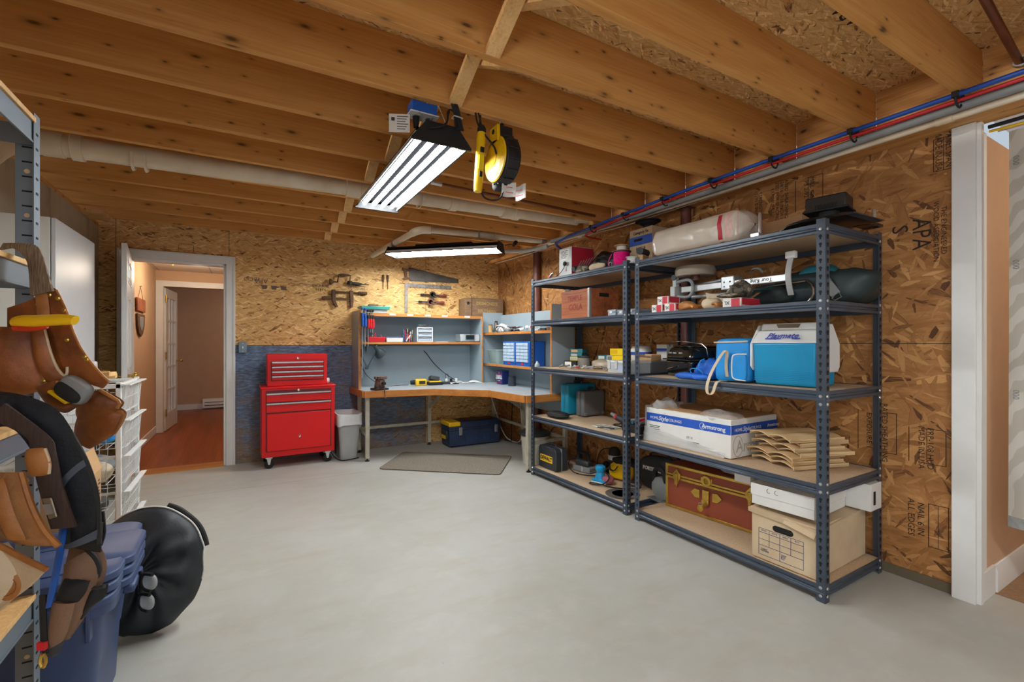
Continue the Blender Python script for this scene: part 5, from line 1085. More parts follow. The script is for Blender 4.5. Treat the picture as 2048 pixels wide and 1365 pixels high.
M().sheet(lambda u, v: (rollp(.84+.10*v, .36+.25*u)[0], rollp(.84+.1*v, .36+.25*u)[1]-.004, rollp(.84+.1*v, .36+.25*u)[2]), 10, 2, .001).build('paper_label', mat('pink_label', (226, 190, 180), .6, var=.15, vs=40), t)
o = M().box(0, 0, 0, .26, .14, .17).build('cardboard_box', 'card', None, .003); o.location = (2.80, 1.72, Z1); o.rotation_euler.z = R(-96); tag(o, 'plain brown cardboard box behind the wrapped roll', 'cardboard box')
t = it('router_plate', 'black metal mounting frame with steel pins on the near end of the top shelf', 'metal frame', 2.44, 1.55, Z1)
M().prism([(.0, .012), (.14, .012), (.2, .042), (.26, .05), (.46, .045), (.5, .035), (.5, .03), (.26, .034), (.19, .028), (.14, 0), (0, 0)], 'xz', .0, .30).build('plate', 'blackg', t, .004); M().box(.36, .3, .03, .44, .44, .045).build('tongue', 'blackg', t, .003)
for x, y, z, h in ((.02, .04, .012, .14), (.43, .36, .045, .07)): M().lathe([(0, 0), (.011, .0), (.009, h-.01), (.006, h), (0, h)], 14, (x, y, z)).build('pin', 'zinc', t)
M().box(0, -.02, .005, .05, .02, .03).build('clamp_foot', 'zinc', t, .003)
t = it('motor_unit', 'black box shaped motor unit perched on the end post of the top shelf', 'motor unit', 2.47, 1.30, Z1+.052, -78)
M().lathe([(.0, .0), (.045, .0), (.045, .035), (.055, .037), (.055, .055), (0, .055)], 24, (.1, .07, 0)).build('neck', 'blackm', t)
M().box(.01, .01, .04, .185, .15, .11).build('body', mat('motor_black', (38, 32, 28), .45, .2), t, .006); M().box(.0, .0, .034, .195, .158, .044).build('flange', 'blackm', t, .003)
m = M()
for k in range(14): m.box(.055+.007*k, -.003, .045, .059+.007*k, 0, .065)
m.build('knurl', 'blackm', t)
# ---- far unit, top shelf
t = it('drink_carton', 'tall carton with red side and printed white front on the far top shelf', 'carton', 2.42, 3.345, Z1, -91)
M().box(0, 0, 0, .185, .24, .255).build('carton_body', 'lgrey', t, .003); M().box(.185, .004, .004, .1865, .236, .25).build('red_side', glv, t)
m = M()
for k in range(6): m.box(.03, -.001, .225-.012*k, .13-.015*(k % 3), 0, .232-.012*k)
m.build('print', 'dgrey', t); M().box(.02, -.0008, .15, .15, 0, .24).build('label_panel', 'paper', t)
M().prism([(.1, .05), (.115, .05), (.107, .09)], 'xz', -.001, 0).build('red_mark', glv, t)
m = M()
for k in range(6):
    m.at((.1872, .03+.03*k, .03+.01*k), (R(-35), 0, 0)).box(0, -.003, 0, .0004, .003, .13)
m.build('white_streaks', 'lgrey', t)
M().tube([(-.07, -.03, .01), (-.02, -.03, .01), (.04, -.025, .03), (.085, -.012, .075), (.1, -.008, .11)], .003, 6, sm=2).blob((.1, -.012, .115), (.022, .012, .02)).build('hanging_wire', 'blackm', t)
o = M().box(0, 0, 0, .2, .18, .235).build('cardboard_box', 'card', None, .003); o.location = (2.71, 3.34, Z1); o.rotation_euler.z = R(-96); tag(o, 'brown cardboard box tucked behind the red sided carton', 'cardboard box')
t = it('staple_gun', 'small silver and red hand tool at the far corner of the top shelf', 'staple gun', 2.40, 3.50, Z1)
M().box(0, 0, 0, .05, .03, .014).prism([(.0, .014), (.05, .06), (.08, .06), (.08, .05), (.056, .05), (.014, .014)], 'xz', .004, .026).build('body', 'zinc', t, .003); M().prism([(.0, .0), (.014, .0), (.03, .045), (.018, .045)], 'xz', .002, .028).build('grip', 'red2', t)
t = it('duffel_bag', 'heap of black nylon bag with straps on the far top shelf', 'duffel bag', 2.56, 3.14, Z1)
M().blob((.2, .1, .09), (.21, .11, .095), 2.2, .035, 8, nu=40, nv=20, floor=.001, seed=3, fold=.05).blob((.12, .12, .14), (.1, .08, .07), 2, .03, 10, seed=6, fold=.03).build('bag_body', mat('black_nylon', (24, 26, 30), .5, var=.3, vs=8, bump=.2), t, ang=70)
M().tube([(.02, -.01, .03), (.1, -.03, .11), (.2, -.03, .14), (.3, -.02, .09)], .008, 8, sm=2, flat=.4).build('carry_strap', 'blackm', t); M().tube([(.34+.018*math.cos(a), -.03, .055+.018*math.sin(a)) for a in [2*PI*i/16 for i in range(16)]], .003, 6, True).build('ring', 'zinc', t)
t = it('camo_pouch', 'camouflage pouch lying at the shelf edge before the black bag', 'pouch', 2.39, 3.12, Z1)
M().blob((.09, .05, .04), (.1, .05, .04), 2.2, .018, 14, floor=.001, seed=8, fold=.02).build('pouch_body', camo, t, ang=70); M().cyl((.02, .0, .045), (.02, .05, .06), .022, n=14).build('cup', 'dgrey', t)
tag(M().blob((2.42, 2.83, Z1+.03), (.04, .09, .035), 2, .02, 18, floor=Z1, seed=3, fold=.02).build('cloth_rag', 'canvas', None, ang=75), 'small white crumpled rag at the shelf edge beside the camouflage pouch', 'rag')
tag(M().blob((2.50, 2.90, Z1+.045), (.055, .06, .05), 2, .03, 16, floor=Z1, seed=13, fold=.03).build('camouflage_cloth', camo, None, ang=75), 'crumpled camouflage cloth against the black nylon bag', 'cloth')
def spool(lab, x, y, z, r, h, wire, fl, rf=None):
    t = thing('wire_spool', lab, 'wire spool', (x, y, z)); rf = rf or r*1.15
    M().lathe([(0, 0), (rf, 0), (rf, .006), (.02, .006)], 26).lathe([(.02, h-.006), (rf, h-.006), (rf, h), (0, h)], 26).build('flange', fl, t)
    m = M(); n = int((h-.014)/.008)
    for k in range(n): m.lathe([(r-.004, .008+.008*k), (r, .012+.008*k), (r-.004, .0159+.008*k)], 26)
    m.lathe([(r-.004, .007), (r-.004, h-.007)], 26); m.build('wire_wrap', wire, t)
    return t
s_ = spool('spool of bright pink wire on the far unit top shelf', 2.46, 2.60, Z1, .062, .115, mat('pink_wire', (226, 30, 132), .4, var=.15, vs=60), 'dgrey')
M().tube([(-.05, .05, .1), (-.07, .07, .05), (-.06, .08, .01), (-.03, .07, .005)], .003, 6, sm=2).build('loose_end', MT.get('pinkw', bpy.data.materials['pink_wire']), s_)
spool('white wire spool stacked on the pink one', 2.46, 2.60, Z1+.116, .038, .045, 'paper', 'card', .055)
spool('small white spool behind the inner posts of the units', 2.43, 2.46, Z1, .04, .05, 'paper', 'lgrey', .045)
t = it('cable_carton', 'blue and white network cable carton behind the wire spools', 'carton', 2.70, 2.76, Z1, -90)
M().box(0, 0, 0, .24, .2, .33).build('carton_body', 'card2', t, .003); M().box(.0, -.001, .2, .24, 0, .27).build('blue_band', bb, t); M().box(.05, -.002, .232, .14, -.001, .252).build('slot', 'hole', t)
text('Category 5e', .032, t, 'iron', (.12, -.001, .298), bold=.0006); text('EG-518', .032, t, 'iron', (.12, -.001, .17), bold=.0006)
t = thing('speaker', 'black round speaker driver lying face up on the cable carton', 'speaker', (2.78, 2.64, Z1+.331))
M().lathe([(0, 0), (.035, 0), (.04, .03), (.07, .045), (.075, .055), (.1, .06), (.1, .066), (.075, .068), (.05, .055), (0, .05)], 28).build('cone_frame', 'blackm', t)
t = it('cardboard_tube', 'short open cardboard tube lying at the end of the wrapped roll', 'tube', 2.50, 2.42, Z1+.085, -70)
M().lathe([(.022, -.06), (.026, -.06), (.026, .06), (.022, .06), (.022, -.06)], 20, (0, 0, 0), 'y').build('tube_wall', 'dgrey', t); M().box(-.02, -.05, -.083, .02, .05, -.026).build('support_block', 'card', t)
# ---- far unit, second shelf
t = it('wooden_crate', 'old orange brown soda crate with faded red lettering on the far unit', 'wooden crate', 2.385, 3.262, Z2, -91)
M().box(0, 0, 0, .385, .30, .235).build('crate_body', 'crate', t, .003); M().box(.366, -.004, 0, .388, .0, .236).box(.385, -.002, 0, .388, .02, .236).build('steel_corner', 'zinc', t)
M().box(.3855, .1, .17, .387, .2, .2).build('hand_slot', 'hole', t)
fr = mat('faded_red', (134, 48, 38), .8, var=.2, vs=30); text('TEMPLE', .06, t, fr, (.19, -.0008, .165), bold=.001); text('COLA', .07, t, fr, (.20, -.0008, .09), bold=.0015)
tag(M().blob((2.42, 3.22, Z2+.248), (.025, .03, .012), 2, .004, 30, floor=Z2+.2355).build('metal_piece', 'zinc', None), 'small bright metal piece on the corner of the soda crate', 'metal piece')
for k, (y, w, h, lab) in enumerate(((2.73, .085, .05, 'pale grey plastic case beside the soda crate'), (2.635, .09, .042, 'pale grey plastic case second along from the soda crate'), (2.535, .075, .046, 'pale grey plastic case behind the inner posts'))):
    t = it('plastic_case', lab, 'plastic case', 2.44+.01*k, y, Z2, -90, 'pale grey plastic cases'); M().box(0, 0, 0, w, .2, h*.6).build('bottom', mat('pale_case', (150, 164, 178), .4) if k == 0 else bpy.data.materials['pale_case'], t, .004); M().box(-.002, -.002, h*.6, w+.002, .2, h).build('lid', bpy.data.materials['pale_case'], t, .004); M().box(w*.3, -.006, h*.4, w*.6, 0, h*.8).build('latch', 'paper', t, .002)
# ---- far unit, middle shelf
def sbox(lab, x, y, z, w, d, h, c, panel=None, rz=-90, name='small_box', pw=.6):
    t = thing(name, lab, 'small box', (x, y, z), R(rz)); M().box(0, 0, 0, w, d, h).build('carton', c, t, .0015)
    if panel: M().box(w*.08, -.0008, h*.2, w*pw, 0, h*.82).build('label_panel', panel, t)
    return t
tb = mat('teal_card', (36, 112, 124), .5)
sbox('black cartridge box with a white label at the bottom of the box pile', 2.66, 3.60, Z3, .14, .1, .058, 'blackm', 'paper', -70)
sbox('yellow and white box under two teal boxes in the pile', 2.72, 3.58, Z3+.0585, .14, .09, .036, 'yellowc', 'lgrey', -72)
sbox('lower teal box in the pile at the far end of the shelf', 2.72, 3.58, Z3+.095, .135, .09, .036, tb, 'lgrey', -72)
sbox('topmost teal and brown box in the pile at the far end of the shelf', 2.72, 3.575, Z3+.1315, .14, .09, .038, tb, 'card', -73)
t = thing('glass_jar', 'clear jar of orange and red bits beside the box pile', 'jar', (2.68, 3.32, Z3))
M().lathe([(0, 0), (.055, 0), (.058, .01), (.058, .09), (.05, .095)], 24).build('jar_wall', clear('jar_clear', (170, 176, 176), .5), t); M().lathe([(.06, .092), (.06, .11), (0, .11)], 24).build('lid', 'dgrey', t)
for k in range(6): M().blob((rr.uniform(-.03, .03), rr.uniform(-.03, .03), .02+.01*k), (.014, .012, .01), 3).build('bit', ('red2', mat('orange_bit', (236, 120, 40), .5) if k == 1 else 'red2', 'paper')[k % 3], t)
t = thing('hardware_pile', 'jumble of grey clips and fittings along the shelf edge', 'hardware', (2.44, 3.1, Z3))
for k in range(22):
    x, y = rr.uniform(-.03, .12), rr.uniform(-.26, .24); a = rr.uniform(0, 3)
    m = M(); m.at((x, y, .012+rr.uniform(0, .02)), (rr.uniform(-.4, .4), rr.uniform(-.4, .4), a))
    if k % 3 == 0: m.cyl((-.03, 0, 0), (.03, 0, 0), .008, n=10)
    elif k % 3 == 1: m.box(-.025, -.012, -.004, .025, .012, .004)
    else: m.tube([(-.02, 0, 0), (0, .015, .004), (.02, 0, 0), (0, -.015, .002)], .004, 6, True)
    m.build('fitting', ('mgrey', 'lgrey', 'zinc', 'teal_b' if False else 'mgrey', 'paper', 'red2' if k == 11 else 'lgrey')[k % 6], t)
sbox('teal and white box on the loose packets behind the jar', 2.74, 3.2, Z3+.075, .12, .1, .045, tb, 'paper', -75)
tag(M().blob((2.73, 3.13, Z3+.035), (.08, .1, .045), 2.4, .02, 14, floor=Z3, seed=5, fold=.02).build('packet_bag', clear('packet', (206, 190, 170), .9, .25), None, ang=75), 'clear bag of mixed tan hardware behind the organizer case', 'bag')
sbox('white bag like packet on the tan hardware', 2.72, 3.06, Z3+.07, .14, .1, .05, 'paper', 'mgrey', -80, 'packet')
sbox('lower of two yellow cartridge boxes in the middle of the shelf', 2.68, 2.95, Z3+.0005, .12, .1, .125, 'yellowc', None, -84)
sbox('upper of two yellow cartridge boxes in the middle of the shelf', 2.67, 2.96, Z3+.126, .135, .11, .055, 'yellowc', 'yellow', -84)
t = it('organizer_case', 'clear compartment case with a grey latch on the front shelf edge', 'organizer', 2.41, 2.70, Z3, -88)
M().box(0, 0, 0, .25, .2, .085).build('case_body', clear('case_clear', (196, 202, 208), .72, .2), t, .006); M().box(-.003, -.003, .075, .253, .203, .095).build('lid', clear('lid_clear', (216, 220, 222), .85, .2), t, .005)
for x in (.0, .075, .2): M().box(x+.005, -.008, .03, x+.035, 0, .095).build('latch', 'lgrey', t, .003)
M().box(.11, -.004, .01, .19, .0, .06).build('label_holder', mat('periwinkle', (168, 178, 204), .4), t)
o = M().box(0, 0, 0, .2, .18, .09).build('organizer_case', clear('case_smoky', (104, 106, 108), .9, .3), None, .006); o.location = (2.66, 2.67, Z3); o.rotation_euler.z = R(-96); tag(o, 'smoky grey parts case behind the inner posts', 'organizer')
t = thing('gift_box', 'round white carton with a blue stripe behind the posts', 'carton', (2.84, 2.77, Z3+.0)); M().lathe([(0, 0), (.08, 0), (.085, .17), (.07, .2), (0, .215)], 24).build('carton_body', 'paper', t); M().lathe([(.0866, .13), (.0872, .155)], 24).build('blue_stripe', bb, t)
t = it('food_carton', 'white carton with a blue band standing beside the black grill', 'carton', 2.855, 2.62, Z3, -88); M().box(0, 0, 0, .1, .08, .215).build('carton_body', 'paper', t, .002); M().box(0, -.001, .165, .1, 0, .185).box(0, -.001, .158, .1, 0, .161).build('blue_band', bb, t)
t = it('screw_box', 'open brown box of screws behind the inner posts', 'box', 2.67, 2.665, Z3+.0915, -92); M().box(0, 0, 0, .17, .1, .003).box(0, .097, 0, .17, .1, .05).box(0, 0, 0, .003, .1, .045).box(.167, 0, 0, .17, .1, .045).box(0, 0, 0, .17, .003, .022).build('box_body', 'card', t)
M().blob((.085, .05, .012), (.07, .04, .02), 3, .012, 60, floor=.003).build('screws', 'zinc', t, kind='stuff')
# ---- far unit, fourth shelf
def case(lab, x, y, rz, w, h, d, c, hc):
    t = thing('tool_case', lab, 'tool case', (x, y, Z4), R(rz)); M().box(0, 0, .004, w, d*.5-.002, h).build('front_shell', c, t, .022, seg=3); M().box(0, d*.5+.002, .004, w, d, h).build('rear_shell', c, t, .022, seg=3)
    M().tube([(w*.36, d/2, h-.004), (w*.37, d/2, h+.028), (w*.63, d/2, h+.028), (w*.64, d/2, h-.004)], .008, 8, sm=1).build('handle', hc, t)
    for k in (.2, .8): M().box(w*k-.02, -.004+d*.3, h-.012, w*k+.02, d*.7, h+.006).build('latch', hc, t, .003)
    return t
case('bright teal plastic tool case standing behind the grey one', 2.60, 3.47, -4, .33, .29, .12, mat('case_teal', (20, 130, 160), .45, var=.06), 'dgrey')
tg = case('grey plastic tool case with rounded corners on the fourth shelf', 2.655, 3.30, 2, .27, .235, .11, mat('case_grey', (104, 106, 110), .5, var=.06), 'dgrey')
for x in (.03, .24): M().box(x-.016, -.006, .01, x+.016, .002, .04).build('foot', 'mgrey', tg, .004)
t = thing('headphone_case', 'black zip case shaped like a flat oval at the far end of the shelf', 'zip case', (2.46, 3.42, Z4)); M().blob((0, 0, .026), (.075, .125, .026), 2.6, 0, e2=3).build('shell', 'blackm', t); M().tube([(.0765*math.copysign(abs(math.cos(a))**.77, math.cos(a)), .127*math.copysign(abs(math.sin(a))**.77, math.sin(a)), .026) for a in [2*PI*i/40 for i in range(40)]], .003, 6, True).build('zipper', 'dgrey', t)
t = it('heat_gun', 'red and black hand tool leaning on the shelf behind the posts', 'hand tool', 2.62, 2.93, Z4, -84)
M().cyl((.0, .04, .085), (.05, .045, .065), .012, .02).build('nozzle', 'mgrey', t); M().cyl((.045, .045, .067), (.06, .046, .06), .024, .026).build('collar', 'red2', t); M().cyl((.06, .046, .06), (.17, .06, .03), .027, .03).build('body', 'dgrey', t); M().tube([(.1, .05, .05), (.11, .04, .01), (.06, .02, .008), (.07, -.02, .006), (.16, -.02, .006)], .005, 6, sm=2).build('cable', 'blackm', t)
t = it('tool_tray', 'dark tray of red and green hand tools between the two units', 'tool tray', 2.52, 2.66, Z4, -88); M().taper(0, 0, .19, .3, 0, .06, -.006).build('tray_body', 'blackm', t, .004)
for k, c in enumerate(('red2', 'lgrey', 'teal_card', 'red2', 'zinc')): M().cyl((.02+.034*k, .02, .072+.01*(k % 2)), (.05+.03*k, .2, .08+.008*k), .012, n=10).build('hand_tool', bpy.data.materials[c] if c == 'teal_card' else c, t)
t = it('instruction_sheets', 'white printed sheets lying on the fourth shelf edge', 'papers', 2.44, 2.93, Z4, -84); M().box(0, 0, 0, .2, .13, .004).build('sheet', 'paper', t); m = M()
for k in range(4): m.box(.02+.05*k, .02, .004, .05+.05*k, .1, .0045)
m.build('print', 'mgrey', t); M().cyl((.09, -.02, .008), (.22, .03, .01), .004, n=6).build('pen', 'iron', t)
# ---- far unit, bottom shelf
t = it('power_tool_case', 'black tool case with a yellow lettered panel on the far bottom shelf', 'tool case', 2.392, 3.635, Z5, -89)
dg = mat('case_black', (44, 48, 54), .5, var=.12)
M().prism([(0, 0), (.27, 0), (.275, .02), (.275, .165), (.25, .2), (.02, .205), (0, .18)], 'xz', .0, .062).build('front_shell', dg, t, .006); M().prism([(0, 0), (.27, 0), (.275, .02), (.275, .165), (.25, .2), (.02, .205), (0, .18)], 'xz', .066, .13).build('rear_shell', dg, t, .006)
M().box(.01, .061, .002, .278, .067, .2).build('seam_gasket', 'mgrey', t); m = M(); m.at((.115, -.001, .092), (0, R(0), 0)).box(-.085, -.001, -.03, .105, .001, .03); m.build('logo_panel', 'yellow', t)
text('DEWALT', .048, t, 'blackm', (.125, -.0022, .092), sx=.92, bold=.0022); M().tube([(.07, .065, .2), (.08, .065, .225), (.18, .065, .225), (.19, .065, .2)], .008, 8, sm=1).build('handle', dg, t)
for x in (.05, .22): M().box(x-.02, -.004, .175, x+.02, .03, .206).build('latch', 'dgrey', t, .003)
t = it('belt_sander', 'dark belt sander with a looped handle beside the lettered black case', 'belt sander', 2.58, 3.36, Z5, -80)
M().box(.0, 0, .0, .2, .1, .05).build('base', 'mgrey', t, .008); M().box(.02, .01, .05, .17, .09, .1).build('motor_housing', 'dgrey', t, .014); M().tube([(.03, .05, .09), (.02, .05, .15), (.09, .05, .17), (.15, .05, .15), (.15, .05, .09)], .014, 10, sm=2).build('handle', 'blackm', t)
M().box(.11, -.004, .005, .122, .0, .055).build('lever', 'lgrey', t); M().tube([(.0, .05, .1), (-.04, .02, .1), (-.03, -.03, .05), (.02, -.05, .02), (.1, -.08, .006), (.22, -.06, .006), (.3, .02, .006)], .004, 6, sm=2).build('cable', 'blackm', t)
t = it('router', 'black router with a clear base and looped cord near the back', 'router', 2.78, 3.15, Z5, -85)
M().lathe([(0, 0), (.075, 0), (.075, .012), (.05, .016), (.05, .1), (.056, .11), (.05, .2), (.03, .225), (0, .23)], 24, (.06, .06, 0)).build('motor_housing', 'blackm', t); M().lathe([(.0565, .12), (.0575, .16)], 24, (.06, .06, 0)).build('label_band', 'lgrey', t); M().blob((-.02, .04, .06), (.03, .03, .03)).blob((.14, .04, .06), (.03, .03, .03)).build('grip', 'blackm', t)
M().tube([(.05, .02, .22), (-.05, .0, .2), (-.08, -.02, .08), (-.03, -.05, .012), (.06, -.08, .008)], .005, 6, sm=2).build('cable', 'blackm', t)
t = it('dust_bag', 'yellow and black tool bag slumped behind the palm sander', 'tool bag', 2.66, 3.0, Z5, -82)
M().blob((.12, .06, .08), (.12, .06, .085), 2.8, .015, 9, floor=.001, seed=3, fold=.02).build('bag_body', 'yellow', t, ang=70); M().blob((.14, .08, .15), (.13, .06, .05), 2.4, .02, 10, seed=7, fold=.02).build('black_top', 'blackm', t, ang=70); M().tube([(.04, .0, .12), (.05, -.01, .09), (.1, -.015, .085), (.13, -.005, .13)], .009, 8, sm=2, flat=.5).build('carry_loop', 'blackm', t)
t = it('palm_sander', 'bright blue palm sander with a dusty pad at the middle of the bottom shelf', 'palm sander', 2.48, 2.98, Z5, -70)
M().box(0, 0, .0, .13, .1, .012).build('pad', 'paper', t, .004); M().box(.004, .004, .012, .126, .096, .035).build('skirt', mat('sander_blue', (24, 150, 206), .4, var=.15, vs=20), t, .006); M().lathe([(.045, .03), (.04, .06), (.03, .085), (.042, .11), (.042, .13), (.03, .142), (0, .145)], 22, (.06, .05, 0)).build('body', bpy.data.materials['sander_blue'], t); M().blob((.13, .05, .035), (.05, .045, .035), 2.2).build('dust_canister', mat('dusty_red', (164, 90, 100), .6, var=.2), t)
M().tube([(.1, .05, .1), (.17, .02, .06), (.13, -.04, .008), (.02, -.06, .006), (.0, -.02, .006), (.1, -.03, .012), (.22, -.03, .006), (.3, .0, .006)], .005, 6, sm=2).build('cable', 'blackm', t)
t = thing('saw_blade', 'round toothed steel saw blade lying flat at the near end of the shelf', 'saw blade', (2.50, 2.63, Z5))
m = M(); P_ = []
for k in range(48): a = 2*PI*k/48; P_ += [(.132*math.cos(a), .132*math.sin(a)), (.122*math.cos(a+.05), .122*math.sin(a+.05))]
m.prism(P_, 'xy', .001, .0035).build('disc', mat('blade_steel', (120, 116, 116), .4, .5, .2, 10), t); M().lathe([(.012, .0038), (.08, .0038)], 30).build('painted_face', 'lgrey', t); M().lathe([(0, .0042), (.0125, .0042)], 20).build('arbor_hole', 'hole', t)
t = it('tool_bag', 'black zip tool bag with white lettering at the back of the bottom shelf', 'tool bag', 2.745, 2.72, Z5, -86)
M().blob((.19, .07, .13), (.2, .075, .13), 4, .01, 7, nu=36, nv=20, floor=.001, seed=2, e2=3).build('bag_body', mat('bag_charcoal', (40, 42, 46), .7, var=.15, bump=.2), t, ang=70); text('PORTER-CABLE', .042, t, 'paper', (.19, -.0115, .17), sx=.85, bold=.001, ext=.003); M().tube([(.08, .06, .25), (.1, .05, .29), (.28, .05, .29), (.3, .06, .25)], .009, 8, sm=2, flat=.5).build('handle', 'blackm', t)
t = it('circular_saw', 'black and grey circular saw tucked beside the trunk', 'circular saw', 2.60, 2.45, Z5, -95)
M().lathe([(0, -.02), (.07, -.02), (.085, -.01), (.085, .02), (0, .025)], 26, (.06, .05, .085), 'y').build('blade_guard', 'mgrey', t); M().tube([(.0, .05, .12), (-.01, .05, .2), (.05, .05, .235), (.1, .05, .2), (.11, .05, .13)], .018, 10, sm=2).build('handle', 'blackm', t); M().box(-.03, 0, 0, .1, .12, .006).build('shoe', 'zinc', t)
t = thing('extension_lead', 'coiled grey cable lying on the bottom shelf behind the saw blade', 'cable', (2.66, 2.70, Z5)); M().tube([(.05*math.cos(a)+.01*a*.1, .08*math.sin(a), .006+.0025*a) for a in [k*.4 for k in range(40)]], .005, 6).build('coil', 'dgrey', t)
# ---- behind the far unit
t = thing('bucket', 'white plastic bucket with a dark lid behind the far shelving unit', 'bucket', (2.60, 4.02, 0)); M().lathe([(0, 0), (.125, 0), (.145, .27), (.15, .275), (.15, .29), (0, .29)], 30).build('bucket_body', mat('bucket_white', (206, 200, 186), .5), t); M().lathe([(.156, .285), (.16, .3), (.16, .318), (.14, .325), (0, .32)], 30).build('lid', 'dgrey', t)
# ================================================================ LEFT SIDE
# near shelving unit (flat beams), facing into the room
LVL = [1.829, 1.448, 1.034, .582, .08]
t = thing('shelving_unit', 'pale grey steel shelving unit at the left edge, hung with tool belts', 'shelving unit', (-.479, .478, 0), R(90))
w, d = 1.222, .595
for x, y, a in ((0, 0, 0), (w, 0, 1), (0, d, 2), (w, d, 3)):
    m = M().box(0, -.002, 0, .038, 0, 1.84).box(-.002, -.002, 0, 0, .045, 1.84); m.mat(1)
    for k in range(46):
        z = .03+.039*k; m.box(.012, -.003, z, .026, -.0018, z+.006); m.box(-.0005, .012, z+.01, .0008, .032, z+.014)
        if k % 3 == 0: m.mat(2); m.lathe([(0, .0012), (.006, .0012), (.006, 0)], 10, (0, .022, z+.026), 'x'); m.mat(1)
    p = m.build('post', ['steel_l', 'hole', 'card2'], t, 0, ang=30); p.location = (x, y, 0); p.scale = (1 if a in (0, 2) else -1, 1 if a in (0, 1) else -1, 1)
for z in LVL:
    m = M()
    for y in (.002, d-.005): m.box(.004, y, z-.066, w-.004, y+.003, z-.013).box(.004, y-.003 if y < .1 else y, z-.068, w-.004, y+.004, z-.062)
    for x in (.002, w-.005): m.box(x, .004, z-.066, x+.003, d-.004, z-.013)
    f = m.build('shelf_frame', 'steel_l', t, .001, seg=1); M().box(-.0, -.004, z-.013, w-.03, d, z).build('shelf_board', 'pine', f, .001)
# hanging belts: drawn in a local frame, 1 unit = 1.19 mm
UN = .0011938
U0 = UN
def hang(name, lab, cat, q=0.0, group=None):
    global UN
    k = 1+q/1.1; UN = U0*k          # nearer pieces are drawn a little smaller
    return thing(name, lab, cat, (-.404*k, 1.5045*k, 1.24-.0172*k), -.52434, group)
def sc(L): return [(a*UN, b*UN) for a, b in L]
def interp(L, v):
    f = v*(len(L)-1); i = min(int(f), len(L)-2); f -= i
    def cr(k):   # smooth through the points
        p0, p1, p2, p3 = L[max(i-1, 0)][k], L[i][k], L[i+1][k], L[min(i+2, len(L)-1)][k]
        return p1+.5*f*(p2-p0+f*(2*p0-5*p1+4*p2-p3+f*(3*(p1-p2)+p3-p0)))
    return cr(0), cr(1)
def patch(m, L, Rr, y0=0, b=.03, th=.004, open_top=True, nu=14, nv=14, wob=0):
    L, Rr = sc(L), sc(Rr)
    def fn(u, v):
        l, r = interp(L, v), interp(Rr, v); s = math.sin(PI*u)**.7*(math.sin(PI*min(1, (v*.86+.14) if open_top else v))**.6)
        x, z = l[0]+(r[0]-l[0])*u, l[1]+(r[1]-l[1])*u
        return (x, y0-b*s+wob*noise.noise(Vector((x*30, z*30, 2))), z)
    return m.sheet(fn, nu, nv, th)
def panel(m, P, y0, th=.006):
    return m.prism(sc(P), 'xz', y0-th, y0)
def bindline(m, L, y, r=.0026, sm=1): return m.tube([(a*UN, y, b*UN) for a, b in L], r, 6, sm=sm)
t = hang('tool_pouch', 'brown leather tool pouch hanging by a webbing belt from the near left shelf', 'tool pouch')
panel(M(), [(-100, 85), (-61, 98), (-7, 126), (0, 121), (21, 79), (32, 40), (51, -2), (84, -44), (106, -65), (93, -79), (35, -60), (-100, -18)], .02, .006).build('back_panel', 'leather', t, .002)
bindline(M(), [(0, 121), (21, 79), (32, 40), (51, -2), (84, -44), (106, -65)], .016, .003).build('edge_binding', 'leather_l', t)
wbm = M()
P1, P2 = [(-104, 200), (-77, 205), (-52, 185), (-44, 156), (-42, 108)], [(-96, 214), (-36, 210), (-20, 192), (-10, 159), (2, 118)]
patch(wbm, P1, P2, .005, .004, .006, False, 10, 18); wbm.build('belt_webbing', 'webbing', t)
patch(M(), [(-139, 46), (-139, -34), (-132, -108)], [(-39, 44), (-31, -11), (-19, -47), (0, -76)], .004, .035, .005).build('large_pocket', 'leather', t)
patch(M(), [(-36, 44), (-27, -11), (-16, -47), (2, -71)], [(-10, 44), (0, 2), (13, -34), (31, -55)], .0, .014, .005, nu=8).build('pencil_pocket', 'leather', t)
bindline(M(), [(-39, 44), (-31, -11), (-19, -47), (0, -75)], .002, .003).build('edge_binding', 'canvas', t); bindline(M(), [(-10, 44), (0, 2), (13, -34), (29, -53), (36, -48), (36, -34)], -.002, .003).build('edge_binding', 'canvas', t)
bindline(M(), [(-38, 118), (-32, 98), (-30, 62)], .012, .002).build('edge_binding', 'leather_l', t); patch(M(), [(-40, 116), (-36, 90), (-34, 50)], [(-16, 120), (-12, 90), (-8, 50)], .012, .006, .004, False, 6, 6).build('hammer_loop', 'leather_l', t)
tp = M(); patch(tp, [(-26, -78), (-4, -106), (18, -121), (34, -126)], [(24, -60), (50, -92), (72, -100), (88, -90)], .0, .022, .005, True, 12, 12); tp.build('tape_pocket', 'leather', t)
bindline(M(), [(23, -62), (34, -84), (56, -99), (72, -101), (86, -90)], -.012, .003).build('edge_binding', 'leather_l', t)
patch(M(), [(40, -92), (34, -112), (30, -132), (45, -165)], [(84, -84), (110, -96), (127, -108), (120, -121)], .03, .016, .005).build('side_pocket', 'leather', t); bindline(M(), [(86, -82), (108, -95), (128, -107), (121, -119)], .018, .004).build('edge_binding', 'leather_l', t)
patch(M(), [(30, -135), (22, -165), (28, -190), (52, -205)], [(112, -120), (128, -130), (120, -152), (106, -172)], .036, .018, .005).build('lower_pocket', 'leather', t); bindline(M(), [(100, -124), (128, -129), (122, -150), (107, -172)], .03, .004).build('edge_binding', 'leather_l', t)
for a, b in ((-14, 111), (4, 104), (16, 80), (22, 20), (30, 58), (58, -14), (-6, -62), (-36, 92), (62, -20)): M().lathe([(0, -.003), (.004, -.0025), (.006, 0)], 12, (a*UN, .0135 if b > -50 else -.01, b*UN), 'y').build('rivet', 'brass' if b != 58 else 'zinc', t)
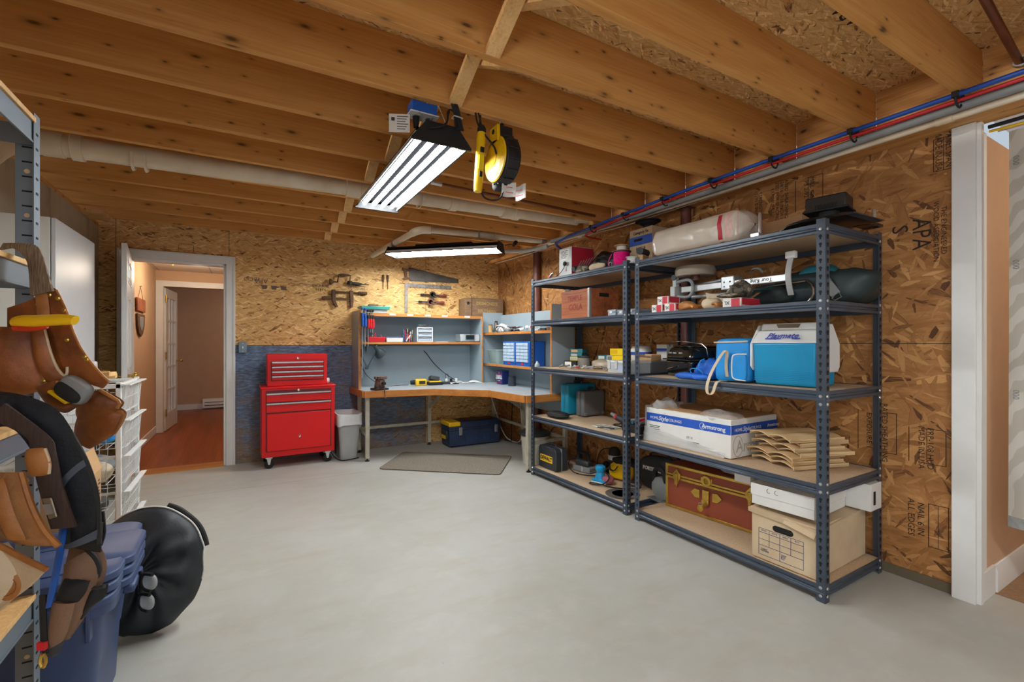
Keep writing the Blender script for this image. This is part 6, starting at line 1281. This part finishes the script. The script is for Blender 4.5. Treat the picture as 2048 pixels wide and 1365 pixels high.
k_ = hang('utility_knife', 'yellow and red utility knife tucked across the brown leather pouch', 'utility knife', -.045)
m = M().tube([(-72*UN, 0, 56*UN), (-60*UN, 0, 58*UN), (-30*UN, 0, 57*UN), (10*UN, 0, 60*UN), (40*UN, 0, 60*UN), (50*UN, 0, 59*UN)], lambda u: .012+.004*math.sin(PI*min(1, u*1.15)), 14, sm=2, flat=.75); m.build('handle', 'yellow', k_)
M().tube([(-68*UN, -.002, 44*UN), (-30*UN, -.003, 41*UN), (-4*UN, -.002, 46*UN)], lambda u: .008-.004*u, 10, sm=2).build('lower_grip', mat('knife_red', (196, 56, 30), .4), k_)
k_ = hang('tape_measure', 'grey and black tape measure sitting in the leather pouch pocket', 'tape measure', -.012)
m = M(); m.at((50*UN, 0, -80*UN), (0, R(34), 0)).blob((0, 0, 0), (.036, .018, .026), 3, 0, e2=4); m.build('case', 'mgrey', k_)
m = M(); m.at((46*UN, -.012, -84*UN), (0, R(34), 0)).blob((0, 0, 0), (.033, .012, .018), 2.6, 0); m.build('side_cover', 'blackm', k_); m = M(); m.at((36*UN, -.014, -92*UN), (0, R(34), 0)).box(-.03, -.008, -.008, .02, .006, -.001); m.build('yellow_band', 'yellow', k_, .002)
# wide black lumbar belt
t = hang('support_belt', 'wide padded black work belt draped over the near left shelf', 'work belt', -.09)
BO, BI = [(-130, -84), (-60, -92), (14, -122), (52, -179), (80, -234), (99, -301), (100, -386)], [(-130, -150), (-72, -140), (-37, -165), (2, -230), (28, -282), (46, -334), (38, -388)]
bf = mat('black_fleece', (24, 28, 36), .85, var=.35, vs=40, bump=.6, bs=160)
patch(M(), BI, BO, 0, .02, .012, False, 12, 34).build('padding', bf, t)
bindline(M(), BO, -.004, .006, 2).build('edge_binding', 'blackm', t); bindline(M(), BI, -.006, .011, 2).build('inner_roll', 'blackm', t)
for v0 in (.66, .97): 
    def bnd(u, v, v0=v0):
        l, r = interp(sc(BI), v0+.035*(v-.5)-.06*u+.03), interp(sc(BO), min(1, v0+.035*(v-.5)-.05*u+.03)); s = math.sin(PI*u)**.7; return (l[0]+(r[0]-l[0])*u, -.008-.022*s, l[1]+(r[1]-l[1])*u)
    M().sheet(bnd, 10, 2, .004).build('elastic_band', mat('slate_elastic', (60, 68, 80), .6), t)
m = M(); patch(m, [(40, -350), (36, -400)], [(96, -350), (92, -410)], .012, .01, .004, False, 6, 6); m.build('end_flap', 'blackm', t)
# dark webbing belt with suede pouches
t = hang('tool_apron', 'beige suede nail pouches with a round badge on a brown belt below the black belt', 'tool pouch', -.15)
patch(M(), [(-140, -140), (-67, -176), (-56, -212), (-41, -278), (-15, -366)], [(-110, -110), (-22, -176), (-7, -212), (7, -278), (34, -362)], .02, .006, .006, False, 10, 18).build('belt_webbing', mat('dark_brown_webbing', (62, 46, 40), .85, var=.35, stretch=(120, 12, 12), vs=2), t)
patch(M(), [(-58, -203), (-60, -226), (-50, -256)], [(-20, -199), (-9, -228), (-12, -252)], .012, .012, .005, False, 8, 8).build('belt_keeper', 'leather_l', t); bindline(M(), [(-20, -200), (-10, -228), (-12, -251)], .01, .003).build('edge_binding', 'canvas', t)
panel(M(), [(-26, -301), (-7, -299), (5, -338), (-11, -343)], .012, .004).build('buckle', mat('grey_brass', (150, 138, 118), .4, .6), t, .002); panel(M(), [(-22, -312), (-5, -310), (1, -330), (-13, -333)], .007, .002).build('buckle_tongue', 'alu', t)
patch(M(), [(-126, -240), (-118, -315), (-92, -372), (-66, -388)], [(-62, -246), (-42, -315), (-15, -367), (14, -396)], .01, .03, .006).build('upper_pocket', 'suede', t); bindline(M(), [(-62, -246), (-44, -310), (-17, -364), (13, -395)], .004, .006, 2).build('edge_binding', 'leather_l', t)
patch(M(), [(-98, -262), (-84, -320), (-62, -372)], [(-72, -252), (-54, -318), (-28, -372)], -.018, .01, .005, False, 8, 10).build('hammer_strap', 'leather_l', t)
patch(M(), [(-136, -384), (-140, -450), (-133, -525)], [(-80, -384), (-40, -452), (-98, -522)], -.004, .03, .006).build('lower_pocket', 'canvas', t)
panel(M(), [(-80, -386), (10, -432), (-22, -465), (-98, -521), (-130, -500), (-130, -380)], -.012, .006).build('front_flap', mat('washed_suede', (204, 184, 156), .85, var=.1, vs=7, bump=.3, bs=160, c2=(176, 148, 112)), t, .002); bindline(M(), [(-130, -366), (-80, -386), (-36, -410), (10, -432)], -.017, .0055, 1).build('edge_binding', 'leather_l', t)
M().lathe([(0, -.0035), (.028, -.003), (.032, 0)], 28, (-70*UN, -.018, -462*UN), 'y').build('badge', 'leather_l', t); bindline(M(), [(-70+24*math.cos(a), -462+20*math.sin(a)) for a in [2*PI*i/22 for i in range(23)]], -.0215, .0008, 0).build('badge_stitch', 'leather', t)
# brown nylon pouch
bn = mat('brown_nylon', (122, 92, 72), .7, var=.15, vs=8, bump=.2, bs=200)
t = hang('nylon_pouch', 'brown and black nylon pouch hanging low in front of the blue tote', 'tool pouch', -.06)
patch(M(), [(34, -392), (17, -470), (4, -530), (-4, -580)], [(86, -384), (106, -434), (84, -500), (30, -585)], .01, .022, .005, False).build('back_panel', bn, t)
patch(M(), [(40, -425), (36, -490), (18, -540), (12, -582)], [(80, -400), (104, -438), (88, -492), (46, -572)], -.01, .022, .004).build('main_pocket', bn, t); bindline(M(), [(80, -398), (98, -412), (106, -436), (100, -452)], -.008, .005, 2).build('edge_binding', 'blackm', t)
patch(M(), [(37, -486), (28, -535), (20, -582)], [(79, -489), (70, -525), (57, -562)], -.034, .012, .004, nu=8).build('front_pocket', bn, t); patch(M(), [(56, -444), (46, -466), (39, -487)], [(104, -449), (96, -470), (82, -489)], -.03, .014, .004, False, 8, 8).build('black_band', 'blackm', t)
patch(M(), [(84, -470), (76, -500), (62, -540)], [(116, -468), (110, -492), (86, -510)], .0, .018, .004, nu=8).build('side_pocket', 'blackm', t); bindline(M(), [(82, -468), (100, -472), (118, -468)], -.012, .005, 1).build('edge_binding', 'dgrey', t)
patch(M(), [(0, -578), (-2, -595), (2, -612)], [(26, -584), (22, -600), (10, -612)], 0, .012, .005, False, 6, 6).build('holster_tip', 'dgrey', t); patch(M(), [(32, -330), (34, -372), (30, -410)], [(92, -330), (96, -372), (88, -400)], .02, .006, .004, False, 6, 6).build('black_yoke', 'blackm', t)
t = hang('safety_strap', 'royal blue strap with a black clip hanging between the pouches', 'strap', -.11)
patch(M(), [(14, -318), (20, -345), (14, -401), (0, -475), (-8, -518)], [(28, -322), (34, -345), (28, -401), (13, -475), (2, -515)], .0, .002, .003, False, 4, 16).build('blue_webbing', 'blue', t); patch(M(), [(-24, -493), (-22, -567), (-18, -610)], [(-12, -493), (-10, -567), (-8, -610)], .004, .002, .004, False, 4, 8).build('black_strap', 'blackm', t)
M().tube([(-15*UN, 0, -605*UN), (-22*UN, 0, -622*UN), (-15*UN, 0, -640*UN), (-7*UN, 0, -622*UN)], .0035, 6, True, 1).build('snap_hook', 'brass', t); M().box(-24*UN, -.004, -600*UN, -8*UN, .004, -585*UN).build('red_tab', 'red2', t)
# storage tote with stacked lids
t = thing('storage_tote', 'large navy storage tote with stacked lids beside the near shelving', 'storage tote', (-1.06, 1.85, 0))
W_, D_ = .70, .50
def rr_(x0, y0, x1, y1, r, z):
    P = []
    for cx, cy_, a0 in ((x1-r, y1-r, 0), (x0+r, y1-r, 90), (x0+r, y0+r, 180), (x1-r, y0+r, 270)):
        for k in range(7): a = R(a0+15*k); P.append((cx+r*math.cos(a), cy_+r*math.sin(a), z))
    return P
m = M(); loft(m, [rr_(.06, .06, W_-.06, D_-.06, .06, .0), rr_(.05, .05, W_-.05, D_-.05, .06, .2), rr_(.047, .047, W_-.047, D_-.047, .06, .202), rr_(.022, .022, W_-.022, D_-.022, .06, .42)]); m.build('tote_body', 'navy', t)
m = M(); loft(m, [rr_(.0, .0, W_, D_, .07, .395), rr_(-.002, -.002, W_+.002, D_+.002, .07, .425), rr_(.022, .022, W_-.022, D_-.022, .06, .425)]); m.build('rim', 'navy', t)
for x in (W_-.06, W_-.14): M().box(x, -.004, .33, x+.012, .03, .43).build('rib', 'navy', t, .003)
M().box(W_-.005, D_/2-.08, .38, W_+.03, D_/2+.08, .41).build('handle', 'navy', t, .008)
ordl = ('lowest', 'middle', 'topmost')
for k in range(3):
    z = .428+.0322*k; y0 = .01*k
    L_ = thing('tote_lid', ordl[k]+' navy lid stacked on the storage tote', 'tote lid', (-1.06+.004*k, 1.85+.006*k, z), R(.6*k), 'stacked tote lids')
    m = M(); loft(m, [rr_(-.005, -.008, W_+.006, .26, .06, 0), rr_(-.005, -.008, W_+.006, .26, .06, .022), rr_(.008, .006, W_-.008, .248, .055, .03)]).m
    loft(m, [rr_(-.005, .22, W_+.006, D_+.008, .06, 0), rr_(-.005, .22, W_+.006, D_+.008, .06, .022), rr_(.008, .234, W_-.008, D_-.006, .055, .03)])
    loft(m, [rr_(.005, .1, W_+.03, .40, .05, .002), rr_(.005, .1, W_+.03, .40, .05, .024), rr_(.02, .115, W_+.018, .385, .045, .031)]); m.build('lid_panel', 'navy', L_, .003)
    if k == 2:
        M().box(.06, .05, .0305, W_-.1, .2, .034).build('raised_field', 'navy', L_, .004); M().box(.06, .29, .0305, W_-.13, .46, .034).build('raised_field', 'navy', L_, .004); M().box(.09, .315, .0342, W_-.17, .435, .0346).build('recess', mat('navy_dark', (34, 48, 82), .45), L_)
t = thing('safety_glasses', 'clear lens safety glasses with black frames hooked on the tote handle', 'safety glasses', (-.318, 2.10, .385), R(-50))
for k, (x, z) in enumerate(((.035, .0), (.02, -.075))):
    M().blob((x, 0, z), (.032, .014, .028), 2.3, 0).build('lens', clear('lens_clear', (200, 206, 208), .45, .08), t); M().tube([(x+.02, -.004, z+.03), (x-.03, -.004, z+.026), (x-.046, 0, z), (x-.03, -.004, z-.03), (x+.01, -.004, z-.03)], .006, 8, sm=2).build('frame', 'blackm', t)
M().box(-.02, -.006, -.05, -.005, .004, .03).build('bridge', 'blackm', t, .003)
# black round bag
t = thing('round_bag', 'black round fabric bag with white piping standing behind the blue tote', 'bag', (-.385, 2.47, 0), R(-12))
t.rotation_euler.x = R(-11)
bg = mat('bag_cloth', (36, 40, 46), .55, var=.25, vs=5, bump=.2, bs=120)
def bagp(u, v, s):
    a = 2*PI*u; rx, rz = .224, .262
    k = 1+.035*noise.noise(Vector((math.cos(a)*2.2, math.sin(a)*2.2, 5)))-(.05*max(0, math.sin(a*7+1)) if math.sin(a) < .2 and math.cos(a) > -.2 else 0)*.5
    x, z = rx*k*v*math.cos(a), rz*k*v*math.sin(a)
    dd = .085*(1-v**3.2)**.6*(1+.0*v); fo = .014*math.sin(a*9+v*4+2*noise.noise(Vector((x*9, z*9, 1))))*math.sin(PI*v)+.012*noise.noise(Vector((x*14, z*14, 8)))
    return (x, s*(dd+fo*(1 if s < 0 else .5)), max(.004, z+.258))
m = M()
nu, nv = 96, 22; vs = []; fs = []
for s in (-1, 1):
    b0 = len(vs)
    for i in range(nu):
        for j in range(nv+1): vs.append(bagp(i/nu, j/nv, s))
    for i in range(nu):
        for j in range(nv): a, b = b0+i*(nv+1)+j, b0+((i+1) % nu)*(nv+1)+j; fs.append((a, b, b+1, a+1))
m.add(vs, fs); m.build('bag_body', bg, t, ang=80)
M().tube([(p[0]*1.004, p[1]-.004, p[2]+.002) for p in (bagp(u/100, 1, -1) for u in range(-4, 34))], .004, 6).build('piping', 'paper', t)
M().tube([(p[0], .03, p[2]+.004) for p in (bagp(u/100, 1, 1) for u in range(4, 22))], .012, 8).build('carry_handle', 'blackm', t)
# cardboard box and wire drawer tower
t = thing('cardboard_box', 'tall brown cardboard box with open flaps wedged before the wire drawers', 'cardboard box', (-.96, 2.42, 0))
M().box(0, 0, 0, .38, .385, .66).build('box_body', 'card', t, .003)
m = M(); m.at((.38, 0, .66), (0, R(-18), 0)).box(-.0, 0, 0, .004, .385, .1); m.build('side_flap', 'card', t); m = M(); m.at((0, 0, .66), (R(36), 0, 0)).box(0, -.002, 0, .38, .002, .14); m.build('front_flap', 'card', t)
m = M()
for k in range(14): m.box(.3805, .335, .40+.016*k, .3812, .365-.01*(k % 3), .408+.016*k)
m.build('bar_print', 'iron', t)
t = thing('wire_drawer_tower', 'white wire basket drawer tower standing before the open door', 'drawer tower', (-.95, 2.845, 0))
W_, D_, H_ = .435, .44, 1.05
for x in (0, W_-.022):
    for y in (0, D_-.018): M().box(x, y, .0, x+.022, y+.018, H_).build('upright', 'white', t, .003)
m = M()
for y in (0, D_-.018):
    for z in (.02, H_-.03): m.box(0, y, z, W_, y+.016, z+.022)
for x in (0, W_-.022):
    m.box(x, 0, H_-.03, x+.016, D_, H_-.008)
m.build('cross_rail', 'white', t, .002)
def basket(h):
    m = M(); w0, d0, w1, d1 = .02, .025, W_+.012, D_-.025; r = .0016
    def wire(a, b, rr=r): m.cyl(a, b, rr, n=4, caps=False)
    for z in (0, -h): pass
    loops = [(0, 0), (-h*.5, .008), (-h, .016)]
    for z, i in loops:
        for a, b in (((w0+i, d0+i), (w1-i, d0+i)), ((w1-i, d0+i), (w1-i, d1-i)), ((w1-i, d1-i), (w0+i, d1-i)), ((w0+i, d1-i), (w0+i, d0+i))): wire(a+(z,), b+(z,), .003 if z == 0 else r)
    n = 12
    for k in range(n+1):
        f = k/n; x = w0+(w1-w0)*f; y = d0+(d1-d0)*f
        wire((x, d0, 0), (x*.96+.01, d0+.016, -h)); wire((x, d1, 0), (x*.96+.01, d1-.016, -h)); wire((w1, y, 0), (w1-.016, y*.94+.012, -h)); wire((w0, y, 0), (w0+.016, y*.94+.012, -h)); wire((x*.96+.01, d0+.016, -h), (x*.96+.01, d1-.016, -h))
    m.box(w1-.004, d0-.02, -.003, w1+.02, d1+.02, .003)
    m.box(w0, d0-.006, -.008, w1, d0-.001, .004)
    return m
for k in range(6):
    o = basket(.135).build('basket', 'white', t, 0, False); o.location = (0, 0, 1.035-.172*k)
fill = [('blue_cloth', 'cloth', 'sky', .865, (.30, .2), (.12, .16, .035), 'bright blue cloth folded in the second wire basket', 3), ('pale_bundle', 'bundle', 'canvas', .865, (.16, .22), (.11, .16, .03), 'beige bundle beside the blue cloth in the second basket', 8),
        ('packaged_parts', 'packets', 'mgrey', .69, (.25, .2), (.16, .16, .05), 'grey blister packets heaped in the third wire basket', 6), ('rolled_cloth', 'cloth', 'canvas', .69, (.32, .1), (.08, .07, .045), 'cream rolled cloth at the front of the third basket', 9),
        ('dark_tools', 'tools', 'dgrey', .515, (.22, .2), (.16, .15, .045), 'dark tangle of tools in the fourth wire basket', 12), ('white_packet', 'packet', 'paper', .345, (.28, .16), (.13, .13, .045), 'white paper packet in the fifth wire basket', 15),
        ('red_binder', 'binder', 'brownpaint', .345, (.12, .28), (.08, .1, .04), 'dull red folder behind the white packet', 18), ('white_bundle', 'bundle', 'lgrey', .172, (.24, .2), (.15, .15, .045), 'pale crumpled bundle in the lowest wire basket', 20)]
for nm, cat, mt2, z, (x, y), r_, lab, sd_ in fill:
    r_ = (r_[0]*.8, r_[1]*.8, r_[2])
    o = M().blob((0, 0, r_[2]), r_, 2.6, r_[2]*.5, 16, seed=sd_, floor=.0, fold=.02).build(nm, mt2, None, ang=70); o.location = (-.95+x, 2.845+y, z-.128); tag(o, lab, cat)
for k, (x, y, rz, lw, lab) in enumerate(((.05, .05, 8, .26, 'short pale pine offcut lying at the near side of the wire tower top'), (.12, .13, -14, .24, 'pine offcut with a groove lying across the others on the wire tower'), (.06, .25, 4, .28, 'flat pine board at the back of the wire tower top'))):
    o = M().box(0, 0, 0, lw, .07, .016+.004*k).box(.01, .02, .016+.004*k, lw-.01, .03, .022+.004*k).build('wood_offcut', 'pine', None, .002); o.location = (-.93+x, 2.86+y, 1.052+(.022 if k == 1 else 0)); o.rotation_euler.z = R(rz); tag(o, lab, 'offcut', 'pine offcuts on the wire drawers')
t = thing('plastic_tray', 'clear ribbed plastic tray on the pine offcuts on the wire tower', 'tray', (-.93, 3.02, 1.102), R(6)); M().taper(0, 0, .22, .12, 0, .045, .008).build('tray_body', clear('tray_clear', (176, 180, 184), .75, .2), t, .006)
m = M()
for k in range(6): m.box(.02+.032*k, -.002, .005, .026+.032*k, .004, .04)
m.build('rib', 'lgrey', t); M().blob((.25, .06, .022), (.03, .04, .022), 4).build('end_cap', 'lgrey', t)
# white cabinet on the left wall
t = thing('tall_cabinet', 'tall plain white cabinet against the concrete wall', 'cabinet', (-1.145, 3.46, 0))
M().box(0, 0, .02, .215, .76, 1.93).build('carcass', 'white', t, .002); M().box(.219, .002, .04, .238, .758, 1.928).build('cabinet_door', mat('cabinet_white', (206, 210, 214), .35, var=.02), t, .002); M().box(.01, .02, 0, .2, .74, .02).build('plinth', 'mgrey', t)
# stencils printed on the strand boards
bkk = mat('stamp_black', (44, 32, 24), .85); gy = mat('stamp_faded', (110, 92, 82), .85)
wr_ = bpy.data.objects['wall_right']; wb_ = bpy.data.objects['wall_back']; ce_ = bpy.data.objects['ceiling']
def wst(s, size, y, z, rot=0, m_=None, sx=1): 
    o = text(s, size, wr_, m_ or bkk, (xw(y)-.0012, y, z), (R(90), R(rot), R(-90.77)), sx=sx, name='printed_stamp', ext=.0003); return o
wst('APA', .11, 1.0, 1.80, 90, sx=.8); wst('THE ENGINEERED\nWOOD ASSOCIATION', .03, .925, 1.80, 90); wst('S', .1, 1.09, 1.84, 90)
wst('RATED SHEATHING\n24/16  7/16 INCH\nSIZED FOR SPACING\nEXPOSURE 1', .03, 1.72, 2.17, 90); wst('MILL 405\nPS 2-92', .035, 1.54, 2.19, 90); wst('STRENGTH AXIS\nTHIS DIRECTION', .03, 1.86, 2.14, 90)
wst('PANEL SPAN\nMADE IN USA', .04, .91, 2.2, 90, sx=.8); wst('RATED SHEATHING\n24/16\nEXPOSURE 1', .036, 1.19, .75, 90); wst('PRP-108 HUD\nMADE IN USA', .036, .98, .70, 90); wst('NAIL 6 IN\nALL EDGES', .04, 1.02, .33, 90)
m = M()
for y0, y1, z0, z1 in ((1.10, 1.28, .64, .86), (.9, 1.05, .62, .80), (1.46, 1.62, 2.06, 2.26), (.87, .95, 2.1, 2.265), (.89, .97, .2, .42)):
    for a, b, c, d_ in ((y0, y0+.003, z0, z1), (y1-.003, y1, z0, z1), (y0, y1, z0, z0+.003), (y0, y1, z1-.003, z1), ((y0+y1)/2, (y0+y1)/2+.002, z0, z1)): m.box(xw(a)-.0012, a, c, xw(a)+.002, b, d_)
m.build('printed_frame', bkk, wr_)
def bst(s, size, x, z, rot=0, m_=None, sx=1): text(s, size, wb_, m_ or gy, (x, 5.4742, z), (R(90), R(rot), 0), sx=sx, name='printed_stamp', ext=.0003)
bst('APA', .07, .14, 1.885, 180); bst('RATED SHEATHING  24/16', .03, .62, 1.87, 180); bst('93496\n7/16 CAT', .045, .72, 1.85, 180, bkk); bst('TECO', .06, .06, 1.9, 180); bst('EXPOSURE 1', .04, 1.12, 1.86, 0)
for k in range(3): M().prism([(-.03, .02), (.03, .02), (.02, -.02), (-.02, -.02)], 'xz', 0, .0012).build('printed_stamp', gy, wb_).location = (.17+.09*k, 5.4738, 1.82)
M().tube([(-.56, 5.4745, 2.13), (-.56, 5.4745, 2.19), (-.54, 5.4745, 2.2), (-.46, 5.4745, 2.2), (-.44, 5.4745, 2.19), (-.44, 5.4745, 2.13)], .002, 4).build('printed_stamp', bkk, wb_)
bst('Georgia-Pacific', .055, 2.2, .60, 0, bkk); bst('RATED', .05, 2.45, .64, 0, bkk)
def cst(s, size, x, y, rz, m_=None): text(s, size, ce_, m_ or bkk, (x, y, 2.5594), (R(180), 0, R(rz)), name='printed_stamp', ext=.0003)
cst('RATED STURD-I-FLOOR\n24 oc  SIZED FOR SPACING\nEXPOSURE 1', .05, 2.45, 1.33, 180); cst('APA', .09, 2.1, 1.33, 180); cst('THIS SIDE\nDOWN', .06, 1.05, 1.36, 180); cst('STURD-I-FLOOR\n24 oc', .05, 2.45, 1.74, 180); cst('NORBORD MILL', .05, 1.2, 1.76, 180); cst('APA', .1, 2.1, .92, 180)
